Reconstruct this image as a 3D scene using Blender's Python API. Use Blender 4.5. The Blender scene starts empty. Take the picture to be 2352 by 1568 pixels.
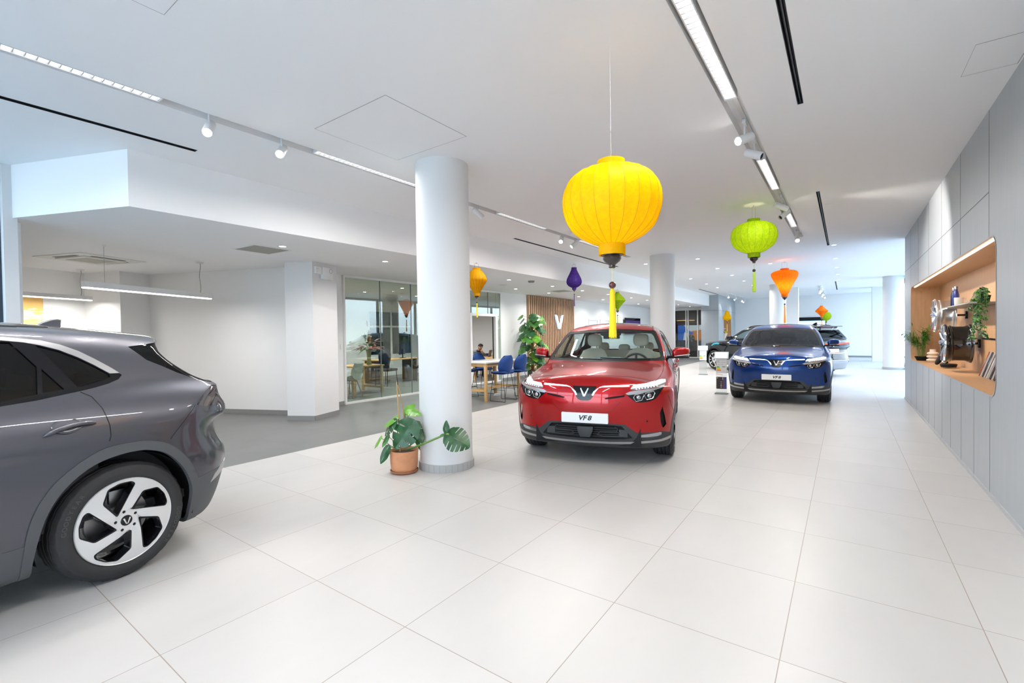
import bpy, bmesh, math, random
import numpy as np
from mathutils import Vector, Matrix
from mathutils.bvhtree import BVHTree

PI = math.pi
SC = bpy.context.scene
COL = SC.collection
rng = random.Random(7)


def rad(a):
    return a * PI / 180.0


# ------------------------------------------------------------------ materials
MATS = {}


def mat(name, col, rough=0.5, metal=0.0, spec=0.5, emit=None, estr=0.0, coat=0.0, coat_rough=0.03, bump=None, var=None, sheen=0.0):
    """Principled material; bump=(scale, strength), var=(scale, amount) add procedural noise."""
    if name in MATS:
        return MATS[name]
    m = bpy.data.materials.new(name)
    m.use_nodes = True
    nt = m.node_tree
    b = nt.nodes['Principled BSDF']
    b.inputs['Base Color'].default_value = (*col, 1)
    b.inputs['Roughness'].default_value = rough
    b.inputs['Metallic'].default_value = metal
    b.inputs['Specular IOR Level'].default_value = spec
    b.inputs['Coat Weight'].default_value = coat
    b.inputs['Coat Roughness'].default_value = coat_rough
    b.inputs['Sheen Weight'].default_value = sheen
    if emit:
        b.inputs['Emission Color'].default_value = (*emit, 1)
        b.inputs['Emission Strength'].default_value = estr
    if bump or var:
        tc = nt.nodes.new('ShaderNodeTexCoord')
    if bump:
        n = nt.nodes.new('ShaderNodeTexNoise')
        n.inputs['Scale'].default_value = bump[0]
        n.inputs['Detail'].default_value = 3
        nt.links.new(tc.outputs['Object'], n.inputs['Vector'])
        bp = nt.nodes.new('ShaderNodeBump')
        bp.inputs['Strength'].default_value = bump[1]
        bp.inputs['Distance'].default_value = 0.01
        nt.links.new(n.outputs['Fac'], bp.inputs['Height'])
        nt.links.new(bp.outputs['Normal'], b.inputs['Normal'])
    if var:
        n = nt.nodes.new('ShaderNodeTexNoise')
        n.inputs['Scale'].default_value = var[0]
        n.inputs['Detail'].default_value = 4
        nt.links.new(tc.outputs['Object'], n.inputs['Vector'])
        r = nt.nodes.new('ShaderNodeValToRGB')
        a = var[1]
        r.color_ramp.elements[0].position = 0.3
        r.color_ramp.elements[1].position = 0.7
        r.color_ramp.elements[0].color = tuple(max(0, c * (1 - a)) for c in col) + (1,)
        r.color_ramp.elements[1].color = tuple(min(1, c * (1 + a)) for c in col) + (1,)
        nt.links.new(n.outputs['Fac'], r.inputs['Fac'])
        nt.links.new(r.outputs['Color'], b.inputs['Base Color'])
    MATS[name] = m
    return m


def emat(name, col, strength):
    if name in MATS:
        return MATS[name]
    m = bpy.data.materials.new(name)
    m.use_nodes = True
    nt = m.node_tree
    for n in list(nt.nodes):
        nt.nodes.remove(n)
    e = nt.nodes.new('ShaderNodeEmission')
    o = nt.nodes.new('ShaderNodeOutputMaterial')
    e.inputs[0].default_value = (*col, 1)
    e.inputs[1].default_value = strength
    nt.links.new(e.outputs[0], o.inputs[0])
    MATS[name] = m
    return m


def glassmat(name, tint, refl=1.0, rough=0.0):
    """thin pane: tinted see-through plus Fresnel mirror."""
    if name in MATS:
        return MATS[name]
    m = bpy.data.materials.new(name)
    m.use_nodes = True
    nt = m.node_tree
    for n in list(nt.nodes):
        nt.nodes.remove(n)
    t = nt.nodes.new('ShaderNodeBsdfTransparent')
    t.inputs[0].default_value = (*tint, 1)
    g = nt.nodes.new('ShaderNodeBsdfGlossy')
    g.inputs['Roughness'].default_value = rough
    g.inputs[0].default_value = (1, 1, 1, 1)
    fr = nt.nodes.new('ShaderNodeFresnel')
    fr.inputs[0].default_value = 1.5
    mu = nt.nodes.new('ShaderNodeMath')
    mu.operation = 'MULTIPLY'
    mu.inputs[1].default_value = refl
    mu.use_clamp = True
    geo = nt.nodes.new('ShaderNodeNewGeometry')
    mx = nt.nodes.new('ShaderNodeMixShader')
    o = nt.nodes.new('ShaderNodeOutputMaterial')
    # use the front-facing Fresnel on both sides of the thin sheet
    inv = nt.nodes.new('ShaderNodeMapRange')
    inv.inputs[3].default_value = 1.5
    inv.inputs[4].default_value = 1 / 1.5
    nt.links.new(geo.outputs['Backfacing'], inv.inputs[0])
    nt.links.new(fr.outputs[0], mu.inputs[0])
    nt.links.new(inv.outputs[0], fr.inputs[0])
    nt.links.new(mu.outputs[0], mx.inputs[0])
    nt.links.new(t.outputs[0], mx.inputs[1])
    nt.links.new(g.outputs[0], mx.inputs[2])
    nt.links.new(mx.outputs[0], o.inputs[0])
    MATS[name] = m
    return m


# ------------------------------------------------------------------ objects
def link(name, me, m=None, parent=None, smooth=False, loc=None, rot=None, autosmooth=None):
    if m is not None:
        for x in (m if isinstance(m, (list, tuple)) else [m]):
            me.materials.append(x)
    if smooth:
        me.shade_smooth()
    if autosmooth is not None:
        me.shade_smooth()
        me.set_sharp_from_angle(angle=rad(autosmooth))
    o = bpy.data.objects.new(name, me)
    COL.objects.link(o)
    if parent is not None:
        o.parent = parent
    if loc is not None:
        o.location = loc
    if rot is not None:
        o.rotation_euler = rot
    return o


def tag(o, label=None, cat=None, group=None, kind=None):
    if label:
        o['label'] = label
    if cat:
        o['category'] = cat
    if group:
        o['group'] = group
    if kind:
        o['kind'] = kind
    return o


def thing(name, label, cat, loc=(0, 0, 0), rz=0.0, group=None):
    o = bpy.data.objects.new(name, None)
    o.empty_display_size = 0.1
    COL.objects.link(o)
    o.location = loc
    o.rotation_euler = (0, 0, rz)
    return tag(o, label, cat, group)


KIDS = {}


def copy_tree(o, parent=None):
    c = o.copy()
    COL.objects.link(c)
    if parent is not None:
        c.parent = parent
    for ch in list(o.children):
        copy_tree(ch, c)
    return c


class MB:
    """collects primitives into one bmesh"""

    def __init__(s):
        s.bm = bmesh.new()
        s.mi = 0

    def verts_faces(s, vs, fs, mi=None):
        bv = [s.bm.verts.new(v) for v in vs]
        out = []
        for f in fs:
            try:
                nf = s.bm.faces.new([bv[i] for i in f])
                nf.material_index = s.mi if mi is None else mi
                out.append(nf)
            except ValueError:
                pass
        return bv, out

    def box(s, x0, x1, y0, y1, z0, z1, bev=0.0, seg=2, M=None, mi=None):
        vs = [(x, y, z) for x in (x0, x1) for y in (y0, y1) for z in (z0, z1)]
        fs = [(0, 1, 3, 2), (4, 6, 7, 5), (0, 4, 5, 1), (2, 3, 7, 6), (0, 2, 6, 4), (1, 5, 7, 3)]
        if M is not None:
            vs = [M @ Vector(v) for v in vs]
        bv, fc = s.verts_faces(vs, fs, mi)
        if bev > 0:
            es = list({e for f in fc for e in f.edges})
            r = bmesh.ops.bevel(s.bm, geom=es, offset=bev, segments=seg, affect='EDGES', profile=0.5, clamp_overlap=True)
            if mi is not None:
                for f in r['faces']:
                    f.material_index = mi
        return s

    def lathe(s, prof, n=32, M=None, mi=None, closed=False, a0=0.0, a1=2 * PI, rib=None):
        """prof: [(r, z)] revolved about z"""
        full = abs(a1 - a0 - 2 * PI) < 1e-6
        cnt = n if full else n + 1
        rings = []
        for (r, z) in prof:
            if r < 1e-6:
                v = Vector((0, 0, z))
                rings.append([s.bm.verts.new(M @ v if M else v)])
            else:
                ring = []
                for i in range(cnt):
                    a = a0 + (a1 - a0) * i / n
                    rr = r if rib is None else r * rib(a, z)
                    v = Vector((rr * math.cos(a), rr * math.sin(a), z))
                    ring.append(s.bm.verts.new(M @ v if M else v))
                rings.append(ring)
        k = len(rings)
        for j in range(k if closed else k - 1):
            A, B = rings[j], rings[(j + 1) % k]
            for i in range(n):
                i2 = (i + 1) % cnt
                if len(A) == 1 and len(B) == 1:
                    continue
                if len(A) == 1:
                    q = [A[0], B[i2], B[i]]
                elif len(B) == 1:
                    q = [A[i], A[i2], B[0]]
                else:
                    q = [A[i], A[i2], B[i2], B[i]]
                try:
                    f = s.bm.faces.new(q)
                    f.material_index = s.mi if mi is None else mi
                except ValueError:
                    pass
        return s

    def cyl(s, r, z0, z1, n=24, M=None, mi=None, r2=None):
        r2 = r if r2 is None else r2
        return s.lathe([(0, z0), (r, z0), (r2, z1), (0, z1)], n, M, mi)

    def tube(s, pts, r, n=8, closed=False, mi=None, cap=True, rs=None):
        """round tube along a polyline"""
        P = [Vector(p) for p in pts]
        k = len(P)
        rings = []
        prev = None
        for i in range(k):
            if closed:
                t = (P[(i + 1) % k] - P[i - 1])
            elif i == 0:
                t = P[1] - P[0]
            elif i == k - 1:
                t = P[-1] - P[-2]
            else:
                t = (P[i + 1] - P[i]).normalized() + (P[i] - P[i - 1]).normalized()
            t.normalize()
            if prev is None:
                u = t.orthogonal().normalized()
            else:
                u = prev - t * prev.dot(t)
                u = t.orthogonal() if u.length < 1e-6 else u
                u.normalize()
            prev = u
            w = t.cross(u)
            rr = rs[i] if rs else r
            rings.append([s.bm.verts.new(P[i] + (u * math.cos(2 * PI * j / n) + w * math.sin(2 * PI * j / n)) * rr) for j in range(n)])
        m = s.mi if mi is None else mi
        for i in range(k if closed else k - 1):
            A, B = rings[i], rings[(i + 1) % k]
            for j in range(n):
                f = s.bm.faces.new([A[j], A[(j + 1) % n], B[(j + 1) % n], B[j]])
                f.material_index = m
        if cap and not closed:
            for R_, rev in ((rings[0], True), (rings[-1], False)):
                f = s.bm.faces.new(list(reversed(R_)) if rev else R_)
                f.material_index = m
        return s

    def prism(s, poly, d0, d1, axes='xz', bev=0.0, seg=1, M=None, mi=None):
        """polygon in a coordinate plane extruded along the third axis from d0 to d1"""
        def mk(a, b, d):
            v = {'xz': (a, d, b), 'yz': (d, a, b), 'xy': (a, b, d)}[axes]
            return M @ Vector(v) if M else Vector(v)
        n = len(poly)
        A = [s.bm.verts.new(mk(a, b, d0)) for a, b in poly]
        B = [s.bm.verts.new(mk(a, b, d1)) for a, b in poly]
        fs = [s.bm.faces.new(list(reversed(A))), s.bm.faces.new(B)]
        for i in range(n):
            fs.append(s.bm.faces.new([A[i], A[(i + 1) % n], B[(i + 1) % n], B[i]]))
        for f in fs:
            f.material_index = s.mi if mi is None else mi
        bmesh.ops.recalc_face_normals(s.bm, faces=fs)
        if bev:
            es = list({e for f in fs[:2] for e in f.edges})
            bmesh.ops.bevel(s.bm, geom=es, offset=bev, segments=seg, affect='EDGES', profile=0.5, clamp_overlap=True)
        return s

    def grid(s, fn, nu, nv, mi=None, closed_u=False):
        V = [[s.bm.verts.new(fn(i / nu, j / nv)) for j in range(nv + 1)] for i in range(nu + (0 if closed_u else 1))]
        for i in range(nu):
            i2 = (i + 1) % len(V)
            for j in range(nv):
                try:
                    f = s.bm.faces.new([V[i][j], V[i2][j], V[i2][j + 1], V[i][j + 1]])
                    f.material_index = s.mi if mi is None else mi
                except ValueError:
                    pass
        return s

    def ico(s, c, r, sub=2, mi=None, sc=(1, 1, 1)):
        M = Matrix.Translation(c) @ Matrix.Diagonal((*sc, 1))
        res = bmesh.ops.create_icosphere(s.bm, subdivisions=sub, radius=r, matrix=M)
        for v in res['verts']:
            for f in v.link_faces:
                f.material_index = s.mi if mi is None else mi
        return s

    def mesh(s, name, recalc=True, merge=0.0):
        if merge:
            bmesh.ops.remove_doubles(s.bm, verts=s.bm.verts, dist=merge)
        if recalc:
            bmesh.ops.recalc_face_normals(s.bm, faces=s.bm.faces)
        me = bpy.data.meshes.new(name)
        s.bm.to_mesh(me)
        s.bm.free()
        return me

    def build(s, name, m, parent=None, smooth=None, loc=None, rot=None, recalc=True, merge=0.0):
        me = s.mesh(name, recalc, merge)
        return link(name, me, m, parent, loc=loc, rot=rot, autosmooth=smooth)


def TR(x=0, y=0, z=0):
    return Matrix.Translation((x, y, z))


def RX(a):
    return Matrix.Rotation(rad(a), 4, 'X')


def RY(a):
    return Matrix.Rotation(rad(a), 4, 'Y')


def RZ(a):
    return Matrix.Rotation(rad(a), 4, 'Z')


def align(d):
    """matrix turning +z onto d"""
    return Vector(d).to_track_quat('Z', 'Y').to_matrix().to_4x4()


def text_mesh(txt, size=0.1, depth=0.002, shear=0.0, spacing=1.0, align_x='CENTER', offset=0.0):
    cu = bpy.data.curves.new('lettering', 'FONT')
    cu.body = txt
    cu.size = size
    cu.extrude = depth
    cu.shear = shear
    cu.space_character = spacing
    cu.align_x = align_x
    cu.align_y = 'CENTER'
    cu.offset = offset
    o = bpy.data.objects.new('lettering', cu)
    COL.objects.link(o)
    dg = bpy.context.evaluated_depsgraph_get()
    me = bpy.data.meshes.new_from_object(o.evaluated_get(dg))
    bpy.data.objects.remove(o)
    bpy.data.curves.remove(cu)
    return me


def pchip(x, xs, ys):
    """monotone cubic interpolation (numpy)"""
    xs = np.asarray(xs, float)
    ys = np.asarray(ys, float)
    h = np.diff(xs)
    d = np.diff(ys) / h
    m = np.zeros(len(xs))
    m[0], m[-1] = d[0], d[-1]
    for i in range(1, len(xs) - 1):
        if d[i - 1] * d[i] > 0:
            w1, w2 = 2 * h[i] + h[i - 1], h[i] + 2 * h[i - 1]
            m[i] = (w1 + w2) / (w1 / d[i - 1] + w2 / d[i])
    x = np.clip(np.asarray(x, float), xs[0], xs[-1])
    k = np.clip(np.searchsorted(xs, x) - 1, 0, len(xs) - 2)
    t = (x - xs[k]) / h[k]
    return (ys[k] * (1 + 2 * t) * (1 - t) ** 2 + m[k] * h[k] * t * (1 - t) ** 2 + ys[k + 1] * t * t * (3 - 2 * t) + m[k + 1] * h[k] * t * t * (t - 1))


def smax(a, b, k):
    h = np.clip(0.5 + 0.5 * (a - b) / k, 0, 1)
    return b + (a - b) * h + k * h * (1 - h)


def smin(a, b, k):
    return -smax(-a, -b, k)


def spline(pts, n=8, closed=False):
    """Catmull-Rom through 2-D or 3-D points"""
    P = [np.array(p, float) for p in pts]
    k = len(P)
    out = []
    rngi = range(k) if closed else range(k - 1)
    for i in rngi:
        p0 = P[(i - 1) % k] if closed or i > 0 else 2 * P[0] - P[1]
        p1 = P[i]
        p2 = P[(i + 1) % k]
        p3 = P[(i + 2) % k] if closed or i + 2 < k else 2 * P[-1] - P[-2]
        for j in range(n):
            t = j / n
            out.append(tuple(0.5 * ((2 * p1) + (p2 - p0) * t + (2 * p0 - 5 * p1 + 4 * p2 - p3) * t * t + (3 * p1 - p0 - 3 * p2 + p3) * t ** 3)))
    if not closed:
        out.append(tuple(P[-1]))
    return out


def rrect(x0, x1, y0, y1, r, n=6):
    out = []
    for cx, cy, a in ((x1 - r, y1 - r, 0), (x0 + r, y1 - r, 90), (x0 + r, y0 + r, 180), (x1 - r, y0 + r, 270)):
        for i in range(n + 1):
            t = rad(a + 90 * i / n)
            out.append((cx + r * math.cos(t), cy + r * math.sin(t)))
    return out
# ------------------------------------------------------------------ car body surface
# car frame: x runs from the nose (0) to the tail, y is across (the car's own left is -y), z up.
VF = dict(
    L=4.75, zs=(0.18, 1.0, 1.65),
    plan=([0, .25, .5, .87, 1.5, 2.4, 3.3, 3.82, 4.2, 4.5, 4.75], [.915, .935, .955, .962, .947, .942, .952, .962, .95, .92, .88]),
    inset=([.15, .2, .3, .42, .55, .65, .75, .85, .95, 1.02, 1.1, 1.2, 1.35], [.10, .075, .045, .022, .006, 0, .002, .012, .026, .045, .085, .155, .32]),
    top=([0, .08, .2, .5, .9, 1.2, 1.6, 3.0, 3.8, 4.2, 4.5, 4.65, 4.75], [.945, .99, 1.02, 1.07, 1.11, 1.135, 1.14, 1.165, 1.205, 1.215, 1.20, 1.175, 1.13]),
    crown=([0, .3, .8, 1.3, 2.0, 4.0, 4.75], [.08, .15, .13, .09, .05, .05, .07]),
    nose=([.15, .2, .25, .32, .40, .50, .60, .70, .80, .88, .95, 1.0, 1.08], [.20, .13, .085, .055, .042, .028, .010, .0, .010, .028, .060, .105, .22]),
    noseq=([0, .2, .4, .55, .7, .8, .88, .95, 1.0], [0, .006, .028, .060, .117, .188, .295, .48, .82]),
    tail=([.15, .2, .3, .42, .52, .6, .66, .72, .78, .9, 1.0, 1.08, 1.14, 1.2, 1.3], [4.5, 4.58, 4.65, 4.70, 4.73, 4.745, 4.735, 4.70, 4.675, 4.655, 4.655, 4.67, 4.685, 4.66, 4.5]),
    tailq=([0, .3, .5, .65, .75, .82, .9, .95, 1.0], [0, .012, .04, .085, .14, .21, .36, .54, .9]),
    cabw=([1.0, 1.3, 1.7, 2.2, 3.0, 3.6, 4.1, 4.5, 4.8], [.79, .825, .865, .885, .885, .868, .83, .785, .75]),
    cabt=(.25, .38),
    ws=([.9, 1.05, 1.13, 1.3, 1.45, 1.52, 1.58, 1.66], [.90, 1.10, 1.225, 1.50, 1.765, 1.90, 2.03, 2.25]), wsq=.30,
    roof=([1.6, 1.9, 2.1, 2.35, 2.65, 3.0, 3.4, 3.8, 4.1, 4.25, 4.5], [1.50, 1.585, 1.62, 1.645, 1.655, 1.652, 1.634, 1.606, 1.574, 1.556, 1.52]), roofq=.16,
    rg=([1.0, 1.12, 1.18, 1.25, 1.33, 1.38, 1.42, 1.46, 1.50, 1.56, 1.7], [4.75, 4.67, 4.60, 4.49, 4.385, 4.335, 4.31, 4.305, 4.325, 4.33, 4.33]), rgq=.25,
    bot=.2, ku=.07, kroof=.10, kws=.05,
)


def body_f(S, x, y, z):
    """negative inside the car"""
    a = np.abs(y)
    W = pchip(x, *S['plan']) - pchip(z, *S['inset'])
    lower = a - W
    lower = smax(lower, z - (pchip(x, *S['top']) - pchip(x, *S['crown']) * (a / .85) ** 2.4), .075)
    lower = smax(lower, (pchip(z, *S['nose']) + pchip(a, *S['noseq'])) - x, .05)
    lower = smax(lower, x - (pchip(z, *S['tail']) - pchip(a, *S['tailq'])), .04)
    lower = smax(lower, S['bot'] - z, .05)
    d = z - 1.05
    cab = (a - (pchip(x, *S['cabw']) - S['cabt'][0] * d - S['cabt'][1] * d * np.abs(d)))
    cab = smax(cab, (z - (pchip(x, *S['roof']) - S['roofq'] * a ** 2)) * .9, S['kroof'])
    cab = smax(cab, (pchip(z, *S['ws']) + S['wsq'] * a ** 2 - x) * .5, S['kws'])
    cab = smax(cab, (x - (pchip(z, *S['rg']) - S['rgq'] * a ** 2)) * .6, .03)
    cab = smax(cab, .9 - z, .05)
    return smin(lower, cab, S['ku'])


def body_grid(S, step=.022):
    """wrap a box grid onto the body: returns verts, quads"""
    L, Hm, Wm = S['L'], 1.72, 1.0
    nx, ny, nz = int(L / step), int(2 * Wm / step / 1.15), int(1.5 / step / 1.15)
    ny += ny % 2
    gx = np.linspace(0, L, nx + 1)
    gy = np.linspace(-Wm, Wm, ny + 1)
    gz = np.linspace(.15, Hm, nz + 1)
    idx = {}
    V = []

    def vid(i, j, k):
        key = (i, j, k)
        if key not in idx:
            idx[key] = len(V)
            V.append((gx[i], gy[j], gz[k]))
        return idx[key]
    F = []
    for i in range(nx):
        for j in range(ny):
            F.append([vid(i, j, nz), vid(i + 1, j, nz), vid(i + 1, j + 1, nz), vid(i, j + 1, nz)])
            F.append([vid(i, j, 0), vid(i, j + 1, 0), vid(i + 1, j + 1, 0), vid(i + 1, j, 0)])
        for k in range(nz):
            F.append([vid(i, 0, k), vid(i + 1, 0, k), vid(i + 1, 0, k + 1), vid(i, 0, k + 1)])
            F.append([vid(i, ny, k), vid(i, ny, k + 1), vid(i + 1, ny, k + 1), vid(i + 1, ny, k)])
    for j in range(ny):
        for k in range(nz):
            F.append([vid(0, j, k), vid(0, j, k + 1), vid(0, j + 1, k + 1), vid(0, j + 1, k)])
            F.append([vid(nx, j, k), vid(nx, j + 1, k), vid(nx, j + 1, k + 1), vid(nx, j, k + 1)])
    V = np.array(V)
    # spine point of each grid vertex, then bisection along the ray to the surface
    sx = np.clip(V[:, 0], .0, L)
    u = V[:, 0] / L
    sx = .75 + u * (L - 1.5)
    P0 = np.c_[sx, np.zeros(len(V)), np.full(len(V), .68)]
    D = V - P0
    lo = np.full(len(V), .02)
    hi = np.full(len(V), 1.25)
    for _ in range(26):
        m = (lo + hi) / 2
        Q = P0 + D * m[:, None]
        ins = body_f(S, Q[:, 0], Q[:, 1], Q[:, 2]) < 0
        lo = np.where(ins, m, lo)
        hi = np.where(ins, hi, m)
    return P0 + D * ((lo + hi) / 2)[:, None], F


class Skin:
    """body surface as a bmesh that regions are cut out of"""

    def __init__(s, V, F):
        s.bm = bmesh.new()
        bv = [s.bm.verts.new(v) for v in V]
        for f in F:
            s.bm.faces.new([bv[i] for i in f])
        s.bm.normal_update()
        s.lay = s.bm.verts.layers.float_vector.new('nrm')
        for v in s.bm.verts:
            v[s.lay] = v.normal
        s.tree = BVHTree.FromBMesh(s.bm)

    AX = {'xz': (0, 2), 'yz': (1, 2), 'xy': (0, 1)}

    def cut(s, poly, axes, filt, bm=None):
        """split the faces along the outline and return the faces inside it"""
        bm = bm or s.bm
        A, B = s.AX[axes]
        poly = [(float(p[0]), float(p[1])) for p in poly]
        xs = [p[0] for p in poly]
        ys = [p[1] for p in poly]
        x0, x1, y0, y1 = min(xs) - .03, max(xs) + .03, min(ys) - .03, max(ys) + .03
        cand = set()
        for f in bm.faces:
            c = f.calc_center_median()
            if x0 < c[A] < x1 and y0 < c[B] < y1 and filt(c, f.normal):
                cand.add(f)
        n = len(poly)
        for i in range(n):
            p, q = poly[i], poly[(i + 1) % n]
            ex, ey = q[0] - p[0], q[1] - p[1]
            ln = math.hypot(ex, ey)
            if ln < 1e-5:
                continue
            bx0, bx1 = min(p[0], q[0]) - 1e-4, max(p[0], q[0]) + 1e-4
            by0, by1 = min(p[1], q[1]) - 1e-4, max(p[1], q[1]) + 1e-4
            fs = []
            for f in cand:
                vx = [v.co[A] for v in f.verts]
                vy = [v.co[B] for v in f.verts]
                if max(vx) < bx0 or min(vx) > bx1 or max(vy) < by0 or min(vy) > by1:
                    continue
                sd = [(a - p[0]) * ey - (b - p[1]) * ex for a, b in zip(vx, vy)]
                if min(sd) < -1e-6 and max(sd) > 1e-6:
                    fs.append(f)
            if not fs:
                continue
            co = [0, 0, 0]
            no = [0, 0, 0]
            co[A], co[B] = p
            no[A], no[B] = ey / ln, -ex / ln
            geom = list({e for f in fs for e in f.edges} | {v for f in fs for v in f.verts}) + fs
            cand.difference_update(fs)
            r = bmesh.ops.bisect_plane(bm, geom=geom, dist=1e-5, plane_co=co, plane_no=no)
            cand.update(g for g in r['geom'] if isinstance(g, bmesh.types.BMFace))
        ins = []
        for f in cand:
            if not f.is_valid:
                continue
            c = f.calc_center_median()
            if inside(c[A], c[B], poly):
                ins.append(f)
        return ins

    def take(s, faces, bm=None):
        """remove the faces from the skin and hand them back as (verts, normals, faces)"""
        bm = bm or s.bm
        idx = {}
        V, N, F = [], [], []
        lay = bm.verts.layers.float_vector['nrm']
        for f in faces:
            q = []
            for v in f.verts:
                if v not in idx:
                    idx[v] = len(V)
                    V.append(v.co.copy())
                    N.append(v[lay].normalized())
                q.append(idx[v])
            F.append(q)
        bmesh.ops.delete(bm, geom=faces, context='FACES')
        return V, N, F

    def hit_side(s, x, z, sy):
        h = s.tree.ray_cast(Vector((x, 2 * sy, z)), Vector((0, -sy, 0)))
        return h[0], h[1]

    def hit_front(s, y, z, x0=-1):
        h = s.tree.ray_cast(Vector((x0, y, z)), Vector((1, 0, 0)))
        return h[0], h[1]

    def hit_rear(s, y, z):
        h = s.tree.ray_cast(Vector((7, y, z)), Vector((-1, 0, 0)))
        return h[0], h[1]

    def hit_top(s, x, y):
        h = s.tree.ray_cast(Vector((x, y, 3)), Vector((0, 0, -1)))
        return h[0], h[1]


def inside(x, y, poly):
    r = False
    n = len(poly)
    j = n - 1
    for i in range(n):
        xi, yi = poly[i]
        xj, yj = poly[j]
        if (yi > y) != (yj > y) and x < (xj - xi) * (y - yi) / (yj - yi) + xi:
            r = not r
        j = i
    return r


def panel(name, VNF, m, parent=None, off=0.0, thick=0.0, smooth=True):
    """a body panel from cut faces; off moves it along the normals, thick gives its edge a return"""
    V, N, F = VNF
    if not F:
        return None
    P = [v + n * off for v, n in zip(V, N)]
    nv = len(P)
    faces = [list(f) for f in F]
    norms = [tuple(n) for n in N]
    me = bpy.data.meshes.new(name)
    if thick:
        # boundary edges get a wall going inwards
        cnt = {}
        for f in F:
            for i in range(len(f)):
                a, b = f[i], f[(i + 1) % len(f)]
                cnt[(a, b)] = cnt.get((a, b), 0) + 1
        bound = [(a, b) for (a, b) in cnt if (b, a) not in cnt]
        idx = {}
        for a, b in bound:
            for q in (a, b):
                if q not in idx:
                    idx[q] = (len(P), len(P) + 1)
                    P.append(P[q].copy())
                    P.append(P[q] - N[q] * thick)
                    norms.append(None)
                    norms.append(None)
        walls = []
        for a, b in bound:
            walls.append([idx[b][0], idx[a][0], idx[a][1], idx[b][1]])
        faces += walls
    me.from_pydata([tuple(p) for p in P], [], faces)
    me.shade_smooth()
    if thick:
        fn = {}
        for w in walls:
            pa, pb, pc = P[w[0]], P[w[1]], P[w[2]]
            n = (pb - pa).cross(pc - pa)
            for q in w:
                fn[q] = fn.get(q, Vector((0, 0, 0))) + n
        for q, n in fn.items():
            norms[q] = tuple(n.normalized()) if n.length > 0 else (0, 0, 1)
        norms = [n if n is not None else (0, 0, 1) for n in norms]
    me.normals_split_custom_set_from_vertices(norms)
    return link(name, me, m, parent)
# ------------------------------------------------------------------ camera
def make_camera():
    th, roll, pitch = .62281, -.0144818, -.0159743
    c, s_ = math.cos(th), math.sin(th)
    R0, F0, U0 = Vector((c, s_, 0)), Vector((-s_, c, 0)), Vector((0, 0, 1))
    F = F0 * math.cos(pitch) + U0 * math.sin(pitch)
    U = -F0 * math.sin(pitch) + U0 * math.cos(pitch)
    R2 = R0 * math.cos(roll) + U * math.sin(roll)
    U2 = -R0 * math.sin(roll) + U * math.cos(roll)
    M = Matrix((( R2.x, U2.x, -F.x, 0), (R2.y, U2.y, -F.y, 0), (R2.z, U2.z, -F.z, 1.5), (0, 0, 0, 1)))
    cd = bpy.data.cameras.new('camera')
    cd.sensor_width = 36
    cd.lens = 36 * 1064.909 / 2352
    cd.clip_start = .05
    cd.clip_end = 200
    o = bpy.data.objects.new('camera', cd)
    COL.objects.link(o)
    o.matrix_world = M
    SC.camera = o
    return o


make_camera()
# ------------------------------------------------------------------ car materials
def paintmat(name, col, metal=.55, rough=.32, flake=.0):
    m = mat(name, col, rough, metal, .08, coat=.9, coat_rough=.02)
    return m


M_RED = paintmat('red_paint', (.38, .002, .004), .45, .30)
M_BLUE = paintmat('blue_paint', (.003, .040, .20), .5, .30)
M_GREY = paintmat('grey_paint', (.085, .087, .105), .7, .36)
M_BLACK = paintmat('black_paint', (.006, .006, .008), .0, .25)
M_CLAD = mat('cladding', (.035, .037, .040), .55)
M_CLADG = mat('cladding_grey', (.075, .080, .088), .5)
M_GBLK = mat('gloss_black', (.006, .006, .008), .12, spec=.35)
M_MBLK = mat('matt_black', (.010, .010, .011), .6, spec=.25)
M_CHROME = mat('chrome', (.75, .76, .78), .18, 1.0)
M_SATIN = mat('satin_silver', (.44, .44, .45), .36, .8)
M_ALLOY = mat('alloy', (.72, .73, .74), .34, .55)
M_TYRE = mat('tyre_rubber', (.022, .023, .025), .62, bump=(60, .15))
M_TREAD = mat('tyre_tread', (.028, .028, .028), .75)
M_LETTER = mat('tyre_lettering', (.055, .056, .058), .5)
M_STEEL = mat('brake_steel', (.35, .35, .36), .35, 1.0)
M_WS = glassmat('windscreen_glass', (.93, .97, .94), .7)
M_TINT = glassmat('tinted_glass', (.03, .035, .035), .75)
M_SIDE = glassmat('side_glass', (.62, .72, .70), 1.0)
M_DRL = emat('running_light', (.86, .96, 1.0), 2.6)
M_DRL2 = emat('running_light_soft', (.80, .92, 1.0), 1.3)
M_LENS = mat('lamp_lens', (.45, .47, .5), .05, .9)
M_TAIL = mat('tail_lens', (.035, .022, .024), .06, coat=1.0)
M_TAILON = emat('tail_light', (1.0, .06, .03), 3.0)
M_PLATE = mat('plate_white', (.80, .80, .80), .35)
M_INK = mat('plate_black', (.01, .01, .01), .4)
M_CREAM = mat('cream_leather', (.80, .75, .63), .55, bump=(40, .05))
M_DARKINT = mat('charcoal_leather', (.030, .032, .034), .6)
M_LINER = mat('headlining', (.74, .72, .67), .9)
M_LINERD = mat('dark_headlining', (.06, .06, .065), .9)
M_DASH = mat('dashboard_vinyl', (.03, .03, .03), .6)
M_SCREEN = mat('screen_glass', (.22, .34, .36), .12, coat=.6)


def mir(p, axes='yz'):
    return [(-a, b) for a, b in p]


def dens(pts, n=6, closed=True):
    """smooth an outline"""
    return [tuple(q) for q in spline(pts, n, closed)]


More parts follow.
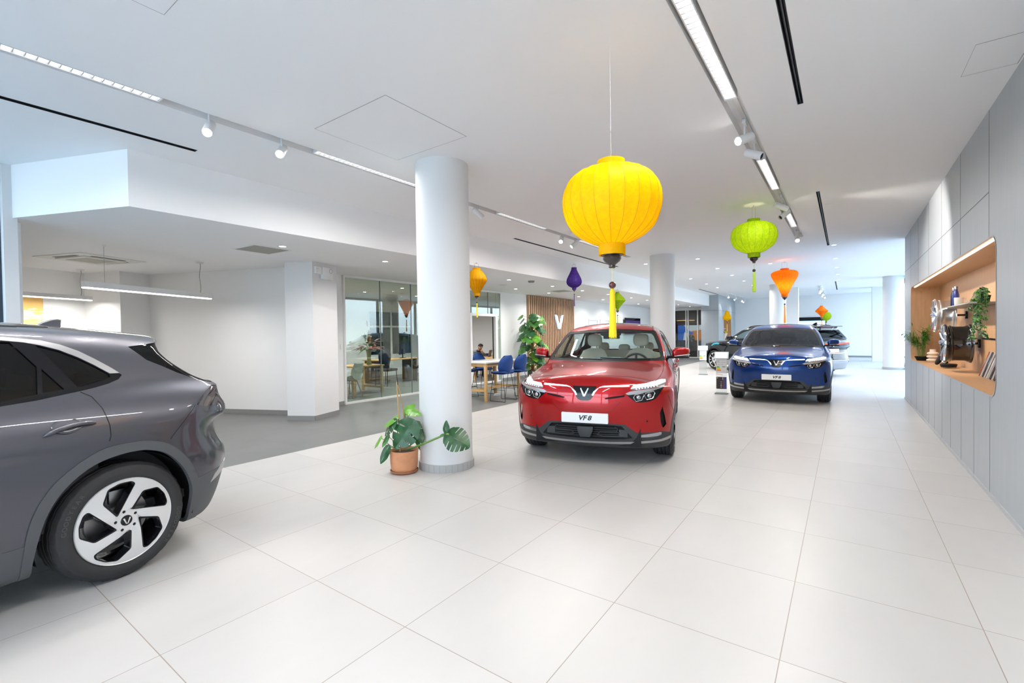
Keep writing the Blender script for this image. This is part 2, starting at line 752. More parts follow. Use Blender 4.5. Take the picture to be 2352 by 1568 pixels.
# ------------------------------------------------------------------ wheel
def wheel_meshes(style='five'):
    """wheel built about its own axis: axis along -y (outer face at y = -.0), hub at the origin"""
    out = {}
    Rt, Rr, wd = .362, .262, .235
    # tyre: lathe about z then turn so that +z becomes -y
    M = Matrix(((1, 0, 0, 0), (0, 0, -1, 0), (0, 1, 0, 0), (0, 0, 0, 1)))   # (x,y,z)->(x,-z,y)
    mb = MB()
    prof = [(.245, -wd + .02), (.262, -wd + .004), (.285, -wd - .004), (.318, -wd - .004), (.343, -wd + .010), (.356, -wd + .030)]
    ys = np.linspace(-wd + .035, -.035, 41)
    for i, z in enumerate(ys):
        t = (z + wd / 2) / (wd / 2)
        r = Rt - .004 * t * t
        ph = (z + wd) / wd
        for g in (.22, .42, .60, .79):
            if abs(ph - g) < .022:
                r -= .011
        prof.append((r, z))
    prof += [(.356, -.030), (.345, -.012), (.340, -.008), (.336, -.006), (.330, -.005), (.318, .004), (.300, .006), (.285, .005), (.270, -.002), (.262, -.008), (.250, -.02)]
    mb.lathe(prof, 96, M)
    # shoulder blocks: cut lateral grooves by pinching vertices
    for v in mb.bm.verts:
        r = math.hypot(v.co.x, v.co.z)
        if r > .344 and (v.co.y > wd * .76 or v.co.y < wd * .24):
            a = math.atan2(v.co.z, v.co.x)
            k = int(round(a / (2 * PI) * 96))
            if k % 3 == 0:
                v.co.x *= 1 - .010
                v.co.z *= 1 - .010
    # tyre occupies y in 0..wd (inner side is +y)
    out['tire'] = mb.mesh('tire')
    out['tire'].shade_smooth()
    out['tire'].set_sharp_from_angle(angle=rad(35))
    # raised lettering round the sidewall
    let = bmesh.new()
    for word, a_mid, size in (('GOODYEAR', 155, .034), ('GOODYEAR', -25, .034)):
        n = len(word)
        for i, ch in enumerate(word):
            me = text_mesh(ch, size, .0018, offset=.0006)
            a = rad(a_mid - (i - (n - 1) / 2) * 5.6)
            tmp = bmesh.new()
            tmp.from_mesh(me)
            for v in tmp.verts:
                rr = .309 + v.co.y * .95
                aa = a - v.co.x / .309
                v.co = Vector((rr * math.cos(aa), -.0055 - max(0, v.co.z) * .6, rr * math.sin(aa)))
            me2 = bpy.data.meshes.new('t')
            tmp.to_mesh(me2)
            tmp.free()
            let.from_mesh(me2)
            bpy.data.meshes.remove(me2)
            bpy.data.meshes.remove(me)
    lm = bpy.data.meshes.new('tire_lettering')
    let.to_mesh(lm)
    let.free()
    out['tire_lettering'] = lm
    # barrel and disc
    mb = MB()
    mb.lathe([(.252, -.012), (.240, -.03), (.232, -.075), (.225, -.19), (.24, -.215)], 64, M)
    out['barrel'] = mb.mesh('barrel')
    out['barrel'].shade_smooth()
    mb = MB()
    mb.lathe([(.0, -.105), (.17, -.105), (.17, -.13), (0, -.13)], 48, M)
    mb.lathe([(.0, -.07), (.07, -.07), (.075, -.105)], 32, M)
    mb.box(-.05, .05, .085, .145, .10, .185, .01)
    out['brake_disc'] = mb.mesh('brake_disc')
    out['brake_disc'].shade_smooth()
    out['brake_disc'].set_sharp_from_angle(angle=rad(35))
    # face
    bm = bmesh.new()

    def loop(pts):
        vs = [bm.verts.new((x, 0, z)) for x, z in pts]
        return [bm.edges.new((vs[i], vs[(i + 1) % len(vs)])) for i in range(len(vs))]
    es = []
    es += loop([(Rr * .985 * math.cos(2 * PI * i / 80), Rr * .985 * math.sin(2 * PI * i / 80)) for i in range(80)])
    pockets = []

    def rounded(pol, r=.012):
        """round the corners of a small outline"""
        o = []
        n = len(pol)
        for i in range(n):
            p, q, s_ = np.array(pol[i - 1]), np.array(pol[i]), np.array(pol[(i + 1) % n])
            d1, d2 = p - q, s_ - q
            k1 = min(r, np.linalg.norm(d1) * .4)
            k2 = min(r, np.linalg.norm(d2) * .4)
            A = q + d1 / np.linalg.norm(d1) * k1
            B = q + d2 / np.linalg.norm(d2) * k2
            for t in (0, .33, .67, 1):
                o.append(tuple((1 - t) ** 2 * A + 2 * t * (1 - t) * q + t * t * B))
        return o
    if style == 'five':
        base = [(.066, 145), (.186, 132), (.241, 113), (.245, 97), (.243, 82), (.228, 76)]
        base = base[:6]
        for k in range(5):
            pockets.append(rounded([(r * math.cos(rad(a + 72 * k)), r * math.sin(rad(a + 72 * k))) for r, a in base], .014))
    else:
        for k in range(5):
            for sgn in (1, -1):
                pol = [(.085, 36 - 18 * sgn * .75 * 1.0), (.235, 36 - sgn * 31), (.238, 36 - sgn * 17), (.235, 36 - sgn * 4), (.11, 36 - sgn * 2.0)]
                pockets.append(rounded([(r * math.cos(rad(a + 72 * k)), r * math.sin(rad(a + 72 * k))) for r, a in pol], .008))
    for p in pockets:
        es += loop(p)
    nuts = []
    for k in range(5):
        a = rad(30 + 72 * k)
        c = (.058 * math.cos(a), .058 * math.sin(a))
        nuts.append(c)
        es += loop([(c[0] + .0095 * math.cos(t * PI / 5), c[1] + .0095 * math.sin(t * PI / 5)) for t in range(10)])
    bmesh.ops.triangle_fill(bm, edges=es, use_beauty=True, normal=(0, -1, 0))
    bmesh.ops.subdivide_edges(bm, edges=[e for e in bm.edges if e.calc_length() > .05], cuts=2, use_grid_fill=False)
    r = bmesh.ops.extrude_face_region(bm, geom=list(bm.faces))
    for g in r['geom']:
        if isinstance(g, bmesh.types.BMVert):
            g.co.y += .032
    for v in bm.verts:
        rr = math.hypot(v.co.x, v.co.z)
        v.co.y += .012 * (rr / .26) ** 2 - .012 + (.010 if rr < .075 else 0)
    # outer lip
    mb = MB()
    mb.bm.free()
    mb.bm = bm
    mb.lathe([(.236, -.02), (.252, -.004), (.262, .002), (.264, -.004), (.258, -.012), (.25, -.03)], 80, M)
    out['face'] = mb.mesh('rim')
    out['face'].shade_smooth()
    out['face'].set_sharp_from_angle(angle=rad(30))
    # dark lining of the pockets
    mb = MB()
    for p in pockets:
        c = np.mean(np.array(p), 0)
        n = len(p)
        for ring in range(2):
            pass
        o1 = [tuple(c + (np.array(q) - c) * 1.0) for q in p]
        i1 = [tuple(c + (np.array(q) - c) * .90) for q in p]

        def dish(q):
            rr = math.hypot(*q)
            return .012 * (rr / .26) ** 2 - .012
        V = [(q[0], dish(q) - .001, q[1]) for q in o1] + [(q[0], dish(q) - .003, q[1]) for q in i1] + [(q[0] * .98, .055, q[1] * .98) for q in i1]
        F = [(i, (i + 1) % n, n + (i + 1) % n, n + i) for i in range(n)] + [(n + i, n + (i + 1) % n, 2 * n + (i + 1) % n, 2 * n + i) for i in range(n)]
        mb.verts_faces(V, F)
    for c in nuts:
        mb.cyl(.0092, .004, .02, 10, TR(c[0], 0, c[1]) @ RX(-90))
    out['pocket_lining'] = mb.mesh('pocket_lining')
    out['pocket_lining'].shade_smooth()
    out['pocket_lining'].set_sharp_from_angle(angle=rad(40))
    # hub cap with its V mark
    mb = MB()
    mb.lathe([(0, .006), (.030, .005), (.034, 0), (.034, -.02)], 32, M, mi=0)
    for sg in (-1, 1):
        mb.prism([(0, -.020), (sg * .006, -.020), (sg * .022, .016), (sg * .013, .018)], -.0085, -.004, 'xz', mi=1)
    out['hub_cap'] = mb.mesh('hub_cap')
    return out


WHEELS = {}


def add_wheel(parent, x, y, style, left, R=1.0):
    if style not in WHEELS:
        WHEELS[style] = wheel_meshes(style)
    w = WHEELS[style]
    first = 'done' not in w
    if first:
        w['tire'].materials.append(M_TYRE)
        w['tire_lettering'].materials.append(M_LETTER)
        w['barrel'].materials.append(M_GBLK)
        w['brake_disc'].materials.append(M_STEEL)
        w['face'].materials.append(M_ALLOY)
        w['pocket_lining'].materials.append(M_GBLK)
        w['hub_cap'].materials.append(M_GBLK)
        w['hub_cap'].materials.append(M_CHROME)
        w['done'] = True

    def new(nm, me, p):
        o = bpy.data.objects.new(nm, me)
        COL.objects.link(o)
        o.parent = p
        return o
    o = new('wheel', w['face'], parent)
    o.location = (x, y, .36 * R)
    o.scale = (R, R, R)
    if not left:
        o.rotation_euler = (0, 0, PI)
    for nm in ('tire', 'tire_lettering', 'barrel', 'brake_disc', 'pocket_lining', 'hub_cap'):
        new(nm, w[nm], o)
    return o


# ------------------------------------------------------------------ seats, steering wheel
def seat_mesh():
    mb = MB()
    # cushion
    mb.grid(lambda u, v: cushion(u, v, .27, .26, .10, 0), 20, 20)
    # back
    def back(u, v):
        a = u * 2 * PI
        ca, sa = math.cos(a), math.sin(a)
        h = v
        w = .255 * (1 - .25 * max(0, h - .75) / .25) * (.9 + .1 * math.sin(PI * min(1, h * 1.1)))
        t = .075 * (1 - .35 * h)
        k = 1.0 if .03 < h < .97 else .55
        y = w * k * (abs(ca) ** .55) * (1 if ca >= 0 else -1)
        x = t * k * (abs(sa) ** .6) * (1 if sa >= 0 else -1)
        if sa < 0:
            x -= .035 * (abs(y) / w) ** 3
        return Vector((.26 + x + h * .20, y, .02 + h * .60))
    mb.grid(back, 32, 16, closed_u=True)
    return mb


def cushion(u, v, hx, hy, t, z):
    a, b = (u * 2 - 1), (v * 2 - 1)
    ex = (1 - abs(a) ** 6) * (1 - abs(b) ** 6)
    return Vector((a * hx, b * hy, z - .03 + t * ex ** .5 + .02 * abs(b) ** 3 * ex ** .5))


def headrest_mesh():
    mb = MB()

    def hr(u, v):
        a = u * 2 * PI
        ph = (v - .5) * PI
        c = math.cos(ph)
        s_ = math.sin(ph)
        return Vector((.050 * math.sin(a) * c ** .6 if c > 0 else 0, .125 * (abs(math.cos(a)) ** .7) * (1 if math.cos(a) > 0 else -1) * max(c, 0) ** .5, .105 * (abs(s_) ** .8) * (1 if s_ > 0 else -1)))
    mb.grid(hr, 28, 14, closed_u=True)
    return mb


def smooth_head(p, n):
    """smooth the first n points of an outline, keep the rest straight"""
    return [tuple(q) for q in spline(p[:n], 3)] + p[n:]


# ------------------------------------------------------------------ the hatch-backed SUV shown three times
DLO_TOP = [(3.91, 1.271), (3.86, 1.318), (3.784, 1.38), (3.714, 1.432), (3.633, 1.475), (3.552, 1.501), (3.476, 1.512), (3.394, 1.524), (3.0, 1.540), (2.65, 1.540), (2.35, 1.515), (2.1, 1.452), (1.85, 1.340), (1.62, 1.215), (1.45, 1.118)]
DLO_BOT = [(1.45, 1.085), (1.7, 1.085), (2.0, 1.09), (2.5, 1.105), (3.0, 1.130), (3.464, 1.166), (3.55, 1.178), (3.669, 1.194), (3.745, 1.206), (3.823, 1.223), (3.884, 1.245)]
CHR_BOT = [(3.896, 1.283), (3.843, 1.284), (3.775, 1.34), (3.702, 1.394), (3.621, 1.442), (3.541, 1.473), (3.474, 1.491), (3.386, 1.504), (3.0, 1.524), (2.65, 1.525), (2.35, 1.500), (2.1, 1.437), (1.85, 1.325), (1.62, 1.200)]
ARCH_R = smooth_head([(3.403, .283), (3.417, .393), (3.446, .517), (3.492, .614), (3.563, .694), (3.671, .763), (3.799, .791), (3.90, .792), (3.965, .78), (4.06, .737), (4.147, .643), (4.212, .526), (4.239, .417), (4.227, .264), (4.22, .05), (3.40, .05)], 14)
RING_R = smooth_head([(3.359, .287), (3.367, .398), (3.386, .518), (3.434, .633), (3.511, .726), (3.618, .80), (3.731, .846), (3.857, .852), (3.97, .839), (4.076, .797), (4.173, .705), (4.242, .596), (4.279, .505), (4.30, .40), (4.30, .05), (3.35, .05)], 13)


def arc(cx, cz, r, a0, a1, n=18):
    return [(cx + r * math.cos(rad(a0 + (a1 - a0) * i / n)), cz + r * math.sin(rad(a0 + (a1 - a0) * i / n))) for i in range(n + 1)]


ARCH_F = arc(.87, .36, .425, 205, -25) + [(1.26, .05), (.48, .05)]
RING_F = arc(.87, .36, .485, 200, -20) + [(1.34, .05), (.40, .05)]


def make_suv(label):
    S = VF
    V, F = body_grid(S)
    sk = Skin(V, F)
    root = thing('car', label, 'car')
    nn = {}

    def P(name, faces, m, off=0.0, thick=0.0, parent=None):
        o = panel(name, sk.take(faces), m, parent or root, off, thick)
        return o

    # ---------------- openings and trim along the sides
    for sy in (-1, 1):
        side = lambda c, n, sy=sy: c.y * sy > .25
        P('x', sk.cut(ARCH_R, 'xz', side), M_MBLK)
        P('x', sk.cut(ARCH_F, 'xz', side), M_MBLK)
    for o in [o for o in root.children if o.name.startswith('x')]:
        bpy.data.objects.remove(o)
    lowr = [(1.25, .05), (1.25, .405), (2.3, .415), (3.45, .395), (3.45, .05)]
    rear_clad = [(4.22, .05), (4.22, .498), (4.28, .505), (4.51, .52), (4.62, .555), (4.9, .565), (4.9, .05)]
    for sy in (-1, 1):
        side = lambda c, n, sy=sy: c.y * sy > .25
        P('arch_cladding', sk.cut(RING_R, 'xz', side), M_CLADG, .007, .03)
        P('arch_cladding', sk.cut(RING_F, 'xz', side), M_CLADG, .007, .03)
        P('sill_cladding', sk.cut(lowr, 'xz', lambda c, n, sy=sy: c.y * sy > .3 and c.z < .45), M_CLADG, .003, .02)
        # front fender seam handled by the bumper cut below
        chrome = DLO_TOP[:14] + CHR_BOT[::-1]
        P('window_trim', sk.cut(chrome, 'xz', side), M_SATIN, .004, .012)
        gl = []
        rd = [(2.56, 1.135), (3.0, 1.150), (3.36, 1.182), (3.475, 1.198), (3.500, 1.352), (3.418, 1.494), (3.0, 1.515), (2.58, 1.515)]
        rf = [(3.498, 1.203), (3.598, 1.213), (3.518, 1.338)]
        qg = [(3.522, 1.474), (3.541, 1.468), (3.621, 1.436), (3.702, 1.388), (3.775, 1.334), (3.839, 1.281), (3.841, 1.263), (3.79, 1.243), (3.663, 1.216)]
        fd = [(1.74, 1.118), (2.0, 1.118), (2.42, 1.128), (2.44, 1.512), (2.35, 1.492), (2.1, 1.427), (1.88, 1.330), (1.74, 1.258)]
        P('side_window', sk.cut(fd, 'xz', side), M_SIDE, -.006)
        P('side_window', sk.cut(rd, 'xz', side), M_TINT, -.006)
        P('side_window', sk.cut(rf, 'xz', side), M_TINT, -.006)
        P('side_window', sk.cut(qg, 'xz', side), M_TINT, -.006)
        P('window_surround', sk.cut(DLO_TOP + DLO_BOT, 'xz', side), M_GBLK, .001, .012)
    # ---------------- glass front, rear, roof
    fr = lambda c, n: .9 < c.x < 2.4 and c.z > 1.05
    wsin = [(-.745, 1.165), (-.70, 1.152), (.70, 1.152), (.745, 1.165), (.748, 1.19), (.70, 1.32), (.638, 1.452), (.60, 1.488), (.3, 1.512), (0, 1.518), (-.3, 1.512), (-.60, 1.488), (-.638, 1.452), (-.70, 1.32), (-.748, 1.19)]
    wsout = [(-.815, 1.118), (.815, 1.118), (.80, 1.15), (.735, 1.34), (.662, 1.500), (.64, 1.520), (.3, 1.545), (0, 1.552), (-.3, 1.545), (-.64, 1.520), (-.662, 1.500), (-.735, 1.34), (-.80, 1.15)]
    P('windscreen', sk.cut(wsin, 'yz', fr), M_WS, -.003)
    P('windscreen_surround', sk.cut(wsout, 'yz', fr), M_MBLK, -.003, .01)
    rg = [(4.0, 1.452), (4.085, 1.358), (4.174, 1.310), (4.266, 1.256), (4.40, 1.193), (4.49, 1.165), (4.9, 1.165), (4.9, 1.485), (4.25, 1.482)]
    P('rear_window', sk.cut(rg, 'xz', lambda c, n: c.x > 3.95 and c.z > 1.15), M_TINT, -.004, .01)
    roofp = [(2.26, -.30), (2.30, -.44), (2.5, -.50), (3.5, -.50), (3.68, -.44), (3.72, 0), (3.68, .44), (3.5, .50), (2.5, .50), (2.30, .44), (2.26, .30)]
    P('glass_roof', sk.cut(roofp, 'xy', lambda c, n: c.z > 1.5), M_GBLK, .003, .008)
    # ---------------- front end: lamps first
    fz = lambda c, n: c.x < 1.0 and n.x < .2
    for sg in (1, -1):
        mm = (lambda p: p) if sg == 1 else mir
        fzs = lambda c, n, sg=sg: c.x < 1.0 and c.y * sg > 0
        drl = [(.500, .884), (.530, .926), (.60, .934), (.70, .945), (.80, .953), (.842, .947), (.848, .930), (.80, .922), (.70, .910), (.60, .898)]
        drl2 = [(.500, .872), (.500, .884), (.60, .898), (.70, .910), (.80, .922), (.848, .930), (.842, .912), (.74, .895), (.68, .880), (.62, .880), (.58, .868)]
        silv = [(.445, .831), (.488, .852), (.58, .866), (.70, .880), (.84, .910), (.838, .892), (.70, .852), (.56, .826), (.478, .815)]
        low = [(.455, .822), (.478, .815), (.56, .826), (.70, .852), (.838, .892), (.80, .83), (.755, .772), (.70, .748), (.62, .735), (.556, .738), (.50, .782)]
        d = P('headlamp', sk.cut(mm(low), 'yz', fzs), M_GBLK, -.006, .02)
        d1 = P('running_light', sk.cut(mm(drl), 'yz', fzs), M_DRL, -.002, .01, d)
        d2 = P('light_reflector', sk.cut(mm(drl2), 'yz', fzs), M_LENS, -.006, .01, d)
        d3 = P('lamp_brow', sk.cut(mm(silv), 'yz', fzs), M_SATIN, .004, .02, d)
        # bright segments under the strip
        mb = MB()
        for t in np.linspace(.56, .77, 8):
            z = .880 + (t - .56) * .13
            h, n_ = sk.hit_front(sg * t, z)
            if h:
                mb.ico(h - n_ * .003, .008, 2, sc=(.5, 1, .8))
        mb.build('light_dot', M_DRL2, d)
        # projector units with bracket-shaped bezels
        mb = MB()
        lens = MB()
        for (cy, cz) in ((.585, .790), (.695, .808)):
            h, n_ = sk.hit_front(sg * cy, cz)
            h = h - n_ * .004
            Mx = TR(*h) @ align(n_)
            lens.lathe([(0, .010), (.016, .007), (.024, 0), (.024, -.01)], 20, Mx)
            pts = []
            for (a, b) in ((-.055, .012), (-.042, .036), (.040, .036), (.052, .010), (.030, -.036), (-.030, -.036)):
                hh, nq = sk.hit_front(sg * (cy + a), cz + b + a * .25)
                if hh:
                    pts.append(hh + nq * .001)
            mb.tube(pts[:], .0035, 6, closed=True)
        mb.build('lamp_bezel', M_CHROME, d, smooth=40)
        lens.build('lamp_lens', M_LENS, d, smooth=40)
    shield = [(-.135, .905), (.135, .905), (.125, .880), (.098, .800), (.072, .760), (.040, .747), (-.040, .747), (-.072, .760), (-.098, .800), (-.125, .880)]
    for sg in (1, -1):
        mm = (lambda p: p) if sg == 1 else mir
        bar = [(.486, .905), (.486, .925), (.30, .916), (.21, .910), (.165, .896), (.120, .842), (.098, .803), (.082, .808), (.10, .845), (.150, .885), (.195, .896), (.30, .900)]
        P('light_bar', sk.cut(mm(bar), 'yz', fz), M_DRL, .002, .01)
        slot = [(.222, .779), (.30, .795), (.440, .816), (.436, .797), (.32, .776), (.236, .767)]
        P('bonnet_slot', sk.cut(mm(slot), 'yz', fz), M_MBLK, -.012, .0)
    emb = P('emblem_shield', sk.cut(shield, 'yz', fz), M_GBLK, .003, .012)
    mb = MB()
    for sg in (1, -1):
        prof = [(0, .800), (sg * .010, .792), (sg * .050, .880), (sg * .034, .884), (sg * .012, .835), (0, .815)]
        pts = []
        for (a, b) in [(0, .795), (sg * .011, .795), (sg * .048, .882), (sg * .036, .886), (sg * .018, .848), (0, .812)]:
            h, n_ = sk.hit_front(a, b)
            pts.append(h)
        n = len(pts)
        Vt = [p + Vector((-.004, 0, 0)) for p in pts] + [p + Vector((-.012, 0, 0)) for p in pts]
        mb.verts_faces(Vt, [tuple(range(n, 2 * n))] + [(i, (i + 1) % n, n + (i + 1) % n, n + i) for i in range(n)])
    mb.build('emblem', M_CHROME, emb)
    # ---------------- lower front
    lip = [(-.93, .357), (-.90, .340), (-.8, .318), (-.52, .296), (-.3, .288), (0, .285), (.3, .288), (.52, .296), (.8, .318), (.90, .340), (.93, .357), (.93, .325), (.9, .308), (.8, .292), (.52, .272), (.3, .266), (0, .264), (-.3, .266), (-.52, .272), (-.8, .292), (-.9, .308), (-.93, .325)]
    P('front_lip', sk.cut(lip, 'yz', fz), M_SATIN, .008, .02)
    for sg in (1, -1):
        mm = (lambda p: p) if sg == 1 else mir
        fog = [(.560, .362), (.60, .373), (.70, .384), (.80, .398), (.818, .385), (.815, .366), (.78, .351), (.66, .343), (.58, .341)]
        P('fog_lamp', sk.cut(mm(fog), 'yz', lambda c, n: c.x < .45), M_LENS, -.004, .015)
        vent = [(.823, .685), (.797, .613), (.803, .52), (.812, .47), (.828, .440), (.858, .478), (.846, .57)]
        P('air_vent', sk.cut(mm(vent), 'yz', lambda c, n: c.x < .6), M_MBLK, -.02, .0)
    grille = [(-.40, .468), (-.30, .477), (.30, .477), (.40, .468), (.515, .335), (.42, .318), (.2, .312), (-.2, .312), (-.42, .318), (-.515, .335)]
    g = P('lower_grille', sk.cut(grille, 'yz', fz), M_MBLK, -.055, .0)
    mb = MB()
    for z, w in ((.440, .33), (.415, .355), (.39, .375), (.365, .40), (.34, .42)):
        pts = []
        for y in np.linspace(-w, w, 15):
            h, n_ = sk.hit_front(y, z)
            pts.append(h - Vector((-.025, 0, 0)))
        mb.tube(pts, .0055, 6)
    for sg in (1, -1):
        pts = []
        for (a, b) in ((.325, .452), (.355, .435), (.345, .40), (.16, .395), (.13, .36), (.20, .345), (.42, .35)):
            h, n_ = sk.hit_front(sg * a, b)
            pts.append(h + Vector((.012, 0, 0)))
        mb.tube(pts, .006, 6)
    for sg in (1, -1):
        for y0, y1, z0, z1 in ((.36, .40, .40, .45),):
            h, n_ = sk.hit_front(sg * .40, .40)
            mb.box(h.x + .02, h.x + .05, sg * .365, sg * .46, .345, .425, 0)
    mb.build('grille_slat', M_CLAD, g, smooth=40)
    mb = MB()
    mb.box(.11, .32, -.60, .60, .24, .50)
    mb.build('grille_backing', M_MBLK, g)
    mb = MB()
    mb.prism([(-.092, .452), (.092, .452), (.086, .40), (.055, .333), (-.055, .333), (-.086, .40)], .018, .07, 'yz', bev=.008, seg=2)
    mb.build('radar_cover', M_CLAD, g, smooth=40)
    clad = [(-1, .375), (-.90, .376), (-.82, .402), (-.558, .396), (-.437, .486), (-.36, .494), (.36, .494), (.437, .486), (.558, .396), (.82, .402), (.90, .376), (1, .375), (1, .1), (-1, .1)]
    P('front_cladding', sk.cut(clad, 'yz', lambda c, n: c.x < .56), M_CLAD, .001, .012)
    # ---------------- big panels
    P('front_bumper', sk.cut([(-.1, 1.030), (.165, 1.015), (.265, .993), (.335, .957), (.50, .945), (.39, .905), (.30, .86), (.27, .80), (.36, .68), (.47, .56), (.47, .1), (-.1, .1)], 'xz', lambda c, n: c.x < .62), None)
    hood = [(-.1, -.73), (.35, -.735), (.60, -.775), (1.0, -.80), (1.35, -.79), (1.44, -.77), (1.30, -.5), (1.20, -.2), (1.19, 0), (1.20, .2), (1.30, .5), (1.44, .77), (1.35, .79), (1.0, .80), (.60, .775), (.35, .735), (-.1, .73)]
    P('bonnet', sk.cut(hood, 'xy', lambda c, n: c.z > .88 and n.z > .2 and c.x < 1.5), None)
    fdoor = [(1.45, 1.25), (2.52, 1.25), (2.52, .40), (1.36, .40), (1.33, .60), (1.35, .95), (1.42, 1.06)]
    rdoor = [(2.52, 1.25), (3.66, 1.25), (3.677, 1.219), (3.715, 1.157), (3.746, 1.081), (3.763, .981), (3.761, .916), (3.739, .84), (3.6, .70), (3.36, .40), (2.52, .40)]
    for sy in (-1, 1):
        side = lambda c, n, sy=sy: c.y * sy > .5
        for nm, pol in (('front_door', fdoor), ('rear_door', rdoor)):
            d = P(nm, sk.cut(pol, 'xz', side), None)
            x0 = 3.452 if nm == 'rear_door' else 2.20
            mb = MB()
            prof = []
            for t in np.linspace(0, 1, 17):
                x = x0 + t * .245
                z = .988 + .032 * t - .018 * (2 * t - 1) ** 2
                h, n_ = sk.hit_side(x, z, sy)
                e = (1 - (2 * t - 1) ** 8)
                prof.append((h + n_ * (.026 * e - .002), max(.003, .0115 * e ** .5)))
            mb.tube([p for p, r in prof], .01, 12, rs=[r for p, r in prof])
            mb.build('door_handle', None, d, smooth=50)
            mb = MB()
            h, n_ = sk.hit_side(x0 + .11, 1.012, sy)
            Mx = TR(*(h - n_ * .006)) @ align(n_)
            mb.lathe([(0, .0072), (.045, .0078), (.066, .0085), (.070, .006)], 28, Mx @ Matrix.Diagonal((1, .62, 1, 1)) if False else TR(*(h - n_ * .0045)) @ align(n_))
            for v in mb.bm.verts:
                v.co.z = 1.012 + (v.co.z - 1.012) * .66
            mb.build('handle_recess', None, d, smooth=50)
    lampR = [(4.303, 1.028), (4.40, 1.104), (4.487, 1.143), (4.60, 1.130), (4.9, 1.125), (4.9, .985), (4.53, .985), (4.36, 1.0)]
    for sy in (-1, 1):
        lf = lambda c, n, sy=sy: c.y * sy > .48 and c.x > 4.2
        lit = [(4.452, 1.09), (4.9, 1.075), (4.9, 1.03), (4.42, 1.03)]
        d = P('tail_lamp', sk.cut(lampR, 'xz', lf), M_TAIL, -.003, .012)
        mb = MB()
        pts = []
        for y in np.linspace(.52, .70, 8):
            h, n_ = sk.hit_rear(sy * y, 1.06)
            pts.append(h + n_ * .001)
        mb.tube([p - Vector((.006, 0, 0)) for p in pts], .008, 6)
        mb.build('light_strip', mat('tail_strip', (.10, .02, .02), .1), d)
    acc = [(4.395, .430), (4.44, .484), (4.52, .528), (4.60, .550), (4.9, .553), (4.9, .51), (4.56, .478)]
    P('rear_accent', sk.cut(acc, 'xz', lambda c, n: c.x > 4.3 and c.z < .6 and n.z > -.7), M_SATIN, .006, .015)
    P('rear_cladding', sk.cut(rear_clad, 'xz', lambda c, n: c.x > 4.15), M_CLADG, .003, .015)
    P('tailgate', sk.cut([(-.56, .62), (.56, .62), (.62, .98), (.76, 1.172), (-.76, 1.172), (-.62, .98)], 'yz', lambda c, n: c.x > 4.3), None)
    P('rear_bumper', sk.cut([(4.303, 1.028), (4.06, .79), (4.2, .5), (4.9, .5), (4.9, .985), (4.53, .985), (4.36, 1.0)], 'xz', lambda c, n: c.x > 4.0), None)
    P('underbody', [f for f in sk.bm.faces if f.calc_center_median().z < .32 and f.normal.z < -.35], M_MBLK)
    # spoiler at the roof's trailing edge
    P('spoiler', sk.cut([(3.905, 1.70), (4.012, 1.445), (4.5, 1.47), (4.5, 1.70)], 'xz', lambda c, n: c.x > 3.85 and c.z > 1.40), None)
    # ---------------- what is left is the shell
    V_, N_, F_ = sk.take(list(sk.bm.faces))
    shell = panel('body_shell', (V_, N_, F_), None, root)
    # trim lining on the inside of the cabin
    vin = [i for i in range(len(V_))]
    keep = [f for f in F_ if min(V_[i].z for i in f) > 1.0 and 1.3 < min(V_[i].x for i in f) < 4.3]
    keep += [f for f in []]
    if keep:
        panel('headlining', (V_, [n for n in N_], [list(reversed(f)) for f in keep]), M_LINER, root, -.022)
    # glass roof lining
    mb = MB()
    mb.grid(lambda u, v: Vector((2.2 + u * 1.6, -.52 + v * 1.04, 1.598 - .04 * (2 * v - 1) ** 2 - .10 * abs(u - .4) ** 2)), 8, 8)
    mb.build('roof_lining', M_LINER, root)
    # ---------------- seams
    mb = MB()

    def seam_side(pts, sy, r=.0028):
        P_ = []
        for i in range(len(pts) - 1):
            a, b = np.array(pts[i]), np.array(pts[i + 1])
            k = max(2, int(np.linalg.norm(b - a) / .03))
            for t in np.linspace(0, 1, k, endpoint=False):
                q = a + (b - a) * t
                h, n_ = sk.hit_side(q[0], q[1], sy)
                if h:
                    P_.append(h + n_ * -.0006)
        if len(P_) > 1:
            mb.tube(P_, r, 6)

    def seam_front(pts, r=.0028):
        P_ = []
        for y, z in pts:
            h, n_ = sk.hit_front(y, z)
            if h:
                P_.append(h - n_ * .0006)
        mb.tube(P_, r, 6)
    for sy in (-1, 1):
        seam_side([(3.669, 1.19), (3.715, 1.157), (3.746, 1.081), (3.763, .981), (3.761, .916), (3.739, .852)], sy, .003)
        seam_side([(2.52, 1.10), (2.52, .40)], sy)
        seam_side([(1.42, 1.08), (1.35, .95), (1.33, .60), (1.36, .42)], sy)
        seam_side([(4.30, 1.024), (4.115, .846), (4.076, .80)], sy)
        seam_side([(.30, .80), (.36, .68), (.45, .58)], sy)
    hp = []
    for y in np.linspace(-.73, .73, 41):
        # bonnet front edge
        a = abs(y)
        x = np.interp(a, [0, .3, .51, .62, .73], [.165, .20, .268, .30, .335])
        h, n_ = sk.hit_top(x, y)
        if h:
            hp.append(h - n_ * .0006)
    mb.tube(hp, .0028, 6)
    for sg in (1, -1):
        P_ = []
        for x, y in ((.335, .733), (.45, .755), (.60, .775), (.8, .79), (1.0, .80), (1.2, .797), (1.35, .79)):
            h, n_ = sk.hit_top(x, sg * y)
            P_.append(h - n_ * .0006)
        mb.tube(P_, .0028, 6)
        # roof ditch strips
    seam_front([(-.29, .63)] + [(-.33 - .012 * i, .66 + .016 * i) for i in range(6)], .0016)
    seam_front([(.29, .63)] + [(.33 + .012 * i, .66 + .016 * i) for i in range(6)], .0016)
    seam_front([(-.29, .63), (-.2, .618), (0, .613), (.2, .618), (.29, .63)], .0016)
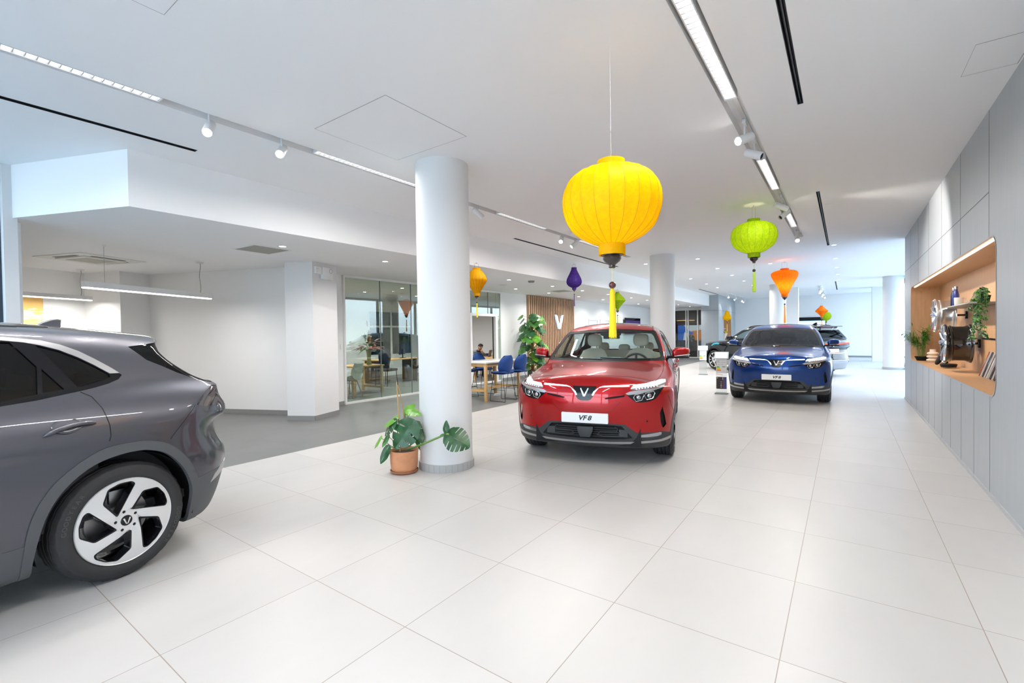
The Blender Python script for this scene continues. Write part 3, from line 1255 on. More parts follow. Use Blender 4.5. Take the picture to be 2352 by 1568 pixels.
    seam_front(rrect(.444, .513, .505, .592, .008, 3) + [(.513, .56)], .0014)
    mb.build('panel_seam', M_MBLK, root)
    mb = MB()
    for sg in (1, -1):
        P_ = []
        for x in np.linspace(2.06, 3.5, 24):
            y = np.interp(x, [2.06, 2.4, 3.0, 3.6], [.615, .59, .56, .53])
            h, n_ = sk.hit_top(x, sg * y)
            P_.append(h)
        mb.tube([p - Vector((0, 0, .006)) for p in P_], .009, 6)
    mb.build('roof_strip', M_MBLK, root, smooth=60)
    # parking sensors, tow-eye cover is a seam
    mb = MB()
    for sg in (1, -1):
        h, n_ = sk.hit_front(sg * .665, .527)
        mb.lathe([(0, .002), (.010, .0015), (.011, -.002)], 14, TR(*h) @ align(n_))
        h, n_ = sk.hit_side(4.276, .404, sg)
        mb.lathe([(0, .007), (.011, .0065), (.012, .003)], 14, TR(*h) @ align(n_))
    mb.build('parking_sensor', M_MBLK, root, smooth=40)
    # ---------------- plate
    mb = MB()
    h, n_ = sk.hit_front(0, .552)
    mb.prism(rrect(-.262, .262, .497, .609, .008, 3), -.006, .05, 'yz', bev=.002)
    pl = mb.build('number_plate', M_PLATE, root, smooth=40)
    me = text_mesh('VF', .074, .001, shear=.28, spacing=1.02, offset=.0022)
    me2 = text_mesh('8', .070, .001, shear=.28, offset=.0022)
    bmt = bmesh.new()
    bmt.from_mesh(me)
    for v in bmt.verts:
        v.co.x = v.co.x * 1.12 - .026
    tmp = bmesh.new()
    tmp.from_mesh(me2)
    for v in tmp.verts:
        v.co.x = v.co.x * 1.15 + .054
    m3 = bpy.data.meshes.new('t')
    tmp.to_mesh(m3)
    tmp.free()
    bmt.from_mesh(m3)
    bpy.data.meshes.remove(m3)
    # text x -> car -y? seen from the front the reader's right is the car's -y
    for v in bmt.verts:
        v.co = Vector((-.0068 - v.co.z * .5, -v.co.x, .552 + v.co.y))
    m4 = bpy.data.meshes.new('plate_lettering')
    bmt.to_mesh(m4)
    bmt.free()
    link('plate_lettering', m4, M_INK, pl)
    # ---------------- mirrors
    for sg in (-1, 1):
        mb = MB()

        def mshape(u, v, sg=sg):
            a = u * 2 * PI
            ph = (v - .5) * PI
            c, s_ = max(0, math.cos(ph)), math.sin(ph)
            yy = .118 * (abs(math.cos(a)) ** .75) * (1 if math.cos(a) > 0 else -1) * c ** .45
            zz = .070 * (abs(math.sin(a)) ** .75) * (1 if math.sin(a) > 0 else -1) * c ** .45
            xx = .085 * s_ * (1 if s_ < 0 else .35)
            k = (yy / .118)
            zz *= 1 - .22 * k
            return Vector((1.70 + xx + .05 * (k + 1), sg * (1.005 + yy * 1.0), 1.215 + zz + .012 * k))
        mb.grid(mshape, 30, 16, closed_u=True)
        mr = mb.build('door_mirror', None, root, smooth=60)
        mb = MB()
        mb.prism([(1.66, .92), (1.66, 1.10), (1.70, 1.115), (1.78, 1.10), (1.78, .90)], 1.135, 1.160, 'xy', bev=.008, seg=2)
        mb.tube([(1.72, .80, 1.145), (1.72, .87, 1.148), (1.71, .97, 1.152)], .02, 10)
        for v in mb.bm.verts:
            v.co.y *= sg
        mb.build('mirror_base', M_MBLK, mr, smooth=40)
        mb = MB()
        pts = []
        for t in np.linspace(-1, 1, 12):
            pts.append((1.625 + .05 * (t + 1) + .025 * abs(t) ** 3, sg * (1.02 + .098 * t), 1.172 + .008 * t))
        mb.tube(pts, .0075, 8)
        mb.build('mirror_indicator', M_SATIN, mr, smooth=60)
    # ---------------- interior
    seat = seat_mesh().mesh('seat', merge=.0005)
    seat.materials.append(M_CREAM)
    seat.shade_smooth()
    hrm = headrest_mesh().mesh('headrest', merge=.0005)
    hrm.materials.append(M_CREAM)
    hrm.shade_smooth()
    post = MB()
    for y in (-.055, .055):
        post.cyl(.008, -.17, -.06, 10, TR(.0, y, 0))
    postm = post.mesh('headrest_post')
    postm.materials.append(M_CHROME)

    def new(nm, me, p, loc=(0, 0, 0)):
        o = bpy.data.objects.new(nm, me)
        COL.objects.link(o)
        o.parent = p
        o.location = loc
        return o
    for y in (-.38, .38):
        s_ = new('seat', seat, root, (2.30, y, .62))
        h_ = new('headrest', hrm, s_, (.475, 0, .755))
        new('headrest_post', postm, h_)
    mb = MB()
    mb.grid(lambda u, v: cushion(u, v, .28, .66, .12, .62) + Vector((3.22, 0, 0)), 14, 24)

    def bk(u, v):
        a = u * 2 * PI
        y = .66 * (abs(math.cos(a)) ** .4) * (1 if math.cos(a) > 0 else -1)
        x = .07 * (abs(math.sin(a)) ** .6) * (1 if math.sin(a) > 0 else -1)
        k = 1 if v < .96 else .6
        return Vector((3.50 + x * k + .16 * v, y * k if v > .96 else y, .62 + .56 * v))
    mb.grid(bk, 40, 10, closed_u=True)
    rb = mb.build('rear_bench', M_CREAM, root, smooth=60)
    for y, sc_ in ((-.40, 1), (0, .85), (.40, 1)):
        o = new('headrest', hrm, rb, (3.70, y, 1.235 if sc_ == 1 else 1.20))
        o.scale = (1, sc_, .8)
    mb = MB()
    dpro = [(1.30, .70), (1.22, 1.02), (1.32, 1.055), (1.62, 1.045), (1.74, 1.01), (1.78, .93), (1.72, .82), (1.55, .70)]
    mb.prism(dpro, -.74, .74, 'xz', bev=.02, seg=2)
    mb.box(1.6, 2.4, -.11, .11, .40, .78, .03)
    db = mb.build('dashboard', M_DASH, root, smooth=40)
    mb = MB()
    mb.box(1.70, 1.715, -.195, .195, .985, 1.145, .006)
    mb.build('centre_screen', M_SCREEN, db, smooth=40)
    mb = MB()
    Mx = TR(1.90, -.38, 1.01) @ RY(-66)
    mb.tube([Mx @ Vector((.185 * math.cos(a), .185 * math.sin(a), 0)) for a in np.linspace(0, 2 * PI, 40, endpoint=False)], .0165, 10, closed=True)
    mb.box(-.05, .05, -.07, .07, -.03, .01, .02, M=Mx)
    for a in (0, 180, 270):
        mb.tube([Mx @ Vector((.05 * math.cos(rad(a + 90)), .05 * math.sin(rad(a + 90)), -.01)), Mx @ Vector((.18 * math.cos(rad(a + 90)), .18 * math.sin(rad(a + 90)), 0))], .016, 8)
    mb.build('steering_wheel', M_DASH, root, smooth=60)
    mb = MB()
    mb.prism([(-.17, 1.512), (.17, 1.512), (.15, 1.46), (.10, 1.445), (-.10, 1.445), (-.15, 1.46)], 2.02, 2.06, 'yz', bev=.012, seg=2)
    mb.box(2.10, 2.125, -.125, .125, 1.405, 1.462, .012, 3)
    mb.build('interior_mirror', M_DASH, root, smooth=40)
    # cabin tub
    mb = MB()
    mb.box(1.35, 4.35, -.80, .80, .36, .42)
    mb.box(1.32, 1.36, -.80, .80, .36, 1.02)
    mb.box(3.82, 4.3, -.72, .72, .42, .98)
    for sg in (1, -1):
        mb.box(1.45, 3.75, sg * .78, sg * .83, .40, 1.09, .015)
    mb.build('cabin_tub', M_LINERD, root)
    # wipers
    mb = MB()
    for y0, y1 in ((-.62, .02), (-.02, .60)):
        P_ = []
        for t in np.linspace(0, 1, 9):
            y = y0 + (y1 - y0) * t
            h, n_ = sk.hit_front(y, 1.128 + .02 * t)
            P_.append(h + n_ * .012)
        mb.tube(P_, .007, 6)
    mb.build('wiper', M_MBLK, root, smooth=60)
    # shark-fin aerial
    mb = MB()
    Lx = [(3.77, 1.600), (3.82, 1.632), (3.87, 1.651), (3.905, 1.655), (3.925, 1.650), (3.918, 1.61), (3.92, 1.58), (3.77, 1.585)]
    n = len(Lx)
    mb.prism(Lx, -.014, .014, 'xz', bev=.008, seg=2)
    for v in mb.bm.verts:
        k = (1.665 - v.co.z) / .07
        v.co.y *= .3 + 1.5 * max(0, k)
    mb.build('roof_aerial', None, root, smooth=50)
    # wheel-arch liners
    for cx in (.87, 3.835):
        for sy in (-1, 1):
            mb = MB()
            M = Matrix(((1, 0, 0, cx), (0, 0, -1, 0), (0, 1, 0, .36), (0, 0, 0, 1)))
            mb.lathe([(.06, -.45), (.425, -.45), (.425, -.60), (.427, -.905)], 40, M, a0=rad(-14), a1=rad(194))
            for v in mb.bm.verts:
                v.co.y *= sy
            mb.build('wheel_liner', M_MBLK, root, smooth=60)
    add_wheel(root, .87, -.925, 'five', True)
    add_wheel(root, .87, .925, 'five', False)
    add_wheel(root, 3.843, -.915, 'five', True)
    add_wheel(root, 3.843, .915, 'five', False)
    return root


PAINTED = ('front_bumper', 'bonnet', 'front_door', 'rear_door', 'door_handle', 'handle_recess', 'rear_bumper', 'tailgate', 'spoiler', 'body_shell', 'door_mirror', 'roof_aerial')


def stem_of(o):
    n = o.name
    return n[:-4] if len(n) > 4 and n[-4] == '.' and n[-3:].isdigit() else n


def repaint(o, paint, swap):
    for ch in o.children:
        s_ = stem_of(ch)
        if s_ in PAINTED:
            if len(ch.data.materials) == 0:
                ch.data.materials.append(None)
            ch.material_slots[0].link = 'OBJECT'
            ch.material_slots[0].material = paint
        elif len(ch.material_slots) and ch.data.materials[0] in swap:
            ch.material_slots[0].link = 'OBJECT'
            ch.material_slots[0].material = swap[ch.data.materials[0]]
        repaint(ch, paint, swap)


def pose_car(o, origin, rz):
    o.location = (origin[0], origin[1], 0)
    o.rotation_euler = (0, 0, rad(rz))


def car_at(o, axle, rz, xa=.87):
    a = rad(rz)
    pose_car(o, (axle[0] - math.cos(a) * xa, axle[1] - math.sin(a) * xa), rz)


red = make_suv('red SUV facing the camera, with white VF8 plate and lit front light bar')
blue = copy_tree(red)
grey = copy_tree(red)
repaint(red, M_RED, {M_TINT: glassmat('light_rear_glass', (.45, .55, .55), 1.0)})
repaint(blue, M_BLUE, {M_CREAM: M_DARKINT, M_LINER: M_LINERD, M_WS: glassmat('blue_car_windscreen', (.42, .52, .50), 1.2)})
repaint(grey, M_GREY, {M_CREAM: M_DARKINT, M_LINER: M_LINERD, M_SIDE: M_TINT})
blue['label'] = 'blue SUV facing the camera beside the price stand, white VF8 plate'
grey['label'] = 'dark grey SUV cut by the picture edge, showing its rear wheel and tail'
for o in (red, blue, grey):
    o['group'] = 'electric SUVs of one model'
car_at(red, (-2.595, 5.50), 105.2)
car_at(blue, (-1.165, 11.55), 92.5)
pose_car(grey, (-3.786, -3.015), 102)
# ------------------------------------------------------------------ the larger black SUV with the charging plug
S9 = dict(
    L=5.10, zs=(0.2, 1.0, 1.68),
    plan=([0, .25, .5, .95, 1.6, 2.6, 3.5, 4.1, 4.6, 4.9, 5.1], [.95, .965, .985, 1.0, .985, .98, .99, 1.0, .985, .96, .94]),
    inset=([.15, .22, .32, .45, .58, .7, .8, .9, 1.0, 1.08, 1.16, 1.25, 1.4], [.10, .07, .04, .018, .004, 0, .003, .014, .03, .05, .09, .15, .32]),
    top=([0, .08, .2, .5, .9, 1.3, 1.7, 3.0, 4.0, 4.6, 4.9, 5.1], [1.0, 1.05, 1.085, 1.125, 1.155, 1.175, 1.18, 1.19, 1.21, 1.22, 1.21, 1.16]),
    crown=([0, .3, .8, 1.3, 2.0, 4.0, 5.1], [.05, .09, .08, .06, .04, .04, .05]),
    nose=([.15, .22, .3, .42, .55, .70, .82, .92, 1.0, 1.06, 1.14], [.22, .12, .07, .045, .02, .0, .01, .03, .06, .11, .23]),
    noseq=([0, .2, .4, .6, .75, .85, .92, .98, 1.04], [0, .008, .034, .095, .185, .29, .41, .60, .95]),
    tail=([.15, .25, .36, .45, .55, .65, .8, .9, 1.0, 1.06, 1.12, 1.2, 1.3], [4.9, 4.99, 5.04, 5.08, 5.09, 5.07, 5.05, 5.04, 5.05, 5.07, 5.05, 5.00, 4.9]),
    tailq=([0, .3, .5, .7, .8, .88, .95, 1.0, 1.04], [0, .01, .03, .08, .13, .20, .33, .50, .8]),
    cabw=([1.1, 1.5, 1.9, 2.4, 3.2, 4.0, 4.6, 4.9, 5.1], [.83, .865, .90, .915, .915, .905, .88, .865, .85]),
    cabt=(.22, .30),
    ws=([.9, 1.08, 1.17, 1.35, 1.5, 1.58, 1.64, 1.72], [1.0, 1.22, 1.37, 1.66, 1.92, 2.07, 2.22, 2.5]), wsq=.28,
    roof=([1.7, 2.0, 2.3, 2.6, 3.0, 3.5, 4.0, 4.5, 4.8, 5.1], [1.54, 1.62, 1.665, 1.69, 1.70, 1.695, 1.68, 1.655, 1.635, 1.61]), roofq=.13,
    rg=([1.0, 1.1, 1.2, 1.3, 1.45, 1.52, 1.56, 1.62, 1.75], [5.06, 5.05, 5.0, 4.93, 4.81, 4.77, 4.84, 4.86, 4.86]), rgq=.14,
    bot=.22, ku=.06, kroof=.10, kws=.05,
)


def make_big(label):
    S = S9
    V, F = body_grid(S, .028)
    sk = Skin(V, F)
    root = thing('car', label, 'car')

    def P(name, faces, m, off=0.0, thick=0.0, parent=None):
        return panel(name, sk.take(faces), m, parent or root, off, thick)
    wx = (.95, 4.10)
    for sy in (-1, 1):
        side = lambda c, n, sy=sy: c.y * sy > .25
        for cx in wx:
            sk.take(sk.cut(arc(cx, .38, .45, 205, -25) + [(cx + .41, .05), (cx - .41, .05)], 'xz', side))
        for cx in wx:
            P('arch_cladding', sk.cut(arc(cx, .38, .52, 200, -20) + [(cx + .49, .05), (cx - .49, .05)], 'xz', side), M_GBLK, .008, .03)
        P('sill_cladding', sk.cut([(1.35, .05), (1.35, .42), (3.72, .42), (3.72, .05)], 'xz', lambda c, n, sy=sy: c.y * sy > .3 and c.z < .47), M_SATIN, .004, .02)
        top = [(4.62, 1.45), (4.5, 1.50), (4.0, 1.545), (3.4, 1.57), (2.8, 1.57), (2.5, 1.545), (2.25, 1.48), (1.95, 1.34), (1.68, 1.185)]
        bot = [(1.68, 1.15), (2.2, 1.155), (3.0, 1.175), (4.0, 1.205), (4.70, 1.235), (4.80, 1.27)]
        P('side_window', sk.cut([(1.98, 1.185), (2.62, 1.195), (2.64, 1.545), (2.5, 1.52), (2.25, 1.455), (2.0, 1.335)], 'xz', side), M_SIDE, -.006)
        P('side_window', sk.cut([(2.74, 1.197), (3.72, 1.225), (3.70, 1.535), (3.4, 1.55), (2.76, 1.55)], 'xz', side), M_TINT, -.006)
        P('side_window', sk.cut([(3.82, 1.23), (4.62, 1.26), (4.5, 1.47), (4.0, 1.52), (3.80, 1.53)], 'xz', side), M_TINT, -.006)
        P('window_surround', sk.cut(top + bot, 'xz', side), M_GBLK, .001, .012)
    fr = lambda c, n: 1.0 < c.x < 2.7 and c.z > 1.1
    P('windscreen', sk.cut([(-.80, 1.205), (.80, 1.205), (.66, 1.54), (.3, 1.575), (-.3, 1.575), (-.66, 1.54)], 'yz', fr), M_SIDE, -.003)
    P('windscreen_surround', sk.cut([(-.86, 1.165), (.86, 1.165), (.69, 1.575), (.3, 1.61), (-.3, 1.61), (-.69, 1.575)], 'yz', fr), M_MBLK, -.003, .01)
    # rear: window, lamp bar with the dipped middle, plate recess, silver lower bumper
    rr = lambda c, n: c.x > 4.5
    P('rear_window', sk.cut([(-.74, 1.235), (.74, 1.235), (.64, 1.50), (-.64, 1.50)], 'yz', rr), M_TINT, -.003, .008)
    emb = None
    for sg in (1, -1):
        mm = (lambda p: p) if sg == 1 else mir
        lit = [(.10, .975), (.15, 1.035), (.25, 1.06), (.93, 1.075), (.93, 1.045), (.26, 1.028), (.19, 1.01), (.15, .975)]
        P('tail_light', sk.cut(mm(lit), 'yz', rr), M_TAILON, .003, .01)
    P('lamp_panel', sk.cut([(-.99, 1.09), (.99, 1.09), (.99, .985), (.2, .955), (-.2, .955), (-.99, .985)], 'yz', rr), M_GBLK, .001, .01)
    mb = MB()
    for sg in (1, -1):
        pts = []
        for a, b in ((0, .965), (sg * .012, .965), (sg * .075, 1.07), (sg * .052, 1.07), (0, .99)):
            h, n_ = sk.hit_rear(a, b)
            pts.append(h)
        n = len(pts)
        mb.verts_faces([p + Vector((.004, 0, 0)) for p in pts] + [p + Vector((.014, 0, 0)) for p in pts], [tuple(range(n, 2 * n))] + [(i, (i + 1) % n, n + (i + 1) % n, n + i) for i in range(n)])
    mb.build('emblem', M_CHROME, root)
    for z, nm in ((.745, 'bumper_strip'), (.52, 'bumper_strip')):
        mb = MB()
        pts = []
        for y in np.linspace(-.9, .9, 25):
            h, n_ = sk.hit_rear(y, z)
            pts.append(h + n_ * .002)
        mb.tube(pts, .014, 8)
        mb.build(nm, M_CHROME, root, smooth=60)
    P('diffuser', sk.cut([(-1, .50), (1, .50), (1, .0), (-1, .0)], 'yz', lambda c, n: c.x > 4.55 and n.x > -.2), mat('silver_bumper', (.30, .31, .33), .45, .3), .004, .02)
    for sg in (1, -1):
        mb = MB()
        pts = []
        for y in np.linspace(.80, .90, 5):
            h, n_ = sk.hit_rear(sg * y, .47)
            pts.append(h + n_ * .004)
        mb.tube(pts, .018, 8)
        mb.build('reflector', mat('red_reflector', (.5, .01, .015), .15, coat=1), root, smooth=60)
    mb = MB()
    h, n_ = sk.hit_rear(0, .83)
    mb.box(h.x + .004, h.x + .012, -.26, .26, .775, .885, .002)
    pl = mb.build('number_plate', M_PLATE, root)
    mb = MB()
    P_ = [sk.hit_rear(y, 1.565)[0] for y in np.linspace(-.22, .22, 7)]
    mb.tube([p + Vector((.002, 0, 0)) for p in P_], .010, 6)
    mb.build('brake_light', mat('high_brake_light', (.45, .02, .05), .2, coat=1), root)
    # spoiler lip over the rear window
    mb = MB()
    mb.prism([(-.66, 0), (.66, 0), (.62, .10), (-.62, .10)], 0, .028, 'xy', bev=.008, seg=2, M=Matrix(((0, 1, 0, 4.80), (1, 0, 0, 0), (0, 0, 1, 1.585), (0, 0, 0, 1))))
    mb.build('spoiler', M_BLACK, root, smooth=40)
    # front: lamps and light bar
    for sg in (1, -1):
        mm = (lambda p: p) if sg == 1 else mir
        ff = lambda c, n: c.x < .9
        P('light_bar', sk.cut(mm([(.12, .90), (.2, .97), (.85, 1.0), (.85, .98), (.22, .945), (.16, .90)]), 'yz', ff), M_SATIN, .003, .01)
        d = P('headlamp', sk.cut(mm([(.50, .90), (.93, .945), (.93, .83), (.60, .76)]), 'yz', ff), M_GBLK, -.004, .02)
    P('lower_grille', sk.cut([(-.5, .58), (.5, .58), (.62, .36), (-.62, .36)], 'yz', lambda c, n: c.x < .6), M_MBLK, -.04, 0)
    P('bonnet', sk.cut([(-.1, -.80), (.6, -.86), (1.0, -.87), (1.5, -.84), (1.36, -.4), (1.35, 0), (1.36, .4), (1.5, .84), (1.0, .87), (.6, .86), (-.1, .80)], 'xy', lambda c, n: c.z > .98 and n.z > .2 and c.x < 1.6), M_BLACK)
    for sy in (-1, 1):
        side = lambda c, n, sy=sy: c.y * sy > .5
        for nm, pol, hx in (('front_door', [(1.66, 1.3), (2.70, 1.3), (2.70, .42), (1.48, .42), (1.46, .8), (1.55, 1.08)], 2.40), ('rear_door', [(2.70, 1.3), (3.80, 1.3), (3.90, 1.0), (3.85, .86), (3.60, .55), (3.55, .42), (2.70, .42)], 3.55)):
            d = P(nm, sk.cut(pol, 'xz', side), M_BLACK)
            mb = MB()
            pts = [sk.hit_side(hx + t * .24, 1.03, sy) for t in np.linspace(0, 1, 7)]
            mb.tube([h + n_ * (.018 if 0 < i < 6 else 0) for i, (h, n_) in enumerate(pts)], .011, 8)
            mb.build('door_handle', M_CHROME, d, smooth=60)
    P('tailgate', sk.cut([(-.72, .62), (.72, .62), (.8, 1.235), (-.8, 1.235)], 'yz', rr), M_BLACK)
    P('underbody', [f for f in sk.bm.faces if f.calc_center_median().z < .36 and f.normal.z < -.35], M_MBLK)
    V_, N_, F_ = sk.take(list(sk.bm.faces))
    panel('body_shell', (V_, N_, F_), M_BLACK, root)
    mb = MB()
    for sg in (1, -1):
        pts = [sk.hit_top(x, sg * y)[0] + Vector((0, 0, dz)) for x, y, dz in ((2.35, .62, 0), (2.5, .63, .03), (2.9, .645, .04), (3.5, .645, .04), (4.1, .63, .04), (4.45, .61, .03), (4.6, .60, 0))]
        pts = [Vector(q) for q in spline([tuple(p) for p in pts], 5)]
        mb.tube(pts, .016, 8)
    mb.build('roof_rail', M_GBLK, root, smooth=60)
    mb = MB()
    mb.prism([(4.35, 1.655), (4.42, 1.705), (4.49, 1.735), (4.52, 1.735), (4.535, 1.66)], -.022, .022, 'xz', bev=.012, seg=2)
    mb.build('roof_aerial', M_BLACK, root, smooth=50)
    for sg in (-1, 1):
        mb = MB()

        def mshape(u, v, sg=sg):
            a = u * 2 * PI
            ph = (v - .5) * PI
            c, s_ = max(0, math.cos(ph)), math.sin(ph)
            yy = .12 * (abs(math.cos(a)) ** .7) * (1 if math.cos(a) > 0 else -1) * c ** .4
            zz = .085 * (abs(math.sin(a)) ** .7) * (1 if math.sin(a) > 0 else -1) * c ** .4
            return Vector((1.86 + .08 * s_, sg * (1.06 + yy), 1.235 + zz))
        mb.grid(mshape, 26, 14, closed_u=True)
        mr = mb.build('door_mirror', M_BLACK, root, smooth=60)
        mb = MB()
        mb.tube([(1.88, sg * .86, 1.17), (1.87, sg * .98, 1.175)], .022, 8)
        mb.build('mirror_base', M_MBLK, mr)
        mb = MB()
        mb.lathe([(0, 0), (.07, 0), (.085, .004)], 24, TR(1.945, sg * 1.06, 1.235) @ RY(90) @ Matrix.Diagonal((.85, 1.2, 1, 1)))
        mb.build('mirror_glass', mat('mirror_glass', (.8, .85, .9), .03, 1.0), mr)
    # cabin
    mb = MB()
    mb.box(1.5, 4.8, -.85, .85, .38, .44)
    mb.box(1.45, 1.5, -.85, .85, .38, 1.08)
    mb.prism([(1.45, .75), (1.40, 1.09), (1.85, 1.09), (1.95, 1.02), (1.9, .75)], -.8, .8, 'xz')
    for sg in (1, -1):
        mb.box(1.6, 4.7, sg * .83, sg * .88, .42, 1.15, .01)
    mb.build('cabin_tub', M_LINERD, root)
    sd = bpy.data.meshes['seat'].copy()
    sd.materials.clear()
    sd.materials.append(M_DARKINT)
    hd = bpy.data.meshes['headrest'].copy()
    hd.materials.clear()
    hd.materials.append(M_DARKINT)
    for x, y in ((2.5, -.4), (2.5, .4), (3.45, -.4), (3.45, .4)):
        o = bpy.data.objects.new('seat', sd)
        COL.objects.link(o)
        o.parent = root
        o.location = (x, y, .66)
        q = bpy.data.objects.new('headrest', hd)
        COL.objects.link(q)
        q.parent = o
        q.location = (.475, 0, .755)
    mb = MB()
    Mx = TR(2.10, -.4, 1.10) @ RY(-64)
    mb.tube([Mx @ Vector((.185 * math.cos(a), .185 * math.sin(a), 0)) for a in np.linspace(0, 2 * PI, 30, endpoint=False)], .016, 8, closed=True)
    mb.tube([Mx @ Vector((0, -.18, 0)), Mx @ Vector((0, .18, 0))], .02, 8)
    mb.build('steering_wheel', M_DASH, root, smooth=60)
    for cx in wx:
        for sy in (-1, 1):
            mb = MB()
            M = Matrix(((1, 0, 0, cx), (0, 0, -1, 0), (0, 1, 0, .38), (0, 0, 0, 1)))
            mb.lathe([(.06, -.5), (.45, -.5), (.45, -.62), (.452, -.94)], 36, M, a0=rad(-14), a1=rad(194))
            for v in mb.bm.verts:
                v.co.y *= sy
            mb.build('wheel_liner', M_MBLK, root, smooth=60)
        add_wheel(root, cx, -.97, 'twin', True, 1.06)
        add_wheel(root, cx, .97, 'twin', False, 1.06)
    # charging flap on the front wing
    h, n_ = sk.hit_side(1.42, .985, -1)
    mb = MB()
    mb.lathe([(0, .003), (.06, .003), (.065, 0)], 20, TR(*h) @ align(n_))
    mb.build('charge_port', M_MBLK, root)
    return root, h, n_


black, port_at, port_n = make_big('black SUV standing behind the blue car, charging plug in its front wing')


def big_pose():
    ang = rad(-37)
    b = Vector((math.cos(ang), math.sin(ang), 0))
    yl = Vector((-b.y, b.x, 0))
    fl = Vector((-4.13, 19.45, 0))
    org = fl - b * .95 + yl * .9
    pose_car(black, (org.x, org.y), -37)
    return Matrix.Translation((org.x, org.y, 0)) @ Matrix.Rotation(ang, 4, 'Z')


BIGM = big_pose()
# plug and cable
plug = thing('charging_plug', 'cyan and black charging plug with cable in the black SUV front wing', 'charging plug', BIGM @ (port_at), rad(-37))
mb = MB()
mb.tube([(0, -.012, 0), (0, -.10, .005), (-.02, -.18, .03)], .035, 10, rs=[.036, .036, .028])
mb.build('connector', M_MBLK, plug, smooth=60)
mb = MB()
mb.tube([(-.02, -.17, .03), (-.06, -.26, .045), (-.13, -.33, .02), (-.19, -.36, -.04)], .026, 10, rs=[.032, .03, .026, .022])
mb.build('handle', mat('cyan_plastic', (.02, .45, .62), .35), plug, smooth=60)
mb = MB()
zf = -port_at.z
mb.tube(spline([(-.19, -.36, -.04), (-.24, -.37, -.16), (-.22, -.36, -.45), (-.10, -.36, zf + .12), (.10, -.40, zf + .015), (.5, -.45, zf + .013), (.9, -.6, zf + .013)], 6), .013, 8)
mb.build('cable', M_MBLK, plug, smooth=60)
# ------------------------------------------------------------------ the room
HC, HL = 3.425, 2.85          # main ceiling, lower ceiling over the office side
XR, XS, XG = 1.044, -5.88, -8.95   # right cabinet wall, soffit front, office glazing


def struct(name, mb, m, parent=None, smooth=None):
    o = mb.build(name, m, parent, smooth=smooth)
    if parent is None:
        o['kind'] = 'structure'
    return o


def tile_mat(name, col, var, grout, sx, sy, ox, oy, gw, rough, nscale):
    m = bpy.data.materials.new(name)
    m.use_nodes = True
    nt = m.node_tree
    b = nt.nodes['Principled BSDF']
    tc = nt.nodes.new('ShaderNodeTexCoord')
    sp = nt.nodes.new('ShaderNodeSeparateXYZ')
    nt.links.new(tc.outputs['Object'], sp.inputs[0])

    def M(op, a, bv=None, c=None):
        n = nt.nodes.new('ShaderNodeMath')
        n.operation = op
        for i, v in enumerate((a, bv, c)):
            if v is None:
                continue
            if isinstance(v, (int, float)):
                n.inputs[i].default_value = v
            else:
                nt.links.new(v, n.inputs[i])
        return n.outputs[0]
    edges, cells = [], []
    for ax, s_, o_ in (('X', sx, ox), ('Y', sy, oy)):
        t = M('DIVIDE', M('SUBTRACT', sp.outputs[ax], o_), s_)
        cells.append(M('FLOOR', t))
        d = M('ABSOLUTE', M('SUBTRACT', M('FRACT', t), .5))
        edges.append(M('GREATER_THAN', d, .5 - gw / s_ / 2))
    ed = M('MAXIMUM', edges[0], edges[1])
    cid = M('ADD', M('MULTIPLY', cells[0], 12.9898), M('MULTIPLY', cells[1], 78.233))
    rnd = M('FRACT', M('MULTIPLY', M('SINE', cid), 43758.5))
    # per-tile shifted clouding
    vm = nt.nodes.new('ShaderNodeCombineXYZ')
    nt.links.new(M('ADD', sp.outputs['X'], M('MULTIPLY', rnd, 37.0)), vm.inputs[0])
    nt.links.new(M('ADD', sp.outputs['Y'], M('MULTIPLY', rnd, 91.0)), vm.inputs[1])
    n1 = nt.nodes.new('ShaderNodeTexNoise')
    n1.inputs['Scale'].default_value = nscale
    n1.inputs['Detail'].default_value = 6
    n1.inputs['Roughness'].default_value = .6
    mp = nt.nodes.new('ShaderNodeMapping')
    mp.inputs['Scale'].default_value = (1, .45, 1)
    nt.links.new(vm.outputs[0], mp.inputs[0])
    nt.links.new(mp.outputs[0], n1.inputs['Vector'])
    r = nt.nodes.new('ShaderNodeValToRGB')
    r.color_ramp.elements[0].position = .3
    r.color_ramp.elements[1].position = .68
    r.color_ramp.elements[0].color = tuple(c * (1 - var) for c in col) + (1,)
    r.color_ramp.elements[1].color = tuple(min(1, c * (1 + var * .6)) for c in col) + (1,)
    nt.links.new(n1.outputs['Fac'], r.inputs[0])
    hs = nt.nodes.new('ShaderNodeMix')
    hs.data_type = 'RGBA'
    hs.blend_type = 'MULTIPLY'
    hs.inputs[0].default_value = 1
    vv = M('MULTIPLY_ADD', rnd, .05, .965)
    cc = nt.nodes.new('ShaderNodeCombineColor')
    for i in range(3):
        nt.links.new(vv, cc.inputs[i])
    nt.links.new(r.outputs[0], hs.inputs[6])
    nt.links.new(cc.outputs[0], hs.inputs[7])
    mx = nt.nodes.new('ShaderNodeMix')
    mx.data_type = 'RGBA'
    nt.links.new(ed, mx.inputs[0])
    nt.links.new(hs.outputs[2], mx.inputs[6])
    mx.inputs[7].default_value = (*grout, 1)
    nt.links.new(mx.outputs[2], b.inputs['Base Color'])
    b.inputs['Roughness'].default_value = rough
    b.inputs['Specular IOR Level'].default_value = .4
    return m


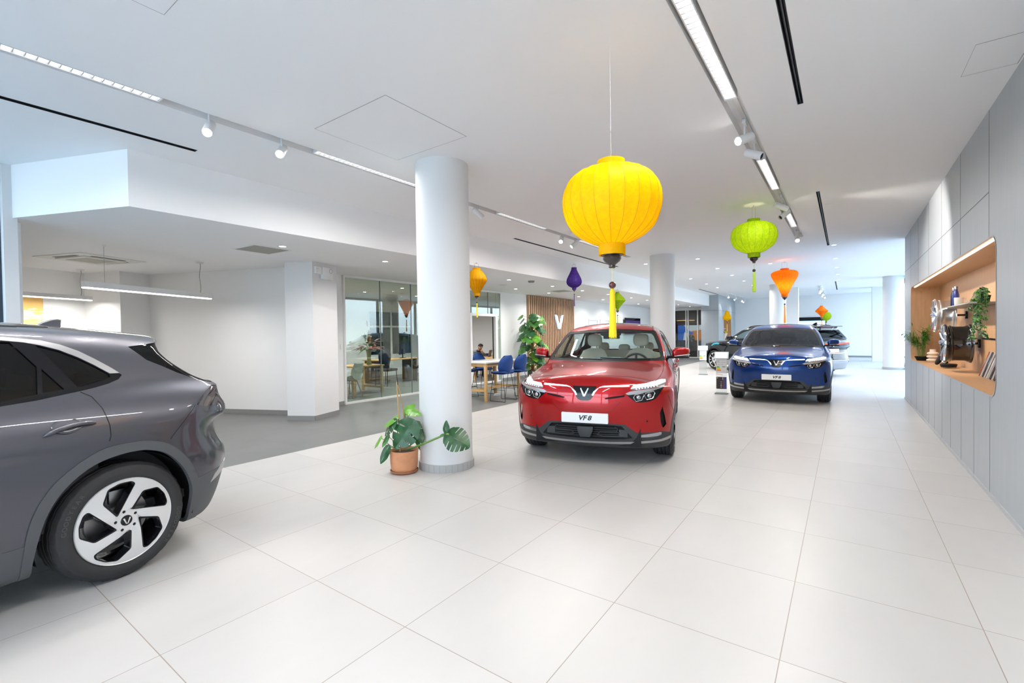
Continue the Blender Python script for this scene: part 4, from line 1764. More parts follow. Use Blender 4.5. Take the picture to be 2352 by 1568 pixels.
M_TILE = tile_mat('pale_floor_tile', (.50, .485, .468), .05, (.27, .225, .19), .80, .806, -.2453, 2.3935, .0042, .36, 1.6)
M_GTILE = tile_mat('grey_floor_tile', (.16, .163, .16), .10, (.115, .115, .11), .80, .80, -5.85, .2, .003, .42, 1.4)
M_WALL = mat('white_wall_paint', (.82, .82, .815), .75)
M_CEIL = mat('white_ceiling_paint', (.90, .895, .89), .8)
M_COLM = mat('white_column_paint', (.72, .72, .72), .7)


def wood_mat(name, c1, c2, scale=(9, 9, .7), rough=.45):
    m = bpy.data.materials.new(name)
    m.use_nodes = True
    nt = m.node_tree
    b = nt.nodes['Principled BSDF']
    tc = nt.nodes.new('ShaderNodeTexCoord')
    mp = nt.nodes.new('ShaderNodeMapping')
    mp.inputs['Scale'].default_value = scale
    n = nt.nodes.new('ShaderNodeTexNoise')
    n.inputs['Scale'].default_value = 4
    n.inputs['Detail'].default_value = 6
    n.inputs['Roughness'].default_value = .65
    r = nt.nodes.new('ShaderNodeValToRGB')
    r.color_ramp.elements[0].position = .3
    r.color_ramp.elements[1].position = .7
    r.color_ramp.elements[0].color = (*c1, 1)
    r.color_ramp.elements[1].color = (*c2, 1)
    nt.links.new(tc.outputs['Object'], mp.inputs[0])
    nt.links.new(mp.outputs[0], n.inputs['Vector'])
    nt.links.new(n.outputs['Fac'], r.inputs[0])
    nt.links.new(r.outputs[0], b.inputs['Base Color'])
    b.inputs['Roughness'].default_value = rough
    return m


M_NICHE = wood_mat('oak_veneer', (.53, .30, .14), (.63, .38, .20), (7, 7, .6))
M_SLAT = wood_mat('slat_oak', (.47, .30, .18), (.56, .37, .235), (9, 9, .5))
M_SLATBK = mat('slat_backing', (.11, .075, .05), .7)
M_PANEL = wood_mat('grey_cabinet_veneer', (.375, .405, .43), (.41, .44, .465), (5, 5, .35), .42)
M_GROOVE = mat('panel_groove', (.10, .105, .11), .6)
M_BASE = mat('grey_skirting', (.24, .24, .235), .5)
M_FRAMEW = mat('white_metal_frame', (.78, .78, .76), .4)
M_DARKFR = mat('dark_window_frame', (.03, .05, .075), .4)
M_OFFGL = glassmat('office_glass', (.80, .87, .83), 1.35)
M_FACADE = glassmat('facade_glass', (.92, .95, .96), 1.0)

# floors
mb = MB()
mb.box(-5.85, 3.2, -5.2, 31.2, -.12, 0)
mb.box(-7.6, -5.85, -5.2, -2.2, -.12, 0)
FLOOR = struct('floor', mb, M_TILE)
mb = MB()
mb.box(-14.2, -5.85, -2.2, 31.2, -.12, 0)
struct('floor_office', mb, M_GTILE)

# ceilings: high one, the dropped one behind its soffit
mb = MB()
mb.box(-7.9, 3.2, -5.2, 31.2, HC + .10, HC + .22)
# upper slab cut for the two light troughs and the diffuser slots
xs = [-7.9, -5.44, -5.37, -4.56, -4.42, -.845, -.69, -.325, -.28, 3.2]
gaps = {1: [(-5.2, 2.02), (7.65, 12.9), (22.2, 26.15)], 3: [(-5.2, 11.45)], 5: [(-5.2, 11.35)], 7: [(-5.2, 4.69), (7.78, 12.9), (22.7, 27.55)]}
for i in range(9):
    y = -5.2
    for a, b_ in gaps.get(i, []):
        if a > y:
            mb.box(xs[i], xs[i + 1], y, a, HC, HC + .10)
        y = b_
    mb.box(xs[i], xs[i + 1], y, 31.2, HC, HC + .10)
struct('ceiling', mb, M_CEIL)


def wallseg(mb, p, q, z0, z1, t=.12, side=1):
    """upright slab from p to q, thickness t to the left of the walking direction (side=1) or right"""
    d = Vector((q[0] - p[0], q[1] - p[1], 0)).normalized()
    n = Vector((-d.y, d.x, 0)) * t * side
    P = [Vector((p[0], p[1], 0)), Vector((q[0], q[1], 0)), Vector((q[0], q[1], 0)) + n, Vector((p[0], p[1], 0)) + n]
    vs = [v + Vector((0, 0, z0)) for v in P] + [v + Vector((0, 0, z1)) for v in P]
    mb.verts_faces(vs, [(0, 1, 2, 3), (4, 5, 6, 7), (0, 1, 5, 4), (1, 2, 6, 5), (2, 3, 7, 6), (3, 0, 4, 7)])


CN = (-5.882, 1.578)          # soffit corner
SL = (-7.42, .955)            # left end of the slanted soffit face
mb = MB()
# dropped ceiling slab (with its soffit faces)
poly = [CN, (XS, 31.2), (-14.2, 31.2), (-14.2, 1.55), (-12.6, 1.62), SL]
mb.prism(poly, HL, HC + .1, 'xy')
struct('ceiling_office', mb, M_CEIL)

# ---- right-hand cabinet wall with its niche
mb = MB()
bm = mb.bm
out = [(-5.2, 0.0), (12.95, 0.0), (12.95, HC), (-5.2, HC)]
NI = rrect(5.60, 11.86, .90, 2.285, .15, 8)


def loop2(bm, pts, x):
    vs = [bm.verts.new((x, a, b)) for a, b in pts]
    return [bm.edges.new((vs[i], vs[(i + 1) % len(vs)])) for i in range(len(vs))]


es = loop2(bm, out, XR) + loop2(bm, rrect(5.595, 11.865, .895, 2.290, .153, 8), XR)
bmesh.ops.triangle_fill(bm, edges=es, use_beauty=True, normal=(-1, 0, 0))
r = bmesh.ops.extrude_face_region(bm, geom=list(bm.faces))
for g in r['geom']:
    if isinstance(g, bmesh.types.BMVert):
        g.co.x += .03
mb.box(XR + .03, XR + .55, 12.90, 12.95, 0, HC)
mb.box(XR + .50, XR + .55, -5.2, 12.9, 0, HC)
WR = struct('wall_right', mb, M_PANEL)
mb = MB()
n = len(NI)
V = [(XR - .002, a, b) for a, b in NI] + [(1.46, a, b) for a, b in NI]
mb.verts_faces(V, [(i, (i + 1) % n, n + (i + 1) % n, n + i) for i in range(n)] + [tuple(range(n, 2 * n))])
mb.build('niche_lining', M_NICHE, WR, smooth=30)
mb = MB()
V = [(XR - .004, a, b) for a, b in rrect(5.59, 11.87, .888, 2.297, .155, 8)] + [(XR - .004, a, b) for a, b in NI]
mb.verts_faces(V, [(i, (i + 1) % n, n + (i + 1) % n, n + i) for i in range(n)])
mb.build('niche_edge', mat('grey_edge', (.42, .42, .42), .5), WR)
mb = MB()
g = .0035
for y in (5.85, 7.107, 8.329, 9.504, 10.746, 11.864):
    mb.box(XR - .0012, XR + .001, y - g, y + g, 2.297, HC)
mb.box(XR - .0012, XR + .001, 5.85, 12.95, 2.70 - g, 2.70 + g)
for y in (5.80, 6.43, 7.05, 7.68, 8.31, 8.94, 9.50, 10.15, 11.0, 11.86):
    mb.box(XR - .0012, XR + .001, y - g * .8, y + g * .8, .03, .888)
mb.build('panel_groove', M_GROOVE, WR)
mb = MB()
mb.box(XR - .012, XR, -5.2, 12.95, 0, .035)
o = struct('baseboard_right', mb, mat('pale_skirting', (.45, .46, .47), .5))
# niche LED line
mb = MB()
mb.box(1.075, 1.095, 5.78, 11.66, 2.276, 2.283)
tag(mb.build('led_strip', emat('niche_led', (1.0, .86, .70), 9.0)), 'warm LED strip along the top front edge of the oak niche', 'LED strip')
# black inlaid rails on the niche back
for z, ya, yb in ((1.775, 5.62, 9.35), (1.355, 5.62, 8.5)):
    mb = MB()
    mb.box(1.450, 1.459, ya, yb, z - .009, z + .009)
    mb.build('wall_rail', M_GBLK, WR)

# ---- far end
mb = MB()
mb.box(-6.1, 3.2, 30.9, 31.2, 0, HC)
struct('wall_back', mb, M_WALL)
mb = MB()
mb.box(-6, 3.2, 30.885, 30.9, 0, .08)
struct('baseboard_back', mb, M_BASE)
mb = MB()
mb.box(1.02, 1.40, 27.0, 27.5, 0, HC)
mb.box(1.01, 1.41, 26.99, 27.51, 0, .08)
struct('pillar_back', mb, M_COLM)
# side glazing beyond the cabinet wall: frame, panes
XW = 1.86
mb = MB()
for y in (13.0, 15.6, 18.2, 20.8, 22.55, 25.2, 27.8, 30.6):
    mb.box(XW, XW + .12, y - .05, y + .05, 0, HC)
for z in (.04, 3.36):
    mb.box(XW + .004, XW + .116, 13.0, 30.9, z - .035, z + .06)
wn = struct('window_1', mb, M_DARKFR)
mb = MB()
mb.box(XW + .05, XW + .06, 13.0, 30.9, .08, 3.32)
mb.build('window_pane', M_FACADE, wn)
mb = MB()
mb.box(XR + .03, 3.2, 12.95, 13.0, 0, HC)
struct('wall_return', mb, M_WALL)

# ---- glazed front behind the camera and at the left
mb = MB()
for x in (-7.5, -5.1, -2.7, -.3, 1.0):
    mb.box(x - .05, x + .05, -5.2, -5.08, 0, HC)
for z in (.04, 2.3, 3.36):
    mb.box(-7.5, 1.0, -5.196, -5.084, z - .035, z + .06)
wn = struct('window_2', mb, M_FRAMEW)
mb = MB()
mb.box(-7.5, 1.0, -5.15, -5.14, .08, 3.32)
mb.build('window_pane', M_FACADE, wn)
mb = MB()
wx = -7.56
for y in (-5.1, -3.1, -1.1, .86):
    mb.box(wx - .1, wx, y - .05, y + .03, 0, HC)
for z in (.04, 3.39):
    mb.box(wx - .096, wx - .004, -5.1, .88, z - .035, z + .03)
wn = struct('window_3', mb, M_DARKFR)
mb = MB()
mb.box(wx - .06, wx - .05, -5.1, .88, .07, 3.38)
mb.build('window_pane', M_FACADE, wn)
mb = MB()
mb.box(-7.60, -7.40, .89, 1.0, 0, HC)
struct('pillar_left', mb, M_COLM)

# ---- office side walls (turned about 23 degrees)
A0, A1, A2, A3, A4 = (-12.05, 1.62), (-12.44, 2.58), (-11.575, 2.93), (-11.79, 3.47), (-8.60, 4.82)
mb = MB()
for p, q in ((A1, A0), (A2, A1), (A3, A2), (A4, A3)):
    wallseg(mb, p, q, 0, HL, .12, -1)
wallseg(mb, (-12.6, 1.66), (-7.66, 1.06), 0, HL, .10, -1)  # unseen outer wall, added so that daylight does not leak in
struct('wall_left', mb, M_WALL)
mb = MB()
for p, q in ((A4, A3),):
    wallseg(mb, p, q, 0, .085, .012, 1)
struct('baseboard_left', mb, M_BASE)
CA, CB, CC, CD = (-8.19, 4.415), (-7.725, 4.67), (-7.955, 5.31), (-8.42, 5.055)
mb = MB()
mb.prism([CA, CB, CC, CD], 0, HL, 'xy')
struct('pillar_office', mb, M_COLM)
mb = MB()
for p, q in ((CA, CB), (CB, CC)):
    wallseg(mb, p, q, 0, .085, .012, -1)
struct('baseboard_pillar', mb, M_BASE)
# short wall with a door between pillar and glazing
mb = MB()
D0, D1 = Vector((-8.62, 4.86, 0)), Vector((XG, 6.10, 0))
dd = (D1 - D0).normalized()
dA, dB = D0 + dd * .22, D0 + dd * 1.02
wallseg(mb, (D0.x, D0.y), (dA.x, dA.y), 0, HL, .12, 1)
wallseg(mb, (dB.x, dB.y), (D1.x, D1.y), 0, HL, .12, 1)
wallseg(mb, (dA.x, dA.y), (dB.x, dB.y), 2.08, HL, .12, 1)
struct('wall_door', mb, M_WALL)
mb = MB()
wallseg(mb, (dA.x, dA.y), (dB.x, dB.y), .01, 2.06, .05, 1)
dr = struct('door_1', mb, mat('grey_door', (.50, .50, .48), .5))
for v in dr.data.vertices:
    v.co += Vector((-dd.y, dd.x, 0)) * .035
mb = MB()
hx = dA + dd * .72 + Vector((dd.y, -dd.x, 0)) * .02
mb.cyl(.022, 0, .03, 16, TR(hx.x, hx.y, 1.02) @ align((dd.y, -dd.x, 0)))
mb.tube([hx + Vector((.03 * dd.y, -.03 * dd.x, 1.02)), hx + Vector((.03 * dd.y, -.03 * dd.x, 1.02)) - dd * .12], .009, 8)
mb.build('door_handle', M_CHROME, dr, smooth=40)
mb = MB()
for p, q, z0, z1 in ((dA - dd * .05, dA, 0, 2.12), (dB, dB + dd * .05, 0, 2.12), (dA, dB, 2.07, 2.12)):
    wallseg(mb, (p.x, p.y), (q.x, q.y), z0, z1, .025, -1)
struct('trim_1', mb, M_FRAMEW)
mb = MB()
p, q = dB + dd * .06, D1
wallseg(mb, (p.x, p.y), (q.x, q.y), 0, .085, .012, -1)
struct('baseboard_door', mb, M_BASE)

# ---- office glazing with the open glass door
mb = MB()
YA, YB = 6.12, 11.86
mb.box(XG - .03, XG + .03, YA, YB, 0, .045)
mb.box(XG - .03, XG + .03, YA, YB, HL - .05, HL)
for y in (YA + .02, YB - .02):
    mb.box(XG - .03, XG + .03, y - .02, y + .02, .046, HL - .051)
gw = struct('window_4', mb, M_FRAMEW)
mb = MB()
for y in (7.12, 8.08, 9.1):
    mb.box(XG - .012, XG + .012, y - .007, y + .007, .045, HL - .05)
mb.box(XG - .012, XG + .012, 11.20, 11.215, 2.14, HL - .05)
mb.build('glass_joint', mat('joint_grey', (.18, .22, .20), .4), gw)
mb = MB()
for y0, y1, z0, z1 in ((YA + .04, 10.36, .045, HL - .05), (10.36, 11.60, 2.14, HL - .05), (11.60, YB - .04, .045, HL - .05)):
    mb.box(XG - .006, XG + .006, y0, y1, z0, z1)
mb.build('window_pane', M_OFFGL, gw)
mb = MB()
for y in (10.36, 11.60):
    mb.box(XG - .04, XG + .04, y - .055, y + .055 - .0, 0, 2.14)
mb.box(XG - .038, XG + .038, 10.416, 11.544, 2.06, 2.14)
mb.box(XG - .06, XG - .045, 11.50, 11.535, 0, 2.05, mi=1)
o = mb.build('door_2', [M_FRAMEW, M_MBLK])
o['kind'] = 'structure'

# ---- white wall, slatted panel, wall with two flush doors
mb = MB()
mb.box(XG - .12, XG, YB, 13.36, 0, HL)
mb.box(XG - .12, XG, 16.66, 27.25, 0, HL)
mb.box(XG - .12, XG - .06, 13.36, 16.66, 0, HL)
struct('wall_office', mb, M_WALL)
mb = MB()
mb.box(XG, XG + .012, YB, 13.36, 0, .085)
mb.box(XG, XG + .012, 16.7, 27.3, 0, .085)
struct('baseboard_office', mb, M_BASE)
sl = thing('slat_panel', 'oak panel of upright slats behind the lit V sign', 'wall panel', (XG, 15.0, 0))
mb = MB()
mb.box(-.04, .0, -1.60, 1.64, 0, HL - .01)
mb.build('backing', M_SLATBK, sl)
mb = MB()
k = 27
for i in range(k):
    y = -1.58 + i * 3.2 / (k - 1)
    mb.box(.0, .085, y - .022, y + .022, 0, HL - .02, .002, 1)
mb.box(.002, .095, -1.625, -1.612, 0, HL - .01)
mb.box(.002, .095, 1.625, 1.64, 0, HL - .01)
mb.build('slat', M_SLAT, sl)
sg = thing('wall_sign', 'lit white letter V on the slatted oak panel', 'sign', (XG + .09, 15.40, 1.935))
mb = MB()
face = MB()
for s_ in (-1, 1):
    pol = [(0, -.27), (s_ * .075, -.27), (s_ * .31, .25), (s_ * .30, .27), (s_ * .19, .245), (s_ * .02, -.13), (0, -.10)]
    pol = [(-a, b) for a, b in pol]
    mb.prism(pol, 0, .05, 'yz')
    face.prism([(a * .9, b * .93 + .002) for a, b in pol], .050, .054, 'yz')
mb.build('letter_side', mat('sign_edge', (.35, .42, .55), .4, emit=(.55, .75, 1), estr=.6), sg)
face.build('letter_face', emat('sign_face', (.86, .93, 1.0), 1.6), sg)
for i, (ya, yb) in enumerate(((18.18, 18.95), (19.30, 20.20))):
    mb = MB()
    mb.box(XG, XG + .03, ya - .05, ya, 0, 2.10)
    mb.box(XG, XG + .03, yb, yb + .05, 0, 2.10)
    mb.box(XG, XG + .03, ya + .001, yb - .001, 2.051, 2.10)
    mb.box(XG - .01, XG + .006, ya, yb, 0.01, 2.05, mi=1)
    o = mb.build('door_%d' % (3 + i), [M_FRAMEW, mat('pale_door', (.72, .73, .73), .5)])
    o['kind'] = 'structure'

# ---- grey cabinet block at the far left with its own niche
mb = MB()
bm = mb.bm
es = loop2(bm, [(26.3, 0), (30.9, 0), (30.9, HC), (26.3, HC)], -5.42) + loop2(bm, rrect(27.55, 29.6, .95, 2.24, .12, 6), -5.42)
bmesh.ops.triangle_fill(bm, edges=es, use_beauty=True, normal=(1, 0, 0))
mb.box(-6.30, -5.42, 26.29, 26.31, 0, HC)
wf = struct('wall_far', mb, M_PANEL)
mb = MB()
NJ = rrect(27.55, 29.6, .95, 2.24, .12, 6)
n = len(NJ)
mb.verts_faces([(-5.418, a, b) for a, b in NJ] + [(-5.80, a, b) for a, b in NJ], [(i, (i + 1) % n, n + (i + 1) % n, n + i) for i in range(n)] + [tuple(range(n, 2 * n))])
mb.build('niche_lining', M_NICHE, wf, smooth=30)
mb = MB()
mb.box(-6.30, -5.419, 26.285, 26.29, 2.60, 2.61)
mb.box(-5.42, -5.416, 26.3, 30.9, 2.60, 2.61)
mb.build('panel_groove', M_GROOVE, wf)
# ---- meeting room glazing beside it
mb = MB()
YM = 27.3
for x in (-8.93, -7.36, -7.24, -6.72, -6.40, -6.28):
    mb.box(x - .03, x + .03, YM - .04, YM + .04, 0, 2.76)
mb.box(-8.95, -6.28, YM - .036, YM + .036, .002, .06)
mb.box(-8.95, -6.28, YM - .036, YM + .036, 2.70, HL)
mw = struct('window_5', mb, M_FRAMEW)
mb = MB()
mb.box(-8.93, -6.3, YM - .005, YM + .005, .06, 2.70)
mb.build('window_pane', glassmat('meeting_glass', (.62, .62, .60), 1.0), mw)
mb = MB()
mb.box(-9.4, -6.28, 31.0, 31.2, 0, HL)
mb.box(-9.4, -9.3, YM, 31.0, 0, HL)
mb.box(-6.30, -6.2, YM, 31.0, 0, HL)
struct('wall_meeting', mb, mat('taupe_wall', (.30, .25, .215), .7))
mb = MB()
mb.box(-9.3, -6.30, 30.90, 30.995, 0, .95)
struct('trim_2', mb, mat('navy_panel', (.012, .02, .05), .5))

# ---- back of the office behind the glazing
mb = MB()
mb.box(-14.2, -14.0, 3.0, 18.5, 0, .75)
mb.box(-14.2, -14.0, 3.0, 18.5, 2.45, HL)
for y0, y1 in ((3.0, 7.2), (9.6, 10.6), (12.7, 18.5)):
    mb.box(-14.2, -14.0, y0, y1, .75, 2.45)
wallseg(mb, (-11.79, 3.6), (-14.1, 5.9), 0, HL, .1, 1)
struct('wall_window', mb, M_WALL)
mb = MB()
mb.box(-14.0, XG - .12, 13.62, 13.72, 0, HL)
struct('wall_inner', mb, M_WALL)
for i, (y0, y1) in enumerate(((7.2, 9.6), (10.6, 12.7))):
    mb = MB()
    for y in (y0 + .03, (y0 + y1) / 2, y1 - .03):
        mb.box(-14.058, -14.002, y - .035, y + .035, .75, 2.45)
    for z in (.78, 1.85, 2.42):
        mb.box(-14.06, -14.0, y0, y1, z - .03, z + .03)
    w_ = struct('window_%d' % (6 + i), mb, M_FRAMEW)
    mb = MB()
    mb.box(-14.05, -14.04, y0, y1, .75, 2.45)
    mb.build('window_pane', glassmat('film_glass', (.09, .105, .095), 1.0), w_)  # dark tint added to tone down the bright outdoors behind the panes

# ---- round columns
def column(name, x, y, r, base=True):
    mb = MB()
    mb.lathe([(r, 0), (r, HC)], 64, TR(x, y, 0))
    c = struct(name, mb, M_COLM, smooth=50)
    if base:
        mb = MB()
        mb.lathe([(r, .0), (r + .018, 0), (r + .018, .085), (r, .085)], 64, TR(x, y, 0))
        o = mb.build('tiled_base', M_CBASE, c, smooth=40)
    return c


M_CBASE = mat('grey_tile_base', (.42, .42, .41), .45)
nt = M_CBASE.node_tree
tc = nt.nodes.new('ShaderNodeTexCoord')
col1 = column('column', -3.725, 3.865, .298)
# upright joints of the tiled base
mb = MB()
for i in range(30):
    a = 2 * PI * i / 30
    mb.box(.3155, .3168, -.0015, .0015, .002, .083, M=TR(-3.725, 3.865, 0) @ Matrix.Rotation(a, 4, 'Z'))
mb.build('base_joint', M_BASE, col1)
column('column', -3.74, 11.75, .30)
column('column', -2.30, 22.5, .31)
column('column', 1.45, 22.1, .31)
mb = MB()
mb.box(-2.2, -1.70, 24.4, 24.9, 0, HC)
struct('pillar_middle', mb, M_COLM)

# ---- access hatches in the high ceiling: hairline frames
M_HAIR = mat('hatch_joint', (.22, .22, .22), .7)


def hatch(x0, x1, y0, y1, label, sides='lrtb'):
    t = thing('ceiling_hatch', label, 'ceiling hatch', ((x0 + x1) / 2, (y0 + y1) / 2, HC))
    mb = MB()
    a, b_ = (x1 - x0) / 2, (y1 - y0) / 2
    w = .0016
    if 'b' in sides:
        mb.box(-a, a, -b_ - w, -b_ + w, -.0015, .0)
    if 't' in sides:
        mb.box(-a, a, b_ - w * .5, b_ + w * .5, -.001, .0)
    if 'l' in sides:
        mb.box(-a - w * .4, -a + w * .4, -b_, b_, -.001, .0)
    if 'r' in sides:
        mb.box(a - w, a + w, -b_, b_, -.0015, .0)
    mb.build('hatch_joint', M_HAIR, t)
    mb = MB()
    mb.box(-a + .003, a - .003, -b_ + .003, b_ - .003, -.0006, 0)
    mb.build('hatch_cover', M_CEIL, t)


hatch(-3.98, -2.98, 2.462, 3.44, 'square access hatch in the ceiling above the potted plant column')
hatch(-3.28, -2.28, .06, 1.073, 'access hatch in the ceiling cut by the top picture edge')
hatch(.73, 1.03, 4.455, 4.95, 'small access hatch in the ceiling beside the grey cabinet wall')
# ------------------------------------------------------------------ lamps
LS = .62


def lamp(kind, loc, energy, col=(1, 1, 1), size=.1, size_y=None, rot=(0, 0, 0), spread=None, shape=None, parent=None, spot=None, name='lamp'):
    l = bpy.data.lights.new(name, kind)
    l.energy = energy * LS
    l.color = col
    if kind == 'AREA':
        l.shape = shape or ('RECTANGLE' if size_y else 'DISK')
        l.size = size
        if size_y:
            l.size_y = size_y
        if spread:
            l.spread = rad(spread)
    elif kind == 'SPOT':
        l.spot_size = rad(spot[0])
        l.spot_blend = spot[1]
        l.shadow_soft_size = size
    else:
        l.shadow_soft_size = size
    o = bpy.data.objects.new(name, l)
    COL.objects.link(o)
    o.location = loc
    o.rotation_euler = rot
    if parent:
        o.parent = parent
    return o


WARM = (1.0, .93, .86)
NEUT = (1.0, .965, .93)
M_DIFF = emat('lamp_face', (1.0, .97, .93), 14.0)
M_LAMPW = mat('white_lamp_body', (.78, .78, .78), .4)

# recessed downlights
mb = MB()
mb.lathe([(.062, 0), (.062, -.006), (.050, -.006), (.047, .0)], 28)
ring_me = mb.mesh('trim_ring')
ring_me.materials.append(M_LAMPW)
ring_me.shade_smooth()
mb = MB()
mb.lathe([(0, -.003), (.048, -.003)], 24)
disc_me = mb.mesh('diffuser', recalc=False)
disc_me.materials.append(M_DIFF)
K = {}


def downlight(x, y, z, label, group, power, r=1.0):
    t = thing('downlight', label, 'ceiling light', (x, y, z), 0, group)
    for nm, me in (('trim_ring', ring_me), ('diffuser', disc_me)):
        o = bpy.data.objects.new(nm, me)
        COL.objects.link(o)
        o.parent = t
        o.scale = (r, r, 1)
    lamp('AREA', (0, 0, -.012), power, NEUT, .10, parent=t, spread=150)


def ordw(i):
    return ('first', 'second', 'third', 'fourth', 'fifth', 'sixth', 'seventh', 'eighth', 'ninth', 'tenth', 'eleventh')[i]


PD = 30
for i, y in enumerate((12.91, 15.37, 17.65, 19.88, 22.18)):
    downlight(-.20, y, HC, '%s round downlight in the ceiling row along the window end, counted from the cabinet wall' % ordw(i), 'high ceiling downlights', PD)
for i, y in enumerate((12.92, 15.23)):
    downlight(-1.74, y, HC, 'round downlight in the high ceiling %s the orange turnip lantern' % ('in front of' if i == 0 else 'above'), 'high ceiling downlights', PD)
for i, y in enumerate((12.92, 15.28, 17.53, 19.85, 22.04)):
    downlight(-3.17, y, HC, '%s round downlight in the ceiling row between round column and green lantern' % ordw(i), 'high ceiling downlights', PD)
for i, y in enumerate((12.90, 15.25, 17.60, 19.98, 21.98)):
    downlight(-4.57, y, HC, '%s round downlight in the ceiling row past the red car, beside the soffit' % ordw(i), 'high ceiling downlights', PD)
for i, y in enumerate((3.63, 5.52)):
    downlight(-6.77, y, HL, 'round downlight in the low ceiling %s' % ('beside the square grille' if i == 0 else 'in front of the glazed office'), 'low ceiling downlights', 24)
for i, y in enumerate((7.4, 9.35, 11.46, 13.32, 15.31, 17.48, 19.26, 21.5, 23.75, 25.9)):
    downlight(-6.78, y, HL, '%s round downlight in the low ceiling row nearer the soffit, from the plant column' % ordw(i), 'low ceiling downlights', 26)
for i, y in enumerate((11.37, 13.28, 15.40, 17.53, 19.5, 21.52)):
    downlight(-8.0, y, HL, '%s round downlight in the low ceiling row nearer the slatted wall, from the office door' % ordw(i), 'low ceiling downlights', 26)
for x, y in ((-10.2, 6.9), (-10.2, 8.9), (-10.2, 11.0), (-11.9, 6.9), (-11.9, 8.9), (-11.9, 11.0)):
    downlight(x, y, HL, 'round downlight in the office ceiling behind the glass', 'office downlights', 45)

# troughs with louvred luminaires and track spots
M_LOUV = mat('louvre_blade', (.80, .81, .83), .22, .75)
M_TROUGH = mat('trough_lining', (.85, .84, .83), .6)


def trough(x0, x1, y0, y1, label):
    t = thing('light_trough', label, 'light trough', ((x0 + x1) / 2, (y0 + y1) / 2, HC))
    a, b_ = (x1 - x0) / 2, (y1 - y0) / 2
    mb = MB()
    mb.box(-a, a, -b_, b_, .092, .098)
    mb.box(-a, -a + .004, -b_, b_, 0, .095)
    mb.box(a - .004, a, -b_, b_, 0, .095)
    mb.box(-a, a, b_ - .004, b_, 0, .095)
    mb.build('trough_lining', M_TROUGH, t)
    mb = MB()
    mb.box(-.018, .018, -b_, b_, .075, .093)
    mb.build('power_rail', mat('rail_white', (.6, .6, .6), .4), t)
    return t


trough(-.845, -.69, -5.2, 11.35, 'recessed white light trough running above the cabinet wall aisle')
trough(-4.56, -4.42, -5.2, 11.45, 'recessed white light trough passing behind the potted plant column')


def louvre(x, y0, y1, label, power):
    L = y1 - y0
    t = thing('louvre_light', label, 'ceiling light', (x, (y0 + y1) / 2, HC + .035), 0, 'louvred trough lights')
    mb = MB()
    for s_ in (-1, 1):
        mb.box(s_ * .045 - .004, s_ * .045 + .004, -L / 2, L / 2, -.030, .035)
    for s_ in (-1, 1):
        mb.box(-.045, .045, s_ * L / 2 - .004, s_ * L / 2 + .004, -.030, .035)
    mb.box(-.049, .049, -L / 2, L / 2, .032, .038)
    mb.build('housing', M_LAMPW, t)
    mb = MB()
    mb.box(-.036, .036, -L / 2 + .01, L / 2 - .01, .020, .026)
    mb.build('tube', emat('tube_light', (1.0, .98, .95), 3.2), t)
    mb = MB()
    n = int(L / .058)
    for i in range(n + 1):
        y = -L / 2 + .006 + i * (L - .012) / n
        mb.prism([(-.041, -.024), (.041, -.024), (.041, .016), (-.041, .016)], y - .003, y + .003, 'xz')
    mb.build('slat', M_LOUV, t)
    lamp('AREA', (0, 0, -.034), power, NEUT, .07, L * .97, parent=t, spread=165)


PL = 62
louvre(-.768, 2.0, 4.25, 'longest louvred light in the aisle trough, cut by the top picture edge', PL * 1.1)
louvre(-.768, 5.95, 7.33, 'louvred light in the aisle trough between two pairs of spots', PL * .7)
louvre(-.768, 8.84, 10.2, 'louvred light in the aisle trough just before its lit end spot', PL * .7)
louvre(-.768, -2.4, .6, 'louvred light in the aisle trough behind the camera', PL * 1.4)
louvre(-4.49, -1.2, 1.43, 'louvred light in the ceiling trough above the grey car, cut by the picture edge', PL * 1.1)
louvre(-4.49, 2.78, 4.2, 'louvred light in the ceiling trough partly hidden by the plant column', PL * .75)
louvre(-4.49, 5.93, 7.38, 'louvred light in the ceiling trough just past the plant column', PL * .75)
louvre(-4.49, 8.72, 10.08, 'louvred light in the ceiling trough behind the big yellow lantern', PL * .75)


def spot(x, y, aim, label, on=True, z=HC + .062, power=45, cone=46, group='trough spotlights', vis=True):
    t = thing('spotlight', label, 'spotlight', (x, y, z), 0, group)
    d = Vector(aim).normalized()
    mb = MB()
    mb.box(-.017, .017, -.055, .055, -.03, .01, .003)
    mb.cyl(.008, -.15, -.03, 10)
    mb.build('adapter', M_LAMPW, t, smooth=40)
    M = TR(0, 0, -.16) @ align(d)
    mb = MB()
    mb.lathe([(0, -.10), (.030, -.10), (.040, -.092), (.042, -.08), (.042, .092), (.040, .096), (.036, .096), (.034, .07), (0, .07)], 28, M)
    mb.build('head', M_LAMPW, t, smooth=40)
    mb = MB()
    mb.lathe([(0, .078), (.034, .078)], 24, M)
    mb.build('lens', emat('spot_face', (1.0, .96, .90), 40.0) if on else M_GBLK, t)
    if on:
        q = d.to_track_quat('-Z', 'Y').to_euler()
        lamp('SPOT', Vector((0, 0, -.16)) + d * .105, power, WARM, .03, rot=q, spot=(cone, .5), parent=t)
    return t


